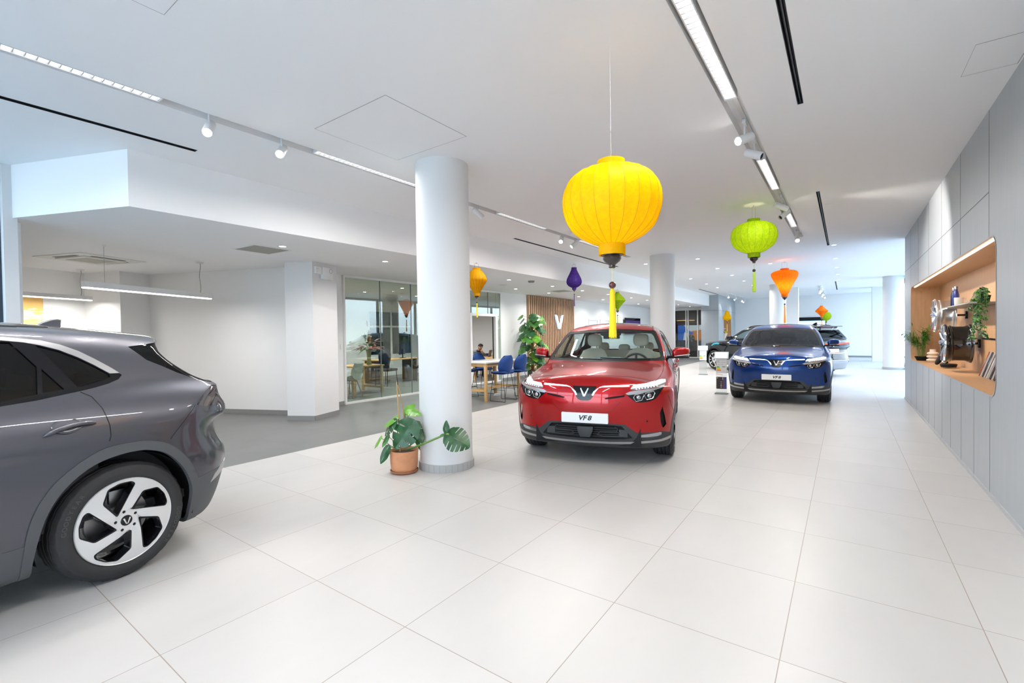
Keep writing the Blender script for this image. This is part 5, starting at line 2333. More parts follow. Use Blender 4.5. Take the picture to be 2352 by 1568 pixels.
spot(-.77, 4.92, (-.45, -.72, -.36), 'lit white spotlight of the near trough pair, aimed at the big yellow lantern', power=80, cone=50)
spot(-.76, 5.42, (.75, -.25, -.42), 'unlit white spotlight turned to the cabinet wall, second of the near pair', on=False)
spot(-.76, 7.95, (.80, .35, -.42), 'white spotlight lighting the upper cabinet wall, first of the middle pair', power=320, cone=75)
spot(-.77, 8.50, (-.45, -.45, -.45), 'white spotlight facing away, second of the middle pair in the aisle trough', on=False)
spot(-.775, 10.92, (.15, -.9, -.6), 'lit spotlight at the far end of the aisle trough', power=60)
spot(-.77, 1.4, (.8, .35, -.45), 'spotlight in the aisle trough behind the camera, aimed at the cabinet wall', power=220, cone=80)
spot(-4.49, 1.78, (.62, -.42, -.70), 'lit spotlight in the trough above the grey car, glaring at the camera', power=90, cone=80)
spot(-4.49, 2.42, (.60, -.55, -.62), 'smaller lit spotlight between the glaring one and the plant column', power=70, cone=80)
spot(-4.49, 5.42, (.35, .65, -.55), 'unlit white spotlight sticking out just beside the plant column', on=False)
spot(-4.49, 7.95, (.30, -.75, -.6), 'lit spotlight in the trough beside the big yellow lantern, brighter of the pair', power=60)
spot(-4.49, 8.5, (-.45, -.55, -.6), 'lit spotlight in the trough beside the big yellow lantern, tilted one of the pair', power=50)
spot(-4.49, 10.55, (.12, .1, -.9), 'unlit spotlight at the trough end behind the big yellow lantern', on=False)
# short tracks with spots at the far end
M_TRK = mat('track_white', (.7, .7, .7), .4)
for (x, y0, y1, ys, lab) in ((-4.78, 25.1, 30.4, (25.4, 27.3, 29.2, 30.0), 'white spotlight on the far track beside the grey cabinet block'), (-.88, 24.2, 30.2, (24.5, 25.4, 27.0, 28.2, 29.6), 'white spotlight on the far track in front of the back wall')):
    t = thing('light_track', lab.replace('white spotlight on the far', 'white ceiling'), 'light track', (x, (y0 + y1) / 2, HC))
    mb = MB()
    w_ = .02 if x < -2 else .06
    mb.box(-w_, w_, -(y1 - y0) / 2, (y1 - y0) / 2, -.03, 0)
    mb.build('rail', M_TRK, t)
    for i, y in enumerate(ys):
        spot(x, y, (-.4, -.6, -.7) if i % 2 else (.3, -.8, -.5), lab + ', %s along it' % ordw(i), on=True, z=HC - .042, power=40, cone=70, group='far track spotlights')

# black linear diffusers
M_SLOT = mat('slot_black', (.012, .013, .015), .45)
M_SLOTB = mat('slot_blade', (.10, .11, .12), .3, .6)
for x0, x1, y0, y1, lab in ((-5.44, -5.37, -5.2, 2.02, 'narrow black air slot in the ceiling before the white soffit corner'), (-5.44, -5.37, 7.65, 12.9, 'narrow black air slot in the ceiling above the purple lantern'), (-5.44, -5.37, 22.2, 26.15, 'short black air slot in the ceiling reaching the grey cabinet block'),
                            (-.325, -.28, -5.2, 4.69, 'black air slot in the ceiling nearest the camera, beside the aisle trough'), (-.325, -.28, 7.78, 12.9, 'black air slot in the ceiling past the aisle trough end'), (-.325, -.28, 22.7, 27.55, 'small far black air slot above the back wall screen')):
    t = thing('air_slot', lab, 'air vent', ((x0 + x1) / 2, (y0 + y1) / 2, HC))
    a, b_ = (x1 - x0) / 2 - .002, (y1 - y0) / 2 - .002
    mb = MB()
    mb.box(-a, a, -b_, b_, .06, .07)
    mb.box(-a, -a + .003, -b_, b_, 0, .06)
    mb.box(a - .003, a, -b_, b_, 0, .06)
    mb.box(-a, a, -b_, -b_ + .004, 0, .06)
    mb.box(-a, a, b_ - .004, b_, 0, .06)
    mb.build('plenum', M_SLOT, t)
    mb = MB()
    mb.box(-a * .18, a * .18, -b_, b_, .012, .045)
    mb.build('blade', M_SLOTB, t)

# office pendants (turned like the office walls)
def pendant(px, py, ang, lo, hi, z0, z1, cables, label):
    t = thing('pendant_light', label, 'pendant light', (px, py, z0), rad(ang))
    mb = MB()
    mb.box(lo, hi, -.035, .035, .012, z1 - z0, .003)
    mb.build('housing', M_LAMPW, t)
    mb = MB()
    mb.box(lo + .005, hi - .005, -.030, .030, -.004, .012)
    mb.build('diffuser', emat('pendant_face', (1.0, .98, .94), 6.0), t)
    for c, big in cables:
        mb = MB()
        if big:
            pts = [(c + .012 * math.sin(k * 1.1), 0, z1 - z0 + (HL - z1) * k / 8) for k in range(9)]
            mb.tube(pts, .006, 6)
        else:
            mb.tube([(c, 0, z1 - z0), (c, 0, HL - z0)], .0025, 6)
        mb.build('cable', mat('cable_grey', (.35, .35, .34), .5), t)
        mb = MB()
        r = .06 if big else .014
        mb.lathe([(0, HL - z0), (r, HL - z0), (r, HL - z0 - .022), (0, HL - z0 - .022)], 20, TR(c, 0, 0))
        mb.build('ceiling_cup', M_LAMPW, t)
    lamp('AREA', (0 + (lo + hi) / 2, 0, -.012), 30, NEUT, hi - lo - .05, .05, parent=t)


pendant(-9.27, 3.47, 116, -1.93, .22, 2.215, 2.31, ((0, True), (-1.64, False)), 'long white pendant light bar hanging in front of the plain office wall')
pendant(-11.79, 2.40, 116, -1.35, .18, 2.265, 2.345, ((0, True), (-1.2, False)), 'shorter white pendant light bar near the sunset poster')

# ceiling cassette, grille, detectors
t = thing('air_conditioner', 'white four way ceiling cassette above the office pendant lights', 'air conditioner', (-10.18, 2.22, HL), rad(21))
mb = MB()
mb.box(-.53, .53, -.50, .50, -.012, .0, .004)
mb.build('panel', mat('cassette_white', (.74, .73, .69), .5), t)
mb = MB()
mb.box(-.33, .33, -.32, .32, -.030, -.010, .012, 2)
mb.build('body', mat('cassette_white2', (.70, .69, .65), .5), t)
mb = MB()
mb.box(-.24, .24, -.23, .23, -.033, -.029)
mb.build('intake_grille', mat('cassette_grille', (.42, .40, .35), .6), t)
mb = MB()
for k in range(4):
    mb.box(-.25, .25, -.40, -.345, -.016, -.011, M=RZ(90 * k))
mb.build('air_outlet', M_SLOT, t)
t = thing('ceiling_grille', 'square grey grille in the low ceiling beside a downlight', 'air vent', (-7.24, 3.56, HL), rad(4))
mb = MB()
mb.box(-.30, .30, -.30, .30, -.006, 0)
mb.build('frame', M_LAMPW, t)
mb = MB()
mb.box(-.26, .26, -.26, .26, -.010, -.005)
mb.build('mesh_plate', mat('grille_grey', (.36, .35, .31), .7), t)
t = thing('ceiling_grille', 'square grey grille in the low ceiling in front of the slatted panel', 'air vent', (-7.33, 12.95, HL))
mb = MB()
mb.box(-.30, .30, -.30, .30, -.006, 0)
mb.build('frame', M_LAMPW, t)
mb = MB()
mb.box(-.26, .26, -.26, .26, -.010, -.005)
mb.build('mesh_plate', mat('grille_grey', (.36, .35, .31), .7), t)
mb = MB()
mb.lathe([(0, -.035), (.05, -.03), (.085, -.012), (.09, 0)], 24, TR(-6.51, 9.95, HL))
mb.lathe([(.06, -.038), (.075, -.038), (.075, -.02), (.06, -.02)], 24, TR(-6.51, 9.95, HL), closed=True)
tag(mb.build('ceiling_diffuser', M_STEEL, smooth=40), 'small round metal air valve in the low ceiling before the yellow and purple lanterns', 'air vent')
# speaker disc
mb = MB()
mb.lathe([(0, -.004), (.11, -.004), (.115, 0)], 28, TR(-7.6, 10.2, HL))
tag(mb.build('ceiling_speaker', mat('speaker_white', (.70, .70, .69), .7)), 'flush round white speaker in the low ceiling behind the yellow teardrop lantern', 'speaker')

# ------------------------------------------------------------------ daylight
w = bpy.data.worlds.new('daylight')
SC.world = w
w.use_nodes = True
nt = w.node_tree
bg = nt.nodes['Background']
tc = nt.nodes.new('ShaderNodeTexCoord')
sp = nt.nodes.new('ShaderNodeSeparateXYZ')
rp = nt.nodes.new('ShaderNodeValToRGB')
nt.links.new(tc.outputs['Generated'], sp.inputs[0])
mr = nt.nodes.new('ShaderNodeMapRange')
mr.inputs[1].default_value = -.3
mr.inputs[2].default_value = .9
nt.links.new(sp.outputs['Z'], mr.inputs[0])
nt.links.new(mr.outputs[0], rp.inputs[0])
rp.color_ramp.elements[0].position = .18
rp.color_ramp.elements[0].color = (.30, .33, .33, 1)
rp.color_ramp.elements[1].position = .9
rp.color_ramp.elements[1].color = (.42, .66, 1.0, 1)
e = rp.color_ramp.elements.new(.30)
e.color = (.78, .89, 1.0, 1)
nt.links.new(rp.outputs[0], bg.inputs[0])
bg.inputs[1].default_value = 6.6


def portal(loc, sx, sy, rot):
    l = bpy.data.lights.new('window_portal', 'AREA')
    l.shape = 'RECTANGLE'
    l.size, l.size_y = sx, sy
    l.cycles.is_portal = True
    o = bpy.data.objects.new('window_portal', l)
    COL.objects.link(o)
    o.location = loc
    o.rotation_euler = rot


portal((-3.25, -5.25, 1.7), 8.4, 3.3, (rad(90), 0, 0))
portal((-7.72, -2.1, 1.7), 5.9, 3.3, (rad(90), 0, rad(-90)))
portal((2.05, 21.95, 1.7), 17.8, 3.3, (rad(90), 0, rad(90)))
portal((-14.15, 10.0, 1.6), 6.0, 1.7, (rad(90), 0, rad(-90)))
# ------------------------------------------------------------------ silk lanterns
def silk(name, col, dark, glow):
    if name in MATS:
        return MATS[name]
    m = bpy.data.materials.new(name)
    m.use_nodes = True
    nt = m.node_tree
    for n in list(nt.nodes):
        nt.nodes.remove(n)
    tc = nt.nodes.new('ShaderNodeTexCoord')
    n1 = nt.nodes.new('ShaderNodeTexNoise')
    n1.inputs['Scale'].default_value = 24
    n1.inputs['Detail'].default_value = 5
    n1.inputs['Distortion'].default_value = 1.5
    r = nt.nodes.new('ShaderNodeValToRGB')
    r.color_ramp.elements[0].position = .40
    r.color_ramp.elements[1].position = .62
    r.color_ramp.elements[0].color = (*dark, 1)
    r.color_ramp.elements[1].color = (*col, 1)
    nt.links.new(tc.outputs['Object'], n1.inputs['Vector'])
    nt.links.new(n1.outputs['Fac'], r.inputs[0])
    d = nt.nodes.new('ShaderNodeBsdfDiffuse')
    t = nt.nodes.new('ShaderNodeBsdfTranslucent')
    g = nt.nodes.new('ShaderNodeBsdfGlossy')
    g.inputs['Roughness'].default_value = .45
    mx = nt.nodes.new('ShaderNodeMixShader')
    mx.inputs[0].default_value = .45
    m2 = nt.nodes.new('ShaderNodeMixShader')
    m2.inputs[0].default_value = .008
    o = nt.nodes.new('ShaderNodeOutputMaterial')
    for s_ in (d, t):
        nt.links.new(r.outputs[0], s_.inputs[0])
    nt.links.new(d.outputs[0], mx.inputs[1])
    nt.links.new(t.outputs[0], mx.inputs[2])
    nt.links.new(mx.outputs[0], m2.inputs[1])
    nt.links.new(g.outputs[0], m2.inputs[2])
    nt.links.new(m2.outputs[0], o.inputs[0])
    MATS[name] = m
    return m


M_TURNED = mat('dark_turned_wood', (.022, .013, .011), .18, coat=.6)
M_BEAD = mat('red_brown_bead', (.10, .012, .012), .15, coat=.8)
M_WIRE = mat('lantern_wire', (.28, .27, .25), .4, .6)
M_THREAD = mat('nylon_thread', (.75, .75, .75), .5)
# outline of the shade from the lower rim (0) to the upper rim (1): (radius / max radius, height / total)
SHAPES = {
    'oval': [(.27, 0), (.42, .035), (.66, .12), (.86, .24), (.97, .40), (1.0, .54), (.975, .68), (.88, .81), (.70, .91), (.45, .97), (.27, 1.0)],
    'turnip': [(.24, 0), (.30, .06), (.42, .2), (.58, .36), (.76, .53), (.92, .68), (1.0, .79), (.98, .88), (.82, .95), (.55, .985), (.32, 1.0)],
    'teardrop': [(.30, 0), (.40, .10), (.58, .24), (.78, .38), (.95, .50), (1.0, .565), (.97, .63), (.84, .76), (.64, .89), (.45, .975), (.36, 1.0)],
    'pear': [(.28, 0), (.55, .05), (.82, .13), (.97, .23), (1.0, .33), (.94, .45), (.80, .58), (.62, .72), (.45, .86), (.36, .95), (.34, 1.0)],
    'diamond': [(.16, 0), (.30, .10), (.55, .26), (.82, .42), (.97, .49), (1.0, .53), (.94, .58), (.72, .72), (.46, .87), (.28, .97), (.24, 1.0)],
    'cone': [(.20, 0), (.45, .04), (.80, .11), (.97, .20), (1.0, .26), (.90, .40), (.74, .58), (.56, .78), (.40, .95), (.36, 1.0)],
    'globe': [(.2, 0), (.5, .07), (.8, .2), (.96, .38), (1.0, .52), (.96, .66), (.8, .84), (.5, .96), (.2, 1.0)],
}


def lantern(label, shape, hook, R, H, handle, tassel, mats, ribs=22, hook_r=.018, topz=HC, bead=None, glow=0, ropt=None):
    """hook: the ring point from which it hangs; a clear thread carries it from the ceiling"""
    t = thing('silk_lantern', label, 'lantern', hook, rng.random() * 6, 'silk lanterns')
    sm, rm, tm = mats
    col = .16 * R + .018          # collar height
    ztop = -handle
    zb = ztop - col * .6 - H
    prof = [(r * R, zb + z * H) for r, z in SHAPES[shape]]
    prof = [tuple(p) for p in spline(prof, 4)]
    mb = MB()
    n = ribs * 6

    def rib(a, z):
        k = (a / (2 * PI) * ribs) % 1.0
        return 1 - .022 * (1 - (2 * k - 1) ** 2) * 1.0 + .0
    mb.lathe(prof, n, rib=rib)
    mb.build('shade', sm, t, smooth=180, recalc=True)
    # collars
    mb = MB()
    rt, rb_ = prof[-1][0], prof[0][0]
    mb.lathe([(rt, zb + H - .004), (rt * 1.02, zb + H + col * .6), (rt * .94, zb + H + col * .6), (rt * .93, zb + H - .004)], 40, closed=True)
    mb.build('top_collar', sm, t, smooth=40)
    mb = MB()
    mb.lathe([(rb_, zb + .004), (rb_ * 1.0, zb - col), (rb_ * .93, zb - col), (rb_ * .93, zb + .004)], 40, closed=True)
    mb.build('bottom_collar', sm, t, smooth=40)
    # rib wires
    mb = MB()
    step = 1 if ribs <= 24 else 2
    for i in range(0, ribs, step):
        a = 2 * PI * i / ribs
        mb.tube([((r + .0012) * math.cos(a), (r + .0012) * math.sin(a), z) for r, z in prof[::2]], max(.0011, .0045 * R), 5)
    mb.build('rib', rm, t)
    # wire handle and ring
    mb = MB()
    wr = .0014 if R > .25 else .0018
    hw = rt * .62
    mb.tube([(-hw, 0, zb + H), (-hw * .93, 0, -.045), (-hw * .90, 0, -.030), (-.010, 0, -.022), (.010, 0, -.020), (hw * .90, 0, -.016), (hw * .93, 0, -.03), (hw, 0, zb + H)], wr, 6)
    mb.tube([(hook_r * .9 * math.sin(a), .0, -.016 + hook_r * .9 * math.cos(a)) for a in np.linspace(0, 2 * PI, 16, endpoint=False)], wr, 6, closed=True)
    mb.build('wire_handle', M_WIRE, t)
    if topz - hook[2] > .02:
        mb = MB()
        mb.cyl(.0007, -.002, topz - hook[2], 5)
        mb.build('thread', M_THREAD, t)
    # turned base, cord, bead, tassel
    s_ = R / .31
    zc = zb - col
    mb = MB()
    mb.lathe([(0, zc + .012), (rb_ * .86, zc + .010), (rb_ * .84, zc - .002), (.055 * s_, zc - .008 * s_), (.058 * s_, zc - .022 * s_), (.048 * s_, zc - .040 * s_), (.028 * s_, zc - .056 * s_), (.020 * s_, zc - .064 * s_), (.022 * s_, zc - .078 * s_), (.016 * s_, zc - .082 * s_), (0, zc - .082 * s_)], 32)
    mb.build('turned_base', M_TURNED, t, smooth=40)
    zk = zc - .082 * s_
    cord = .085 * s_
    mb = MB()
    mb.tube([(0, 0, zk + .004), (0, 0, zk - cord)], .0022 * max(s_, .8), 6)
    mb.build('cord', tm, t)
    rbd = .023 * s_
    zk -= cord
    mb = MB()
    mb.ico((0, 0, zk - rbd), rbd, 3)
    mb.build('bead', bead or M_TURNED, t, smooth=180)
    zk -= 2 * rbd - .003
    mb = MB()
    L, r0 = tassel, .0195 * s_ * (ropt or 1)
    mb.lathe([(0, zk), (r0 * .5, zk - .004 * s_), (r0 * .8, zk - .02 * s_), (r0 * .85, zk - .05 * s_), (r0 * .95, zk - L * .45), (r0 * 1.25, zk - L * .93), (r0 * 1.2, zk - L * .97), (0, zk - L * .96)], 22, rib=lambda a, z: 1 + .07 * math.sin(a * 11))
    for k in range(46 if R > .28 else 10):
        a = rng.random() * 2 * PI
        d = r0 * (.9 + .35 * rng.random())
        mb.tube([(d * .62 * math.cos(a), d * .62 * math.sin(a), zk - .05 * s_), (d * .78 * math.cos(a), d * .78 * math.sin(a), zk - L * .5), (d * 1.05 * math.cos(a + .1), d * 1.05 * math.sin(a + .1), zk - L * (.96 + .05 * rng.random()))], .0016 * s_, 4)
    mb.build('tassel', tm, t, smooth=60)
    if glow:
        l = lamp('POINT', (0, 0, zb + H * .45), glow, (1.0, .85, .6), .035, parent=t)
    return t


YEL = (silk('yellow_silk', (.97, .66, .002), (.95, .60, .002), 0), mat('yellow_rib', (.55, .33, .005), .7), mat('yellow_thread', (.95, .70, .01), .7))
YELR = (silk('yellow_silk_plain', (.87, .47, .004), (.80, .41, .004), 0), mat('brown_rib', (.22, .12, .01), .7), YEL[2])
LIME = (silk('lime_silk', (.45, .60, .01), (.32, .50, .008), 0), mat('lime_rib', (.12, .22, .008), .7), mat('lime_thread', (.42, .60, .03), .7))
ORG = (silk('orange_silk', (.92, .29, .008), (.82, .21, .006), 0), mat('orange_rib', (.35, .06, .005), .7), mat('orange_thread', (.90, .30, .01), .7))
PUR = (silk('purple_silk', (.105, .055, .36), (.085, .035, .27), 0), mat('purple_rib', (.05, .015, .14), .7), mat('purple_thread', (.11, .05, .34), .7))

lantern('big yellow oval silk lantern with red bead and long tassel above the red car', 'oval', (-1.257, 2.905, 2.86), .323, .512, .222, .335, YEL, 22, .02, bead=M_BEAD, glow=1.5)  # weak inner light added to brighten the yellow silk
lantern('lime green oval silk lantern with long green tassel', 'oval', (-1.13, 7.964, 3.42), .322, .475, .215, .31, LIME, 20, .018, glow=5)
lantern('orange turnip shaped silk lantern above the blue car', 'turnip', (-1.335, 14.67, 3.37), .325, .66, .19, .50, ORG, 24, .02, glow=8)
lantern('yellow teardrop silk lantern with dark ribs beside the plant column', 'teardrop', (-5.30, 6.33, 2.78), .186, .415, .105, .26, YELR, 18, .012)
lantern('purple pear shaped silk lantern in front of the slatted panel', 'pear', (-5.50, 10.36, 3.24), .19, .475, .10, .29, PUR, 20, .012)
lantern('lime green diamond silk lantern partly hidden by the long yellow tassel', 'diamond', (-5.70, 13.55, 2.84), .245, .48, .09, .30, LIME, 14, .012)
lantern('small yellow cone silk lantern in front of the grey cabinet block', 'cone', (-4.72, 24.8, 2.53), .20, .44, .04, .36, YEL, 24, .012)
lantern('small orange diamond silk lantern above the tail of the black car', 'diamond', (-.735, 21.7, 2.52), .215, .375, .09, .25, ORG, 18, .012)
lantern('small lime green globe silk lantern half hidden behind an orange diamond one', 'globe', (-.64, 23.6, 2.36), .19, .36, .09, .25, LIME, 16, .012)
# ------------------------------------------------------------------ plants
M_LEAFD = mat('dark_green_leaf', (.018, .085, .024), .32, var=(14, .35))
M_LEAFL = mat('fresh_green_leaf', (.10, .30, .016), .35, var=(14, .25))
M_STEM = mat('green_stem', (.14, .26, .055), .45)
M_LEAFM = mat('mid_green_leaf', (.045, .17, .025), .34, var=(12, .35))
M_SOIL = mat('potting_soil', (.03, .018, .010), .9)


def monstera_outline(cuts=4, depth=.62, k=0):
    """leaf outline, stalk at the origin, tip at (0, 1); slits run in towards the midrib"""
    half = []
    n = 60
    for i in range(n + 1):
        t = i / n
        # heart-shaped half outline from the notch to the tip
        a = t * PI
        w = .47 * math.sin(a) ** .8 * (1 - .30 * t) * 1.25
        y = -.16 * math.sin(min(1, t * 4) * PI / 2) * (1 - t * 1.0) + t ** 1.15 * 1.0 if t > .0 else 0
        half.append((w, y))
    return half


def monstera_leaf(mb, base, tip, normal, width=1.0, cuts=4, curl=.25, mi=0, slit=True, fold=.18):
    """leaf blade from its stalk point to its tip; built as a strip of lobes either side of the midrib"""
    base, tip = Vector(base), Vector(tip)
    ax = tip - base
    L = ax.length
    ax.normalize()
    nz = Vector(normal)
    nz = (nz - ax * nz.dot(ax)).normalized()
    sx = ax.cross(nz)
    N = 72

    def wid(t):
        # half width along the midrib, t from -.12 (lobes behind the stalk) to 1
        q = (t + .16) / 1.16
        return .50 * width * (max(0, math.sin(PI * q ** .72)) ** .75) * (1 - .12 * q)
    for side in (-1, 1):
        prev = None
        for i in range(N + 1):
            t = -.16 + 1.16 * i / N
            w = wid(t)
            if slit and cuts:
                ph = ((t + .02) * (cuts + .6) + (.3 if side > 0 else 0)) % 1.0
                if ph < .15 and .06 < t < .88:
                    w_in = .34
                else:
                    w_in = 1.0
            else:
                w_in = 1.0
            row = []
            M_ = 5
            for j in range(M_ + 1):
                u = j / M_
                r = w * u * min(1, w_in if u > .3 else 1)
                if w_in < 1 and u > w_in:
                    r = w * w_in
                # lobes sweep towards the tip
                yy = max(t, 0) + (t if t < 0 else 0) * (u ** .8) + .16 * (r / max(width, .1)) * (1 if t > 0 else .2)
                if t < 0 and u < .12:
                    yy = 0
                z = -curl * yy * yy * .55 - fold * (r ** 1.4) + .012 * math.sin(yy * 9 + side)
                p = base + ax * (yy * L) + sx * (side * r * L) + nz * (z * L)
                row.append(mb.bm.verts.new(p))
            if prev is not None:
                for j in range(M_):
                    q = [prev[j], prev[j + 1], row[j + 1], row[j]]
                    try:
                        f = mb.bm.faces.new(q if side > 0 else q[::-1])
                        f.material_index = mi
                        f.smooth = True
                    except ValueError:
                        pass
            prev = row


def simple_leaf(mb, base, tip, normal, w, mi=0, n=6, droop=.2):
    base, tip = Vector(base), Vector(tip)
    ax = tip - base
    L = ax.length
    if L < 1e-6:
        return
    ax.normalize()
    nz = Vector(normal)
    nz = (nz - ax * nz.dot(ax))
    if nz.length < 1e-4:
        nz = ax.orthogonal()
    nz.normalize()
    sx = ax.cross(nz)
    prev = None
    for i in range(n + 1):
        t = i / n
        ww = w * math.sin(PI * min(1, t * .92 + .06)) ** .8
        z = -droop * t * t * L
        c = base + ax * (t * L) + nz * z
        row = [mb.bm.verts.new(c - sx * ww - nz * ww * .25), mb.bm.verts.new(c), mb.bm.verts.new(c + sx * ww - nz * ww * .25)]
        if prev:
            for j in range(2):
                f = mb.bm.faces.new([prev[j], prev[j + 1], row[j + 1], row[j]])
                f.material_index = mi
                f.smooth = True
        prev = row


CR = Vector((.8123, .5833, 0))      # along the picture plane
CF = Vector((-.5833, .8123, 0))     # away from the viewer
UP = Vector((0, 0, 1))
POT = Vector((-3.955, 3.435, 0))
pt = thing('potted_monstera', 'monstera in a terracotta pot beside the white column, one leaf reaching across it', 'potted plant', POT)
mb = MB()
mb.lathe([(0, .02), (.128, .02), (.142, .045), (.150, .11), (.152, .20), (.156, .235), (.158, .245), (.150, .247), (.143, .235), (.140, .19), (0, .19)], 48)
mb.build('pot', mat('terracotta', (.60, .27, .135), .7, var=(9, .12), bump=(14, .12)), pt, smooth=40)
mb = MB()
mb.lathe([(0, 0), (.135, 0), (.150, .012), (.153, .030), (.146, .032), (.138, .018), (0, .016)], 48)
mb.build('saucer', mat('dark_terracotta', (.33, .13, .065), .6), pt, smooth=40)
mb = MB()
mb.lathe([(0, .205), (.141, .205)], 32)
mb.build('soil', M_SOIL, pt)


def PP(x, y, d=0):
    """crop position to plant coordinates: x across, y up, d away from the viewer"""
    return CR * ((x - 640) * .000744) + UP * (.24 + (1095 - y) * .000744) + CF * d


def off_column(mb):
    """leaves lie against the round column instead of entering it"""
    for v in mb.bm.verts:
        dx, dy = POT.x + v.co.x + 3.725, POT.y + v.co.y - 3.865
        r = math.hypot(dx, dy)
        if r < .326:
            v.co.x += dx / r * (.326 - r)
            v.co.y += dy / r * (.326 - r)


mb = MB()
V_ = -CF            # towards the viewer
monstera_leaf(mb, PP(800, 665, -.14), PP(560, 1010, -.20), V_ + UP * .45, .98, 3, .15, 0)
monstera_leaf(mb, PP(560, 590, -.02), PP(350, 715, -.06), UP * 1 + V_ * .25 - CR * .2, .90, 0, .25, 1, slit=False)
monstera_leaf(mb, PP(540, 640, -.08), PP(370, 845, -.10), V_ * .5 - CR * .5 + UP * .5, .85, 3, .25, 0)
monstera_leaf(mb, PP(700, 520, .03), PP(920, 540, -.03), UP * .8 + V_ * .35, .85, 6, .35, 1)
monstera_leaf(mb, PP(820, 700, -.02), PP(950, 960, -.10), V_ * .8 + CR * .4 + UP * .3, .80, 3, .2, 0)
monstera_leaf(mb, PP(640, 560, .08), PP(780, 430, .10), UP * .5 + V_ * .6, .8, 0, .2, 1, slit=False)
monstera_leaf(mb, PP(840, 830, .05), PP(900, 1120, .02), V_ * .6 + CR * .7, .60, 0, .15, 2, slit=False)
monstera_leaf(mb, PP(860, 780, .08), PP(935, 1075, .03), V_ * .5 + CR * .6, .62, 0, .2, 0, slit=False)
monstera_leaf(mb, PP(320, 890, -.05), PP(212, 1050, -.06), V_ * .4 - CR * .6 + UP * .3, .55, 0, .15, 1, slit=False)
monstera_leaf(mb, PP(430, 870, -.06), PP(335, 1025, -.08), V_ * .5 - CR * .5, .60, 0, .15, 2, slit=False)
monstera_leaf(mb, PP(440, 1020, -.10), PP(318, 1250, -.13), V_ * .7 - CR * .4 + UP * .2, .62, 0, .2, 0, slit=False)
monstera_leaf(mb, PP(560, 900, .02), PP(470, 1040, .0), V_ * .6 - CR * .3, .7, 0, .2, 0, slit=False)
# the long reaching stem's leaves
monstera_leaf(mb, PP(1360, 790, -.30), PP(1660, 940, -.36), V_ * .75 + UP * .5, 1.12, 5, .30, 0)
monstera_leaf(mb, PP(1320, 770, -.28), PP(1305, 600, -.26), V_ * .6 - CR * .5, .85, 0, .3, 0, slit=False)
monstera_leaf(mb, PP(1370, 800, -.27), PP(1430, 950, -.25), V_ * .3 + CR * .8, .80, 0, .2, 1, slit=False)
monstera_leaf(mb, PP(1300, 790, -.29), PP(1235, 805, -.30), V_ + UP * .4, .6, 0, .2, 2, slit=False)
off_column(mb)
mb.build('foliage', [M_LEAFD, M_LEAFL, M_LEAFM], pt, recalc=False)
mb = MB()
for p0, p1, p2, r in (((640, 1060, 0), (760, 850, -.04), (800, 665, -.14), .006), ((620, 1060, 0), (590, 850, 0), (560, 590, -.02), .005), ((610, 1060, 0), (570, 880, -.02), (540, 640, -.08), .005), ((650, 1060, .02), (690, 800, .03), (700, 520, .03), .005), ((670, 1060, 0), (760, 900, .0), (820, 700, -.02), .006), ((640, 1060, .04), (640, 800, .06), (640, 560, .08), .005), ((690, 1060, .04), (800, 960, .05), (840, 830, .05), .005), ((700, 1060, .04), (820, 960, .06), (860, 780, .08), .005), ((590, 1070, -.02), (470, 1020, -.05), (320, 890, -.05), .0035), ((590, 1065, -.02), (520, 960, -.05), (430, 870, -.06), .004), ((600, 1080, -.03), (510, 1030, -.08), (440, 1020, -.10), .004), ((620, 1060, .0), (600, 980, .02), (560, 900, .02), .005)):
    mb.tube([tuple(q) for q in spline([tuple(PP(*p0)), tuple(PP(*p1)), tuple(PP(*p2))], 6)], r, 8)
mb.tube([tuple(q) for q in spline([tuple(PP(690, 1085, -.02)), tuple(PP(850, 1015, -.10)), tuple(PP(1080, 905, -.20)), tuple(PP(1300, 800, -.28)), tuple(PP(1370, 785, -.30))], 8)], .011, 10)
off_column(mb)
mb.build('stem', M_STEM, pt, smooth=60)
mb = MB()
mb.tube([PP(598, 1100, -.05), PP(590, 700, -.05), PP(575, 280, -.05), PP(566, 75, -.05)], .0058, 8, rs=[.006, .0058, .0068, .005])
mb.tube([PP(655, 1050, .05), PP(630, 520, .04), PP(585, 190, .0), PP(568, 120, -.04)], .005, 8)
mb.build('bamboo_stake', mat('bamboo_cane', (.50, .30, .12), .5), pt, smooth=60)
# fallen leaf shadow is left to the lamps

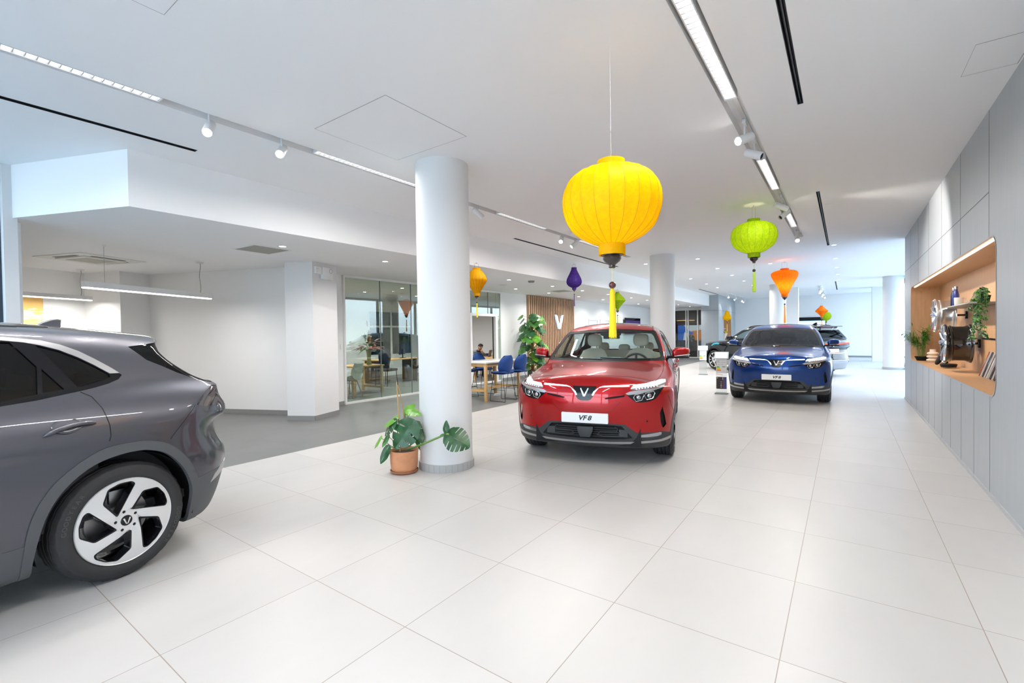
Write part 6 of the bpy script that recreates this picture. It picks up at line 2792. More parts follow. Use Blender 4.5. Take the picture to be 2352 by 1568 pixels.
# ---- the tall monstera on a moss pole with fairy lights
TP = Vector((-8.35, 12.78, 0))
tp = thing('climbing_monstera', 'tall climbing monstera with fairy lights beside the slatted panel', 'potted plant', TP)
mb = MB()
mb.lathe([(0, 0), (.13, 0), (.15, .03), (.17, .30), (.16, .31), (.15, .28), (0, .27)], 32)
mb.build('pot', mat('dark_pot', (.06, .06, .055), .6), tp, smooth=40)
mb = MB()
mb.cyl(.05, .27, 1.98, 14)
mb.build('moss_pole', mat('coir_pole', (.20, .095, .035), .9, bump=(60, .5)), tp, smooth=40)
mb = MB()
st = MB()
rr = random.Random(11)
for i in range(84):
    z = .30 + 1.75 * (i / 84) ** .9
    a = rr.random() * 2 * PI
    out = Vector((math.cos(a), math.sin(a), 0))
    if out.dot(CF) > .5 and rr.random() < .6:
        out = -out
    d = .12 + rr.random() * .22 + (.05 if .8 < z < 1.6 else 0)
    b0 = out * .05 + UP * (z - .05)
    b1 = out * d + UP * (z + .06 + rr.random() * .10)
    l = .17 + rr.random() * .12
    tipd = (out * (.6 + rr.random() * .5) - UP * (.3 + rr.random() * .7) + Vector((rr.random() - .5, rr.random() - .5, 0)) * .6).normalized()
    monstera_leaf(mb, b1, b1 + tipd * l * 1.25, out * .6 + UP * .6 + V_ * .5, .95, 4, .3, rr.choice((0, 0, 2, 2, 1)))
    st.tube([b0, (b0 + b1) / 2 + UP * .02, b1], .005, 5)
mb.build('foliage', [M_LEAFD, M_LEAFL, M_LEAFM], tp, recalc=False)
st.build('stem', M_STEM, tp)
mb = MB()
for i in range(70):
    a = i * .75
    z = .40 + 1.5 * i / 70
    r = .065 + .05 * rr.random()
    mb.ico((r * math.cos(a), r * math.sin(a), z), .007, 1)
for i in range(16):
    mb.ico((.3 * rr.random() + .15, -.9 + 1.4 * rr.random(), .05 + .25 * rr.random()), .007, 1)
mb.build('fairy_light', emat('fairy_bulb', (1.0, .72, .30), 9.0), tp)
mb = MB()
mb.tube([(.065 * math.cos(i * .5), .065 * math.sin(i * .5), .40 + 1.5 * i / 110) for i in range(110)], .002, 4)
mb.build('light_wire', M_WIRE, tp)

# ---- niche plants: bamboo in a bowl (twice) and the trailing one on the shelf
def bamboo(label, loc, h, spread, seed, bowl=True):
    rr = random.Random(seed)
    t = thing('bamboo_plant', label, 'potted plant', loc, 0)
    if bowl:
        mb = MB()
        mb.lathe([(0, 0), (.075, 0), (.105, .07), (.108, .075), (.095, .075), (.07, .05), (0, .05)], 32)
        mb.build('bowl', M_MBLK, t, smooth=40)
    st, lf = MB(), MB()
    for i in range(26):
        a = rr.random() * 2 * PI
        r0 = .06 * rr.random()
        hh = h * (.55 + .45 * rr.random())
        lean = spread * (.25 + .75 * rr.random()) * (.35 if math.cos(a) > .3 else 1)
        p0 = Vector((r0 * math.cos(a), r0 * math.sin(a), .05))
        p2 = p0 + Vector((lean * math.cos(a), lean * math.sin(a), hh))
        p1 = (p0 + p2) / 2 + Vector((0, 0, hh * .12)) - Vector((math.cos(a), math.sin(a), 0)) * lean * .18
        pts = spline([tuple(p0), tuple(p1), tuple(p2)], 6)
        pts = [(min(max(x, -.3 if seed == 3 else -.20), 1.43 - loc[0]), min(max(y, 5.66 - loc[1]), 11.80 - loc[1]), z) for x, y, z in pts]
        st.tube(pts, .0022, 5)
        for k in range(20):
            q = Vector(pts[min(len(pts) - 1, int(len(pts) * (.38 + .62 * rr.random())))])
            d = Vector((rr.random() - .5 + .5 * math.cos(a), rr.random() - .5 + .5 * math.sin(a), rr.random() * .7 - .15)).normalized()
            e = q + d * (.07 + .07 * rr.random())
            lo_, hi_ = (-.3 if seed == 3 else -.20, 5.66 - loc[1]), (1.43 - loc[0], 11.80 - loc[1])
            q = Vector((min(max(q.x, lo_[0]), hi_[0]), min(max(q.y, lo_[1]), hi_[1]), q.z))
            e = Vector((min(max(e.x, lo_[0]), hi_[0]), min(max(e.y, lo_[1]), hi_[1]), e.z))
            simple_leaf(lf, q, e, UP, .008, rr.choice((0, 0, 1)), 4, .3)
    st.build('stem', M_STEM, t)
    lf.build('foliage', [M_LEAFM, M_LEAFL], t, recalc=False)
    return t


bamboo('bamboo plant in a low black bowl at the far end of the oak niche', (1.16, 11.42, .902), .62, .26, 3)
bamboo('bamboo plant beside the paint sample panels, half hidden by the niche corner', (1.32, 5.98, .902), .60, .16, 5)
tv = thing('trailing_plant', 'trailing green plant in a small black pot on the oak niche shelf', 'potted plant', (1.30, 7.50, 1.79))
mb = MB()
mb.lathe([(0, 0), (.052, 0), (.068, .11), (.070, .115), (.060, .115), (.055, .09), (0, .09)], 24)
mb.build('pot', M_MBLK, tv, smooth=40)
lf, st = MB(), MB()
rr = random.Random(21)
for i in range(34):
    a = rr.random() * 2 * PI
    o_ = Vector((-abs(math.cos(a)) * .8, math.sin(a) * 1.6, 0))
    r1 = .06 + .10 * rr.random()
    drop = .05 + .50 * rr.random() ** .8
    up = .06 + .08 * rr.random()
    if i < 9:
        drop = -.02
    pts = spline([(0, 0, .10), tuple(o_ * r1 * .6 + UP * (.10 + up)), tuple(o_ * r1 + UP * (.06)), tuple(o_ * (r1 + .02) - UP * drop), tuple(o_ * (r1 + .035) + Vector((0, .04 * (rr.random() - .5), -drop * 1.15)))], 5)
    st.tube(pts, .0018, 4)
    for k in range(36):
        q = Vector(pts[int(3 + (len(pts) - 4) * rr.random())])
        d = Vector((rr.random() - .6, (rr.random() - .5) * 1.6, -.1 - rr.random() * .8 if rr.random() < .8 else .5)).normalized()
        simple_leaf(lf, q, q + d * (.032 + .026 * rr.random()), Vector((-.6, -.3, .6)), .0115, rr.choice((0, 2, 2, 1)), 3, .2)
st.build('stem', M_STEM, tv)
lf.build('foliage', [M_LEAFD, M_LEAFL, M_LEAFM], tv, recalc=False)
tv.scale = (.85, .80, .66)

# ---- garden outside the left glazing and behind the office windows
def shrub(label, loc, R, n, seed, mats, ls=.10, sc=(1, 1, 1)):
    rr = random.Random(seed)
    t = thing('garden_shrub', label, 'shrub', loc)
    mb = MB()
    for i in range(n):
        v = Vector((rr.gauss(0, 1), rr.gauss(0, 1), rr.gauss(0, 1))).normalized() * R * (.55 + .45 * rr.random() ** .5)
        v = Vector((v.x * sc[0], v.y * sc[1], v.z * sc[2])) + Vector((0, 0, R * sc[2]))
        d = Vector((rr.random() - .5, rr.random() - .5, rr.random() - .6)).normalized()
        simple_leaf(mb, v, v + d * ls * (1 + rr.random()), v + Vector((0, 0, .3)), ls * .35, rr.randrange(len(mats)), 2, .2)
    mb.build('foliage', mats, t, recalc=False)
    mb = MB()
    for i in range(5):
        a = rr.random() * 6
        mb.tube([(0, 0, 0), (R * .25 * math.cos(a), R * .25 * math.sin(a), R * .8), (R * .6 * math.cos(a), R * .6 * math.sin(a), R * 1.6 * sc[2])], .03, 6)
    mb.build('trunk', mat('bark', (.06, .045, .03), .9), t)
    return t


shrub('dark garden tree outside the glazing, beside the grey car', (-9.6, -.55, 0), 1.75, 5600, 31, [M_LEAFD, M_LEAFM], .09, (1.0, .78, 1.25))
shrub('garden tree seen through the nearer office window', (-16.6, 7.0, 0), 1.9, 2200, 32, [M_LEAFM, M_LEAFL, M_LEAFD], .13, (1, 1.0, 1.0))
shrub('garden tree seen through the farther office window', (-16.8, 12.6, 0), 1.9, 2200, 33, [M_LEAFM, M_LEAFD], .13, (1, 1.0, 1.0))
mb = MB()
mb.box(-24, -14.2, -8, 22, -.16, -.06)
mb.box(-14.2, -7.6, -8, -2.2, -.16, -.06)
mb.box(-7.6, 8, -14, -5.2, -.16, -.06)
mb.box(3.2, 12, -8, 34, -.16, -.06)
o = mb.build('ground_outside', mat('outdoor_paving', (.72, .72, .71), .8))  # unseen ground, made pale to bounce daylight up onto the ceiling
o['kind'] = 'structure'
# ------------------------------------------------------------------ things in the oak niche
M_RIMS = mat('silver_rim', (.70, .68, .66), .28, .85)
M_RIMB = mat('black_rim', (.012, .011, .010), .10, coat=1)
M_RIMF = mat('polished_rim_face', (.72, .74, .78), .12, 1.0)


def display_rim(label, loc, barrel, dia, L, tilt=0):
    """wheel rim on a wall bracket: its axis points out of the niche (-x), the spoked face first"""
    t = thing('display_rim', label, 'wheel rim', loc, rad(tilt), 'wheel rims shown in the niche')
    R = dia / 2
    M = Matrix(((0, 0, 1, 0), (1, 0, 0, 0), (0, 1, 0, 0), (0, 0, 0, 1)))   # z -> x
    mb = MB()
    mb.lathe([(R * .93, .006), (R * .985, .0), (R, .008), (R * .99, .022), (R * .93, .032), (R * .90, .045), (R * .93, .055), (R * .93, .065), (R * .89, .075), (R * .865, .11), (R * .865, L * .75), (R * .885, L * .82), (R * .91, L * .86), (R * .91, L * .90), (R * .96, L * .95), (R * .97, L), (R * .93, L), (R * .86, L * .84), (R * .84, L * .72), (R * .84, .10), (R * .88, .03)], 72, M, closed=True)
    mb.build('barrel', barrel, t, smooth=35)
    mb = MB()
    for k in range(5):
        a = 2 * PI * k / 5 + .3
        for da in (-.16, .16):
            c0, c1 = a + da * .6, a + da * 1.6
            p = [(.04, .05 * math.cos(c0), .05 * math.sin(c0)), (.018, R * .55 * math.cos(a + da), R * .55 * math.sin(a + da)), (.006, R * .93 * math.cos(c1), R * .93 * math.sin(c1))]
            mb.tube(spline(p, 5), .026, 8)
    mb.lathe([(0, .02), (.055, .022), (.075, .04), (.075, .09), (0, .09)], 28, M)
    mb.build('spoke', M_RIMF, t, smooth=50)
    mb = MB()
    mb.tube([(.06, 0, 0), (1.455 - loc[0], 0, 0)], .014, 10)
    mb.box(1.435 - loc[0], 1.459 - loc[0], -.03, .03, -.055, .055, .004)
    mb.build('wall_bracket', M_GBLK, t, smooth=40)
    return t


display_rim('silver wheel rim on the niche wall above the vase', (1.095, 9.42, 1.685), M_RIMS, .50, .22)
display_rim('glossy black wheel rim with bright spokes on the niche wall', (1.095, 8.62, 1.285), M_RIMB, .54, .27)
# wooden shelf board -> thin metal shelf with light strip
t = thing('wall_shelf', 'thin grey metal shelf with a light under its front, holding bottles and a plant', 'shelf', (1.46, 8.35, 1.775))
mb = MB()
mb.prism([(0, -1.0), (-.31, -.96), (-.31, .96), (0, 1.0)], 0, .014, 'xy', bev=.003)
mb.build('board', mat('shelf_grey', (.42, .42, .41), .4), t, smooth=40)
mb = MB()
mb.box(-.30, -.285, .55, .95, -.006, .0)
mb.build('led_strip', emat('shelf_led', (1.0, .95, .88), 3.0), t)
zs = 1.789


def bottle(label, x, y, col, name):
    t = thing('water_bottle', label, 'bottle', (x, y, zs))
    mb = MB()
    mb.lathe([(0, 0), (.034, 0), (.036, .006), (.036, .135), (.034, .155), (.024, .195), (.018, .215), (.018, .228), (0, .228)], 28)
    mb.build('body', mat(name, col, .3, coat=.5), t, smooth=40)
    mb = MB()
    mb.lathe([(0, .228), (.0205, .228), (.0205, .262), (.018, .266), (0, .266)], 24)
    mb.build('cap', M_STEEL, t, smooth=40)


bottle('royal blue steel bottle with metal cap on the niche shelf', 1.22, 8.60, (.012, .025, .20), 'royal_blue_enamel')
bottle('dark navy steel bottle behind the royal blue one on the shelf', 1.235, 8.86, (.012, .016, .045), 'navy_enamel')
t = thing('mug', 'cream white mug in front of the royal blue bottle', 'mug', (1.20, 8.28, zs))
mb = MB()
mb.lathe([(0, .002), (.038, 0), (.042, .005), (.045, .10), (.042, .10), (.039, .008), (0, .008)], 32)
mb.build('cup', mat('cream_glaze', (.72, .66, .58), .3), t, smooth=40)
mb = MB()
mb.tube([(.04, .0, .08), (.07, .0, .08), (.078, 0, .05), (.068, 0, .022), (.042, 0, .022)], .006, 8)
mb.build('handle', MATS['cream_glaze'], t, smooth=60)
t = thing('ribbed_vase', 'cream vase of stacked rings beside the bamboo bowl in the niche', 'vase', (1.235, 10.75, .90))
mb = MB()
pr = [(0, 0), (.045, 0), (.05, .012)]
for k, (r, z) in enumerate(((.088, .045), (.084, .105), (.080, .160))):
    pr += [(.048, z - .026), (r * .9, z - .016), (r, z), (r * .9, z + .016), (.046, z + .027)]
pr += [(.042, .195), (.042, .232), (.036, .232), (.036, .20), (0, .19)]
mb.lathe([tuple(q) for q in pr], 40)
mb.build('body', mat('cream_ceramic', (.70, .58, .46), .55), t, smooth=50)
# dark leaning accessories behind the black rim
t = thing('charger_shell', 'black rounded accessory leaning behind the black wheel rim', 'car accessory', (1.20, 9.62, .915))
mb = MB()
for dx, s_ in ((0, 1), (.10, .9)):
    M = TR(dx, -.12 * (dx > 0), .125 * s_) @ RY(24) @ Matrix.Diagonal((.4 * s_, .8 * s_, 1.25 * s_, 1))
    mb.ico((0, 0, 0), .1, 3)
    for v in mb.bm.verts[-642:] if False else []:
        pass
mb.bm.free()
mb.bm = bmesh.new()
mb.grid(lambda u, v: TR(0, 0, .14) @ RY(26) @ Vector((.035 * math.cos(u * 2 * PI) * math.sin(v * PI) ** .6, .075 * math.sin(u * 2 * PI) * math.sin(v * PI) ** .6, -.135 * math.cos(v * PI))), 24, 14, closed_u=True)
mb.build('shell', M_MBLK, t, smooth=60)
mb = MB()
mb.grid(lambda u, v: TR(.055, -.10, .11) @ RY(22) @ Vector((.032 * math.cos(u * 2 * PI) * math.sin(v * PI) ** .6, .07 * math.sin(u * 2 * PI) * math.sin(v * PI) ** .6, -.105 * math.cos(v * PI))), 24, 14, closed_u=True)
mb.build('face', M_GBLK, t, smooth=60)
mb = MB()
mb.lathe([(0, 0), (.085, 0), (.10, .04), (.09, .05), (0, .045)], 28, TR(.05, -.25, 0))
mb.build('base', M_MBLK, t, smooth=40)
# paint sample panels
cols = (('burnt orange', (.34, .055, .012)), ('navy blue', (.008, .012, .030)), ('white', (.74, .73, .69)), ('charcoal grey', (.018, .020, .024)), ('black', (.006, .006, .007)), ('midnight blue', (.006, .010, .028)), ('crimson', (.22, .006, .012)))
place = ('the farthest from the camera', 'between the burnt orange and white ones', 'third along the row', 'just after the white one', 'behind the bamboo leaves', 'after the black one', 'the nearest, cut by the niche corner')
for i, (cn, c) in enumerate(cols):
    y = 8.02 - i * .178
    t = thing('paint_sample', '%s paint sample panel leaning in the niche, %s' % (cn, place[i]), 'paint sample', (1.36, y, .902), rad(-14), 'paint sample panels in a row')
    M = RY(17)
    mb = MB()
    mb.box(-.014, -.002, -.062, .062, 0, .31, .004, 2, M=M)
    mb.build('glossy_face', mat('sample_' + cn.replace(' ', '_'), c, .06, coat=1.0), t, smooth=40)
    mb = MB()
    mb.box(-.002, .014, -.066, .066, 0, .314, .002, 1, M=M)
    mb.build('board', mat('sample_board', (.55, .53, .51), .6), t, smooth=40)
    mb = MB()
    mb.box(.004, .06, -.03, .03, 0, .006)
    mb.build('foot', MATS['sample_board'], t)

# ------------------------------------------------------------------ counter table and blue stools
M_OAK = wood_mat('light_oak', (.58, .34, .13), (.68, .43, .19), (6, 6, 1.2))
M_TOPW = mat('white_table_top', (.80, .79, .78), .18, coat=.4)
M_BLUEF = mat('blue_velvet', (.003, .045, .21), .75, sheen=.08, bump=(90, .08))
M_BWIRE = mat('black_steel_wire', (.012, .012, .012), .4)
t = thing('counter_table', 'white topped oak counter table among the blue stools', 'table', (-6.86, 8.67, 0))
ax, ay = .385, .665
mb = MB()
mb.box(-ax - .02, ax + .02, -ay - .02, ay + .02, .85, .885, .004)
mb.build('table_top', M_TOPW, t, smooth=40)
mb = MB()
for s_ in (-1, 1):
    mb.box(-ax + .03, ax - .03, s_ * (ay - .035) - .012, s_ * (ay - .035) + .012, .775, .85)
    mb.box(s_ * (ax - .035) - .012, s_ * (ax - .035) + .012, -ay + .03, ay - .03, .775, .85)
mb.build('apron', M_OAK, t)
for sx in (-1, 1):
    for sy in (-1, 1):
        mb = MB()
        mb.box(sx * (ax - .03) - .03, sx * (ax - .03) + .03, sy * (ay - .03) - .03, sy * (ay - .03) + .03, 0, .85, .004)
        mb.build('leg', M_OAK, t, smooth=40)
mb = MB()
mb.box(-ax + .05, ax - .05, -ay + .02, -ay + .055, .21, .26, .003)
mb.box(-ax + .05, ax - .05, ay - .055, ay - .02, .21, .26, .003)
mb.box(-.02, .02, -ay + .05, ay - .05, .21, .26, .003)
mb.build('stretcher', M_OAK, t)
mb = MB()
mb.box(-.06, .06, -.06, .06, 0, .055, .006)
tag(mb.build('socket_block', M_LAMPW, smooth=40), 'small white floor socket box under the counter table', 'socket box').location = (-6.90, 8.95, 0)


def make_stool():
    t = thing('bar_stool', 'x', 'stool')
    # the sitter faces -x
    mb = MB()

    def sq(u, v):
        a, b_ = u * 2 - 1, v * 2 - 1
        r = (1 - abs(a) ** 4 * .10)
        x, y = a * .205, b_ * .205 * (1 - .12 * max(0, -a) ** 2)
        e = max(0, (1 - abs(a) ** 8) * (1 - abs(b_) ** 8))
        return Vector((x - .01, y * r, .635 + .035 * e ** .5 + .012 * abs(b_) ** 2 - .03 * max(0, -a - .5)))
    mb.grid(sq, 18, 18)
    mb.grid(lambda u, v: sq(u, v) * 1.0 + Vector((0, 0, -2 * (sq(u, v).z - .635))) * .9, 18, 18)
    mb.build('seat', M_BLUEF, t, smooth=80, merge=.002)
    mb = MB()

    def back(u, v, off):
        b_ = u * 2 - 1
        zz = v
        w = .24 * (1 - abs(2 * zz - .95) ** 2.4 * .55) * (1 - .28 * max(0, .35 - zz) / .35)
        y = w * math.sin(b_ * 1.15) / math.sin(1.15)
        curve = (1 - math.cos(b_ * 1.15)) * .26
        x = .175 + .065 * zz - curve * (1 - .25 * zz) + off * (1 - abs(b_) ** 4 * .6) * (1 - abs(2 * zz - 1) ** 6 * .7)
        return Vector((x, y, .60 + .42 * zz + .01 * (1 - b_ * b_)))
    mb.grid(lambda u, v: back(u, v, .024), 20, 18)
    mb.grid(lambda u, v: back(1 - u, v, -.024), 20, 18)
    bm = mb.bm
    bmesh.ops.remove_doubles(bm, verts=bm.verts, dist=.012)
    mb.build('backrest', M_BLUEF, t, smooth=80)
    mb = MB()
    r = .0065
    for s_ in (-1, 1):
        y0, y1 = s_ * .15, s_ * .215
        mb.tube(spline([(-.14, y0, .63), (-.20, y1, .012), (-.19, y1, .007), (.22, y1, .007), (.23, y1, .012), (.12, y0, .63)], 1), r, 8)
        mb.tube([(-.175, s_ * .19, .26), (.20, s_ * .19, .26)], r * .85, 8)
    mb.tube([(-.178, -.19, .26), (-.178, .19, .26)], r, 8)
    mb.tube([(-.14, -.15, .628), (-.14, .15, .628)], r, 8)
    mb.tube([(.12, -.15, .628), (.12, .15, .628)], r, 8)
    mb.build('wire_frame', M_BWIRE, t, smooth=60)
    return t


st0 = make_stool()
spots = [((-6.29, 8.37), 0, 'blue velvet bar stool at the near table end, nearest the red car headlamp'), ((-6.30, 8.95), 4, 'blue velvet bar stool between another stool and the tall plant'),
         ((-7.36, 8.34), 180, 'blue velvet bar stool across the counter table, its back half hidden by the plant column'), ((-7.38, 9.0), 184, 'blue velvet bar stool across the counter table, in front of the seated men')]
for i, ((x, y), a, lab) in enumerate(spots):
    o = st0 if i == 0 else copy_tree(st0)
    o.location = (x, y, 0)
    o.rotation_euler = (0, 0, rad(a))
    o['label'] = lab
    o['group'] = 'blue stools at the counter table'

# ------------------------------------------------------------------ price stands
M_ACRYL = glassmat('clear_acrylic', (.93, .95, .95), .9)
M_PAPER = mat('sheet_paper', (.78, .77, .78), .5)
M_PRINT = mat('print_grey', (.45, .45, .48), .6)


def stand(label, loc, rz, poster):
    """acrylic floor stand: the reading side faces -y"""
    t = thing('price_stand', label, 'price stand', loc, rad(rz))
    mb = MB()
    mb.box(-.125, .125, -.004, .002, .02, .86)
    mb.box(-.15, .15, -.12, .12, 0, .014, .003)
    mb.build('acrylic_sheet', M_ACRYL, t)
    mb = MB()
    mb.box(-.12, .12, -.006, .006, .012, .035)
    mb.build('foot', mat('acrylic_edge', (.55, .60, .60), .3), t)
    # sloping top sheet
    M = TR(0, -.02, .845) @ RX(38)
    mb = MB()
    mb.box(-.155, .155, .0, .245, -.008, .0, M=M)
    mb.build('top_tray', mat('tray_edge', (.50, .58, .60), .25), t)
    mb = MB()
    mb.box(-.128, .128, .018, .235, .0005, .002, M=M)
    mb.build('top_sheet', M_PAPER, t)
    mb = MB()
    mb.box(-.112, .118, -.008, -.005, .50, .835)
    sh = mb.build('label_sheet', M_PAPER, t)
    # energy-style bars: tapering coloured steps and a green tab, lines of print
    k = ((.08, .42, .10), (.40, .62, .05), (.85, .75, .03), (.90, .50, .02), (.85, .22, .03))
    for i, c in enumerate(k):
        mb = MB()
        z1 = .658 - i * .022
        x1 = -.048 + i * .009
        mb.prism([(-.098, z1 - .020), (x1 + .007, z1 - .020), (x1, z1), (-.098, z1)], -.0095, -.008, 'xz')
        mb.build('rating_bar', mat('rating_%d' % i, c, .5), sh)
    mb = MB()
    mb.prism([(.012, .647), (.024, .638), (.088, .638), (.088, .656), (.024, .656)], -.0095, -.008, 'xz')
    mb.build('rating_tab', mat('rating_tab', (.10, .33, .08), .5), sh)
    mb = MB()
    for z, a, b_ in ((.790, -.09, -.04), (.772, -.09, -.05), (.752, -.09, -.03), (.752, .0, .09), (.700, -.09, -.02), (.700, .0, .04), (.815, -.09, .10)):
        mb.box(a, b_, -.0095, -.008, z - .0035, z + .0035)
    mb.build('print', M_PRINT, sh)
    if poster:
        mb = MB()
        mb.box(-.112, .112, -.008, -.005, .118, .405)
        p = mb.build('poster_sheet', None, t)
        m = bpy.data.materials.new('night_car_print')
        m.use_nodes = True
        nt = m.node_tree
        b = nt.nodes['Principled BSDF']
        tc = nt.nodes.new('ShaderNodeTexCoord')
        sp = nt.nodes.new('ShaderNodeSeparateXYZ')
        r = nt.nodes.new('ShaderNodeValToRGB')
        mrp = nt.nodes.new('ShaderNodeMapRange')
        mrp.inputs[1].default_value, mrp.inputs[2].default_value = -.112, .112
        nt.links.new(tc.outputs['Object'], sp.inputs[0])
        nt.links.new(sp.outputs['X'], mrp.inputs[0])
        nt.links.new(mrp.outputs[0], r.inputs[0])
        r.color_ramp.elements[0].color = (.035, .022, .025, 1)
        r.color_ramp.elements[0].position = .5
        r.color_ramp.elements[1].color = (.05, .065, .24, 1)
        r.color_ramp.elements[1].position = .8
        e = r.color_ramp.elements.new(.62)
        e.color = (.12, .03, .05, 1)
        nt.links.new(r.outputs[0], b.inputs['Base Color'])
        b.inputs['Roughness'].default_value = .3
        p.data.materials.append(m)
        mb = MB()
        for z, w in ((.15, .006), (.175, .004), (.20, .010), (.225, .006), (.25, .004), (.28, .003), (.29, .005)):
            mb.box(-.008 - w, -.008 + w, -.0095, -.008, z - .009, z + .009)
        for z in (.345, .36, .375, .39):
            mb.box(.022, .036, -.0095, -.008, z - .005, z + .005)
        mb.build('print', mat('print_white', (.75, .72, .74), .5), p)
        mb = MB()
        mb.box(-.10, -.075, -.0095, -.008, .365, .392)
        mb.build('sticker', mat('sticker_multi', (.75, .35, .05), .5), p)
        mb = MB()
        mb.tube([(-.11, -.0086, .475), (-.06, -.0086, .470), (.0, -.0086, .458), (.03, -.0086, .450)], .006, 6)
        mb.build('ribbon_print', mat('ribbon_red', (.75, .25, .22), .5), t)


stand('clear acrylic price stand with rating label and dark poster beside the blue car', (-2.40, 11.90, 0), 8, True)
stand('clear acrylic price stand with white rating label in front of the black car wheel', (-4.00, 16.9, 0), 10, False)

# ------------------------------------------------------------------ screens
t = thing('television', 'black wall screen with purple picture past the flush white doors', 'television', (XG + .02, 22.95, 2.03))
mb = MB()
mb.box(.0, .07, -.30, .30, -.2, .2)
mb.build('mount', M_MBLK, t)
mb = MB()
mb.box(.07, .11, -1.05, 1.05, -.62, .20, .006)
mb.build('casing', M_GBLK, t, smooth=40)
mb = MB()
mb.box(.11, .113, -1.02, 1.02, -.59, .07)
mb.build('picture', mat('screen_purple', (.02, .012, .05), .2, emit=(.12, .06, .34), estr=.25), t)
t = thing('wall_screen', 'wide wall screen showing a pale blue picture behind the black car', 'screen', (-1.85, 30.9, 1.4))
mb = MB()
mb.box(-1.3, 1.0, -.10, 0, -.30, .80, .01)
mb.build('casing', M_GBLK, t, smooth=40)
mb = MB()
mb.box(-1.27, .97, -.105, -.10, -.27, .60)
m = bpy.data.materials.new('screen_sky')
m.use_nodes = True
nt = m.node_tree
b = nt.nodes['Principled BSDF']
tc = nt.nodes.new('ShaderNodeTexCoord')
sp = nt.nodes.new('ShaderNodeSeparateXYZ')
r = nt.nodes.new('ShaderNodeValToRGB')
nt.links.new(tc.outputs['Generated'], sp.inputs[0])
nt.links.new(sp.outputs['Z'], r.inputs[0])
r.color_ramp.elements[0].color = (.70, .85, .95, 1)
r.color_ramp.elements[0].position = .6
r.color_ramp.elements[1].color = (.10, .45, .85, 1)
nt.links.new(r.outputs[0], b.inputs['Emission Color'])
b.inputs['Emission Strength'].default_value = .9
mb.build('picture', m, t)
# meeting-room screen: a person in blue plugging in an orange car
t = thing('television', 'meeting room screen showing a blue sleeved figure charging an orange car', 'television', (-7.66, 30.0, 1.42))
mb = MB()
mb.box(-.95, .95, -.02, .05, -.50, .50, .006)
mb.build('casing', M_GBLK, t, smooth=40)
mb = MB()
mb.box(-.92, .92, -.024, -.02, -.46, .47)
mb.build('picture', emat('tv_sky', (.62, .78, .86), .9), t)
mb = MB()
mb.prism([(-.92, -.46), (-.92, .47), (-.55, .47), (-.42, .28), (-.10, .04), (.02, .02), (0, -.06), (-.16, -.10), (-.52, .06), (-.60, -.46)], -.027, -.024, 'xz')
mb.build('figure_picture', emat('tv_blue', (.01, .14, .70), .8), t)
mb = MB()
mb.prism([(-.25, -.46), (-.22, .0), (-.05, .12), (.35, .16), (.92, .30), (.92, -.46)], -.0265, -.024, 'xz')
mb.build('car_picture', emat('tv_orange', (.72, .26, .02), .75), t)
mb = MB()
mb.lathe([(.0, .0282), (.24, .0282)], 24, TR(-.14, 0, -.36) @ RX(90))
mb.build('wheel_picture', emat('tv_dark', (.02, .03, .035), .5), t)
mb = MB()
for k in range(5):
    a = 2 * PI * k / 5
    mb.prism([(-.14 + .03 * math.cos(a + .8), -.36 + .03 * math.sin(a + .8)), (-.14 + .21 * math.cos(a), -.36 + .21 * math.sin(a)), (-.14 + .21 * math.cos(a + .22), -.36 + .21 * math.sin(a + .22))], -.0295, -.0283, 'xz')
mb.build('spoke_picture', emat('tv_spoke', (.55, .75, .8), .7), t)
mb = MB()
mb.box(-.9, .2, -.03, .0, 1.0, 1.03)
tag(mb.build('light_line', emat('amber_line', (1.0, .72, .40), 1.6), loc=(-8.0, 30.9, 1.2)), 'thin amber light line on the meeting room wall above the screen', 'light')
# blue chair in the meeting room
t = thing('meeting_chair', 'blue meeting chair behind the far glass under the screen', 'chair', (-7.95, 28.6, 0), rad(120))
mb = MB()
mb.grid(lambda u, v: Vector(((u - .5) * .46, (v - .5) * .46, .45 + .04 * (1 - abs(2 * u - 1) ** 4) * (1 - abs(2 * v - 1) ** 4))), 8, 8)
mb.box(-.22, .22, -.22, .22, .40, .45, .02)
mb.build('seat', M_BLUEF, t, smooth=60)
mb = MB()
mb.grid(lambda u, v: Vector((.20 + .05 * v - .12 * (2 * u - 1) ** 2, (u - .5) * .50 * (1 - .2 * v), .46 + .42 * v)), 10, 8)
mb.grid(lambda u, v: Vector((.24 + .05 * v - .12 * (2 * u - 1) ** 2, (u - .5) * .52 * (1 - .2 * v), .45 + .44 * v)), 10, 8)
mb.build('backrest', M_BLUEF, t, smooth=60)
for sx in (-1, 1):
    for sy in (-1, 1):
        mb = MB()
        mb.tube([(sx * .15, sy * .15, .41), (sx * .21, sy * .21, 0)], .011, 8)
        mb.build('leg', M_BWIRE, t)
# flowers and small things in the far niche
t = thing('flower_bouquet', 'wrapped bouquet of mixed flowers in the far oak niche', 'bouquet', (-5.54, 28.05, .955))
rr = random.Random(4)
mb = MB()
mb.lathe([(.05, 0), (.09, .12), (.19, .36), (.205, .42), (.18, .36), (.08, .12), (.04, .01)], 20, rib=lambda a, z: 1 + .06 * math.sin(a * 7))
mb.build('wrap', mat('bouquet_wrap', (.70, .62, .50), .5), t, smooth=60)
mb = MB()
for k in range(40):
    a = rr.random() * 6.28
    r = .17 * rr.random() ** .5
    mb.ico((r * math.cos(a), r * math.sin(a), .38 + .14 * rr.random()), .035 + .02 * rr.random(), 1, mi=rr.randrange(4))
mb.build('blossom', [mat('bloom_pink', (.55, .09, .16), .7), mat('bloom_yellow', (.80, .50, .05), .7), mat('bloom_cream', (.75, .68, .55), .7), mat('bloom_green', (.10, .22, .04), .7)], t)
mb = MB()
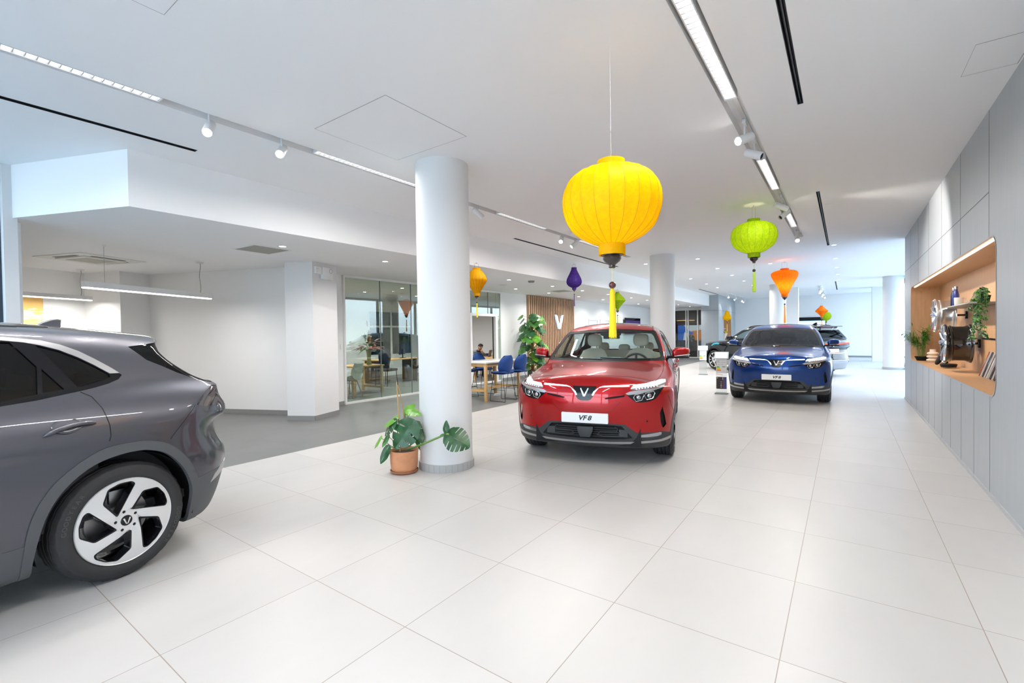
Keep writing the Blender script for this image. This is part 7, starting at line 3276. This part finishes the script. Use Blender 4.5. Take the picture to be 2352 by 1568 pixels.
mb.lathe([(0, 0), (.035, 0), (.035, .14), (.014, .2), (.014, .26), (0, .26)], 16)
tag(mb.build('dark_bottle', M_GBLK, smooth=40, loc=(-5.50, 27.75, .955)), 'small dark bottle beside the bouquet in the far niche', 'bottle')
t = thing('wall_shelf', 'thin white shelf across the far oak niche', 'shelf', (-5.79, 28.1, 1.62))
mb = MB()
mb.box(0, .28, -.5, .45, 0, .02)
mb.build('board', M_LAMPW, t)

# ------------------------------------------------------------------ office side fittings
# emergency light and sensor on the office pillar
pn = Vector((CC[1] - CB[1], -(CC[0] - CB[0]), 0)).normalized()
pd = Vector((CC[0] - CB[0], CC[1] - CB[1], 0)).normalized()
pm = Vector((CB[0], CB[1], 0))


def pil(s_, z, d=0):
    return pm + pd * s_ + pn * d + UP * z


ang = math.atan2(pd.y, pd.x)
t = thing('emergency_light', 'white emergency light unit high on the office pillar', 'emergency light', pil(.36, 2.66), ang)
mb = MB()
mb.box(-.15, .14, -.06, 0, -.10, .12, .012, 2)
mb.build('casing', M_LAMPW, t, smooth=40)
mb = MB()
mb.lathe([(.035, 0), (.04, .004), (.045, 0)], 24, TR(.075, -.061, .06) @ RX(90))
mb.build('speaker_ring', M_PRINT, t)
t = thing('alarm_box', 'small ribbed white box left beside the emergency light on the pillar', 'alarm box', pil(.12, 2.70), ang)
mb = MB()
mb.box(-.075, .075, -.05, 0, -.06, .07, .006)
mb.build('casing', M_LAMPW, t, smooth=40)
mb = MB()
for z in (-.03, .0, .03):
    mb.box(-.065, -.035, -.053, -.05, z - .004, z + .004)
mb.build('slot', M_PRINT, t)
t = thing('motion_sensor', 'white motion sensor above the office door frame', 'sensor', tuple(D0 + dd * .16 + Vector((dd.y, -dd.x, 0)) * .005 + UP * 2.64), math.atan2(dd.y, dd.x))
mb = MB()
mb.grid(lambda u, v: Vector(((u - .5) * .09, -.055 * math.sin(PI * u) ** .5 * (1 - v * .5), -.08 + .16 * v)), 8, 6)
mb.box(-.045, .045, -.004, 0, -.08, .08)
mb.build('casing', M_LAMPW, t, smooth=60)
pp = dB + dd * .2
mb = MB()
mb.prism(rrect(-.03, .03, -.06, .06, .028, 4), -.018, 0, 'xz', bev=.004)
o = mb.build('wall_button', M_LAMPW, smooth=40)
tag(o, 'small white oval wall unit between the office door and glazing', 'wall button')
o.location = tuple(pp + Vector((dd.y, -dd.x, 0)) * .003 + UP * 1.28)
o.rotation_euler = (0, 0, math.atan2(dd.y, dd.x))
# socket on the plain office wall
wd_ = (Vector((A4[0], A4[1], 0)) - Vector((A3[0], A3[1], 0)))
wl = wd_.length
wd_.normalize()
wn_ = Vector((wd_.y, -wd_.x, 0))
mb = MB()
mb.prism(rrect(-.04, .04, -.04, .04, .01, 3), -.010, 0, 'xz', bev=.002)
o = mb.build('light_switch', M_LAMPW, smooth=40)
tag(o, 'small square switch on the plain white office wall', 'switch')
o.location = tuple(Vector((A3[0], A3[1], 0)) + wd_ * (wl - .12) + wn_ * .002 + UP * 1.13)
o.rotation_euler = (0, 0, math.atan2(wd_.y, wd_.x))
# sunset poster on the far office wall
m = bpy.data.materials.new('sunset_print')
m.use_nodes = True
nt = m.node_tree
b = nt.nodes['Principled BSDF']
tc = nt.nodes.new('ShaderNodeTexCoord')
mp = nt.nodes.new('ShaderNodeMapping')
mp.inputs['Scale'].default_value = (1.2, 1.2, 9)
n1 = nt.nodes.new('ShaderNodeTexNoise')
n1.inputs['Scale'].default_value = 2.2
n1.inputs['Detail'].default_value = 4
sp = nt.nodes.new('ShaderNodeSeparateXYZ')
ad = nt.nodes.new('ShaderNodeMath')
ad.operation = 'MULTIPLY_ADD'
ad.inputs[1].default_value = .45
r = nt.nodes.new('ShaderNodeValToRGB')
nt.links.new(tc.outputs['Object'], mp.inputs[0])
nt.links.new(mp.outputs[0], n1.inputs['Vector'])
nt.links.new(tc.outputs['Generated'], sp.inputs[0])
nt.links.new(n1.outputs['Fac'], ad.inputs[0])
nt.links.new(sp.outputs['Z'], ad.inputs[2])
nt.links.new(ad.outputs[0], r.inputs[0])
for i, (p_, c) in enumerate(((.2, (.75, .40, .10)), (.55, (.85, .68, .35)), (.8, (.85, .50, .12)), (1.0, (.82, .74, .58)))):
    e = r.color_ramp.elements[i] if i < 2 else r.color_ramp.elements.new(p_)
    e.position = p_
    e.color = (*c, 1)
r.color_ramp.elements.new(1.0).color = (.75, .45, .12, 1)
nt.links.new(r.outputs[0], b.inputs['Base Color'])
pv = (Vector((A1[0], A1[1], 0)) - Vector((A0[0], A0[1], 0))).normalized()
t = thing('sunset_poster', 'tall poster of an orange sunset sky on the far office wall', 'poster', tuple(Vector((A0[0], A0[1], 0)) + pv * .10 + UP * 1.0), math.atan2(pv.y, pv.x))
mb = MB()
mb.box(-.075, .24, -.02, -.004, 0, 1.36, .002)
mb.build('print', m, t)

# office behind the glass: tables, chairs, coat, bag, flowers
t = thing('office_table', 'light oak office table behind the glass, carrying the flower vase', 'table', (-10.55, 7.55, 0))
mb = MB()
mb.box(-.45, .45, -.38, .60, .70, .735, .004)
mb.build('table_top', M_OAK, t)
for sx in (-1, 1):
    for y in (-.32, .54):
        mb = MB()
        mb.box(sx * .40 - .03, sx * .40 + .03, y - .03, y + .03, 0, .70)
        mb.build('leg', M_OAK, t)
mb = MB()
mb.box(-.37, .37, .53, .55, .10, .15)
mb.build('stretcher', M_OAK, t)
t = thing('flower_vase', 'tall glass vase of dried brown and green flowers on the office table', 'vase', (-10.38, 7.86, .737))
mb = MB()
mb.lathe([(0, 0), (.075, 0), (.055, .08), (.052, .2), (.065, .33), (.095, .42), (.09, .42), (.058, .33), (.046, .2), (0, .02)], 24)
mb.build('vase_body', mat('olive_glass', (.30, .30, .12), .1), t, smooth=40)
rr = random.Random(9)
mb = MB()
for k in range(120):
    d = Vector((rr.gauss(0, 1), rr.gauss(0, 1), abs(rr.gauss(.3, .7)))).normalized()
    if k < 10:
        d = Vector((rr.gauss(0, .12), rr.gauss(0, .12), 1)).normalized()
    q = Vector((0, 0, .42)) + d * (.12 + .26 * rr.random()) * (1.7 if k < 6 else 1)
    simple_leaf(mb, q, q + (d + Vector((0, 0, -.5 * rr.random()))) * (.10 + .10 * rr.random()), UP, .032, rr.randrange(4), 3, .3)
mb.build('dried_flower', [mat('bloom_brown', (.22, .10, .06), .8), mat('bloom_rust', (.30, .08, .05), .8), M_LEAFM, mat('bloom_tan', (.40, .24, .15), .8)], t, recalc=False)
mb = MB()
for k in range(8):
    a = k * .8
    mb.tube([(0, 0, .1), (.03 * math.cos(a), .03 * math.sin(a), .45), (.10 * math.cos(a), .10 * math.sin(a), .62)], .004, 5)
mb.build('stem', M_STEM, t)


def shell_chair(label, loc, rz, group=None):
    t = thing('shell_chair', label, 'chair', loc, rad(rz), group)
    mb = MB()

    def sh(u, v, o_):
        b_ = u * 2 - 1
        k = v
        if k < .5:
            q = k / .5
            x, z = .22 - .42 * q, .44 - .02 * math.sin(PI * q)
        else:
            q = (k - .5) / .5
            x, z = -.20 - .10 * q, .43 + .40 * q
        w = .23 * (1 - .18 * abs(2 * k - 1) ** 2)
        return Vector((x + .05 * b_ * b_ * (k > .5), b_ * w, z + .10 * b_ * b_ * (1 - abs(2 * k - 1)) + .03 * b_ ** 4 + o_))
    mb.grid(lambda u, v: sh(u, v, 0), 14, 20)
    mb.grid(lambda u, v: sh(1 - u, v, -.008) + Vector((-.006, 0, 0)), 14, 20)
    mb.build('seat_shell', mat('pale_shell', (.66, .66, .60), .4), t, smooth=80)
    for sx in (-1, 1):
        for sy in (-1, 1):
            mb = MB()
            mb.tube([(sx * .10, sy * .10, .41), (sx * .20, sy * .20, 0)], .013, 8)
            mb.build('leg', mat('beech', (.45, .24, .12), .5), t, smooth=60)
    mb = MB()
    mb.tube([(-.13, -.13, .30), (.13, .13, .36)], .004, 6)
    mb.tube([(-.13, .13, .30), (.13, -.13, .36)], .004, 6)
    mb.tube([(-.10, -.10, .41), (.10, -.10, .41), (.10, .10, .41), (-.10, .10, .41)], .005, 6, closed=True)
    mb.build('wire_brace', M_BWIRE, t)
    return t


shell_chair('pale shell chair with wooden legs just inside the office glass', (-9.95, 6.98, 0), 200)
t = thing('backpack', 'black bag lying on the desk behind the pale shell chair', 'bag', (-11.45, 6.95, .79))
mb = MB()
mb.grid(lambda u, v: Vector((.22 * math.cos(u * 2 * PI) * math.sin(v * PI) ** .6, .16 * math.sin(u * 2 * PI) * math.sin(v * PI) ** .6, .12 - .12 * math.cos(v * PI) * (1 + .4 * math.cos(u * 2 * PI)))), 22, 12, closed_u=True)
mb.build('bag_body', M_MBLK, t, smooth=80)
mb = MB()
mb.tube(spline([(-.1, -.12, .15), (-.06, -.16, .30), (.06, -.14, .26), (.1, -.1, .12)], 5), .012, 6)
mb.build('strap', M_MBLK, t)
t = thing('desk', 'grey topped desk behind the pale shell chair', 'desk', (-11.55, 6.9, 0))
mb = MB()
mb.box(-.4, .4, -.7, .55, .735, .765, .004)
mb.build('table_top', mat('grey_laminate', (.28, .28, .28), .5), t)
for sx in (-1, 1):
    mb = MB()
    mb.box(sx * .34 - .02, sx * .34 + .02, -.6, .45, 0, .735)
    mb.build('leg', M_LAMPW, t)


def coat_chair(label, x, y, rz):
    t = thing('office_chair', label, 'chair', (x, y, 0), rad(rz), 'dark coat draped office chairs')
    mb = MB()
    mb.grid(lambda u, v: Vector(((.24 + .05 * math.sin(6 * u)) * math.cos(u * 2 * PI) * (.55 + .45 * math.sin(PI * min(1, (1 - v) * 1.3)) ** .7) * (.6 if v > .85 else 1), .13 * math.sin(u * 2 * PI), .50 + .62 * v)), 26, 14, closed_u=True)
    mb.build('draped_coat', mat('navy_cloth', (.010, .013, .022), .8), t, smooth=80)
    mb = MB()
    mb.box(-.24, .24, -.28, .22, .44, .52, .03, 3)
    mb.build('seat', M_MBLK, t, smooth=50)
    for sx in (-1, 1):
        for yy in (-.24, .18):
            mb = MB()
            mb.tube([(sx * .20, yy, .45), (sx * .23, yy * 1.1, 0)], .012, 8)
            mb.build('leg', M_BWIRE, t)


coat_chair('chair with a dark coat over its back, right behind the dried flowers', -11.3, 9.15, 100)
coat_chair('chair with a dark coat over its back, deeper in the glazed office', -11.25, 10.75, 95)
t = thing('office_desk', 'dark legged office desk at the rear of the glazed office', 'desk', (-12.1, 9.9, 0))
mb = MB()
mb.box(-.4, .4, -.7, 1.0, .72, .75, .004)
mb.build('table_top', M_OAK, t)
for y in (-.62, .92):
    mb = MB()
    mb.box(-.34, .34, y - .03, y + .03, 0, .72)
    mb.build('leg', mat('dark_wood', (.09, .055, .03), .6), t)
t = thing('monitor', 'black computer monitor on the desk at the rear of the glazed office', 'monitor', (-12.1, 10.5, .752), rad(-60))
mb = MB()
mb.box(-.30, .30, -.015, .015, .12, .48, .006)
mb.build('screen', M_GBLK, t, smooth=40)
mb = MB()
mb.box(-.03, .03, .01, .03, 0, .3)
mb.box(-.12, .12, -.06, .10, 0, .012)
mb.build('stand', M_MBLK, t)
# ------------------------------------------------------------------ the two men at the office table
M_SKIN = mat('skin', (.50, .27, .19), .5)
M_HAIR = mat('dark_hair', (.012, .009, .008), .7)
M_FLEECE = mat('grey_jacket', (.22, .225, .23), .9, bump=(40, .1))
M_SWEAT = mat('pale_grey_sweater', (.46, .46, .45), .9, bump=(40, .1))
M_TROU = mat('dark_trousers', (.02, .022, .03), .85)
M_SHIRT = mat('black_shirt', (.010, .010, .011), .8)


def skin_body(chains, name, m, parent, sub=2, merge=.0):
    """grow one continuous surface over connected joints; chains share their first points"""
    me = bpy.data.meshes.new(name)
    V, E, R = [], [], []
    key = {}
    for ch in chains:
        prev = None
        for (p, r) in ch:
            k = tuple(round(c, 4) for c in p)
            if k not in key:
                key[k] = len(V)
                V.append(p)
                R.append(r)
            i = key[k]
            if prev is not None and prev != i:
                E.append((prev, i))
            prev = i
    me.from_pydata(V, E, [])
    o = bpy.data.objects.new(name, me)
    COL.objects.link(o)
    md = o.modifiers.new('skin', 'SKIN')
    md.use_smooth_shade = True
    for i, sv in enumerate(me.skin_vertices[0].data):
        r = R[i]
        sv.radius = r if isinstance(r, tuple) else (r, r)
        sv.use_root = i == 0
    sb = o.modifiers.new('sub', 'SUBSURF')
    sb.levels = sb.render_levels = sub
    dg = bpy.context.evaluated_depsgraph_get()
    me2 = bpy.data.meshes.new_from_object(o.evaluated_get(dg))
    bpy.data.objects.remove(o)
    me2.name = name
    return link(name, me2, m, parent, smooth=True)


def head_mesh(skin, turn):
    """face looks along -y; origin at the neck, crown at z = .25"""
    mb = MB()

    def hd(u, v):
        a = u * 2 * PI
        ph = (v - .5) * PI
        c, s_ = math.cos(ph), math.sin(ph)
        x, y, z = .076 * math.cos(a) * c ** .8, .097 * math.sin(a) * c ** .85, .118 * s_
        if y < 0:
            # jaw and face plane
            k = max(0, -z / .118)
            x *= 1 - .30 * k
            y *= .93
            if abs(x) < .022 and -.035 < z < .03:
                y -= .020 * (1 - abs(x) / .022) * (1 - abs(z + .012) / .045 if abs(z + .012) < .045 else 0)
            if .015 < z < .035 and .018 < abs(x) < .045:
                y += .009
            if -.068 < z < -.05 and abs(x) < .03:
                y += .004
        else:
            if z < -.03:
                y *= 1 - .5 * min(1, (-z - .03) / .08)
        return Vector((x, y, z + .125))
    mb.grid(hd, 44, 36, closed_u=True)
    for s_ in (-1, 1):
        mb.ico((s_ * .079, .008, .122), .026, 2, sc=(.35, .75, 1.15))
    return mb


def seated_man(label, loc, rz, top, lean, shirt, glasses=False, hand_to='mouth'):
    t = thing('person', label, 'person', loc, rad(rz))
    # local frame: facing -y, seat height .46
    L = lean
    hip = (0, .05, .52)
    waist = (0, .0, .66)
    chest = (0, -.10 - L * .3, .83)
    shl = (0, -.16 - L * .5, .95)
    neck = (0, -.23 - L * .6, 1.00)
    nk2 = (0, -.28 - L * .65, 1.045)
    torso = [(hip, (.17, .13)), (waist, (.165, .12)), (chest, (.185, .125)), (shl, (.15, .10)), (neck, (.065, .065))]
    sL, sR = (-.195, -.15 - L * .5, .93), (.195, -.15 - L * .5, .93)
    el, er = (-.27, -.36 - L * .5, .80), (.25, -.34 - L * .5, .79)
    wl, wr = (-.07, -.50 - L * .5, .80), (.05, -.42 - L * .65, .915)
    armL = [(shl, (.15, .10)), (sL, .078), ((-.24, -.25 - L * .5, .86), .060), (el, .056), ((-.17, -.45 - L * .5, .79), .048), (wl, .038)]
    armR = [(shl, (.15, .10)), (sR, .078), ((.23, -.24 - L * .5, .855), .060), (er, .056), ((.16, -.40 - L * .58, .85), .048), (wr, .038)]
    skin_body([torso, armL, armR], 'jacket', top, t)
    legs = []
    for s_ in (-1, 1):
        legs.append([(hip, (.17, .13)), ((s_ * .10, -.05, .50), .095), ((s_ * .13, -.42, .50), .072), ((s_ * .14, -.45, .28), .055), ((s_ * .14, -.40, .07), .042), ((s_ * .14, -.52, .045), .04)])
    skin_body(legs, 'trousers', M_TROU, t)
    # neck and head, bowed forward and down
    body = skin_body([[(neck, .058), (nk2, .054), ((nk2[0], nk2[1] - .02, nk2[2] + .05), .05)]], 'body', M_SKIN, t, 2)
    M = TR(nk2[0], nk2[1] - .005, nk2[2] - .02) @ RX(24)
    hm = head_mesh(M_SKIN, 0)
    bmesh.ops.transform(hm.bm, matrix=M, verts=hm.bm.verts)
    hm.build('head', M_SKIN, t, smooth=180)
    mb = MB()

    def hair(u, v):
        a = u * 2 * PI
        ph = v * PI / 2
        c, s_ = math.cos(ph), math.sin(ph)
        x, y, z = .080 * math.cos(a) * c ** .7, .102 * math.sin(a) * c ** .7, .018 + .108 * s_
        if y > 0:
            z -= .05 * (1 - v) * (y / .102)
        else:
            z += .052 * (1 - v) * (-y / .102)
        return M @ Vector((x, y + .002, z + .125))
    mb.grid(hair, 36, 10, closed_u=True)
    mb.build('hair', M_HAIR, t, smooth=180)
    mb = MB()
    mb.grid(lambda u, v: M @ Vector((.060 * math.sin((u - .5) * 2.7) * (1 - .25 * v), -.0885 * math.cos((u - .5) * 2.3) * (1 - .10 * v) - .002, .125 - .080 - .022 * v + .045 * abs(2 * u - 1) ** 2)), 20, 6)
    mb.build('beard', M_HAIR, t, smooth=180)
    mb = MB()
    for s_ in (-1, 1):
        mb.ico(M @ Vector((s_ * .031, -.083, .150)), .0085, 1)
        mb.tube([M @ Vector((s_ * .016, -.0925, .166)), M @ Vector((s_ * .032, -.0935, .170)), M @ Vector((s_ * .050, -.082, .165))], .0035, 5)
    mb.tube([M @ Vector((-.02, -.094, .068)), M @ Vector((0, -.098, .070)), M @ Vector((.02, -.094, .068))], .003, 5)
    mb.build('face_detail', M_HAIR, t, smooth=60)
    if glasses:
        mb = MB()
        for s_ in (-1, 1):
            mb.tube([M @ Vector((s_ * .032 + .022 * math.cos(a), -.100, .150 + .016 * math.sin(a))) for a in np.linspace(0, 2 * PI, 14, endpoint=False)], .0022, 5, closed=True)
            mb.tube([M @ Vector((s_ * .054, -.098, .153)), M @ Vector((s_ * .079, .0, .150))], .002, 5)
        mb.tube([M @ Vector((-.010, -.101, .152)), M @ Vector((.010, -.101, .152))], .002, 5)
        mb.build('glasses', M_GBLK, t)
    # collar of the shirt
    mb = MB()
    mb.lathe([(.062, -.02), (.068, .015), (.072, .02), (.075, -.03)], 20, TR(*neck) @ RX(18))
    mb.build('shirt_collar', shirt, t, smooth=60)
    # hands: palm plus four bent fingers and a thumb
    def hand(w, d, up, s_):
        w, d, up = Vector(w), Vector(d).normalized(), Vector(up).normalized()
        sd = d.cross(up)
        pal = w + d * .045
        ch = [[(tuple(w), .026), (tuple(pal), (.036, .018)), (tuple(w + d * .082), (.038, .015))]]
        for k, (o_, l) in enumerate(((-.027, .062), (-.009, .072), (.010, .068), (.027, .052))):
            b0 = w + d * .082 + sd * o_
            ch.append([(tuple(w + d * .082), (.038, .015)), (tuple(b0 + d * .008), .0095), (tuple(b0 + d * l * .45 - up * .008), .0088), (tuple(b0 + d * l * .62 - up * (.030 + .004 * k)), .0082), (tuple(b0 + d * l * .45 - up * (.048 + .003 * k)), .0072)])
        th = w + d * .025 + sd * s_ * .03
        ch.append([(tuple(pal), (.036, .018)), (tuple(th), .012), (tuple(th + d * .030 + sd * s_ * .016 - up * .006), .0105), (tuple(th + d * .054 + sd * s_ * .008 - up * .016), .008)])
        skin_body(ch, 'hand', M_SKIN, t, 1)
    hand(wl, (.75, -.55, .02), (0, 0, 1), 1)
    hand(wr, (-.45, -.10, .80), (.2, -1, .1), -1)
    t.scale = (1, 1, .94)
    return t


# table they sit at, laptops
t = thing('meeting_table', 'oak table with laptops where the two men sit', 'table', (-9.72, 12.60, 0), rad(8))
mb = MB()
mb.box(-.34, .40, -1.0, .80, .70, .74, .004)
mb.build('table_top', M_OAK, t)
for sx in (-.8, 1):
    for y in (-.9, .72):
        mb = MB()
        mb.box(sx * .39 - .03, sx * .39 + .03, y - .03, y + .03, 0, .70)
        mb.build('leg', M_OAK, t)


def laptop(label, loc, rz, lid):
    t = thing('laptop', label, 'laptop', loc, rad(rz), 'laptops on the meeting table')
    mb = MB()
    mb.box(-.16, .16, -.115, .115, 0, .014, .004)
    mb.build('keyboard_base', lid, t, smooth=40)
    mb = MB()
    mb.box(-.16, .16, 0, .008, 0, .22, .004, M=TR(0, -.115, .012) @ RX(14))
    mb.build('screen_lid', lid, t, smooth=40)


laptop('laptop with tan lid open in front of the man in the dark grey jacket', (-9.92, 12.30, .744), -70 + 180, mat('tan_lid', (.24, .17, .12), .5))
laptop('laptop with pale blue grey lid in front of the man wearing glasses', (-9.84, 12.96, .744), -80 + 180, mat('blue_lid', (.16, .28, .36), .35))


def simple_chair(label, loc, rz):
    t = thing('visitor_chair', label, 'chair', loc, rad(rz), 'chairs of the seated men')
    mb = MB()
    mb.box(-.22, .22, -.14, .30, .29, .325, .016, 3)
    mb.build('seat', M_BLUEF, t, smooth=50)
    mb = MB()
    mb.box(-.22, .22, .30, .33, .40, .80, .015, 3)
    mb.build('backrest', M_BLUEF, t, smooth=50)
    for sx in (-1, 1):
        for sy in (-1, 1):
            mb = MB()
            mb.tube([(sx * .19, sy * .16 + .06, .30), (sx * .21, sy * .19 + .04, 0)], .012, 8)
            mb.build('leg', M_BWIRE, t)


seated_man('person in a dark grey jacket at a laptop, hand held to his mouth', (-10.72, 12.52, 0), 75, M_FLEECE, .22, M_SHIRT)
seated_man('person in a pale grey sweater and glasses at a laptop, seen through the door edge', (-10.43, 13.24, 0), 75, M_SWEAT, .20, M_SHIRT, glasses=True)
simple_chair('blue chair of the man in the dark grey jacket', (-10.83, 12.49, 0), 75)
simple_chair('blue chair of the man in the pale sweater', (-10.54, 13.21, 0), 75)
# ------------------------------------------------------------------ view
vs = SC.view_settings
vs.view_transform = 'Standard'
vs.look = 'None'
vs.gamma = 1
vs.use_curve_mapping = False
vs.exposure = 0.53
SC.cycles.max_bounces = 8
SC.cycles.diffuse_bounces = 5
SC.cycles.glossy_bounces = 4
SC.cycles.transmission_bounces = 4
SC.cycles.transparent_max_bounces = 12
SC.cycles.caustics_reflective = False
SC.cycles.caustics_refractive = False
SC.cycles.sample_clamp_indirect = 6
SC.cycles.use_denoising = True
SC.cycles.use_light_tree = True
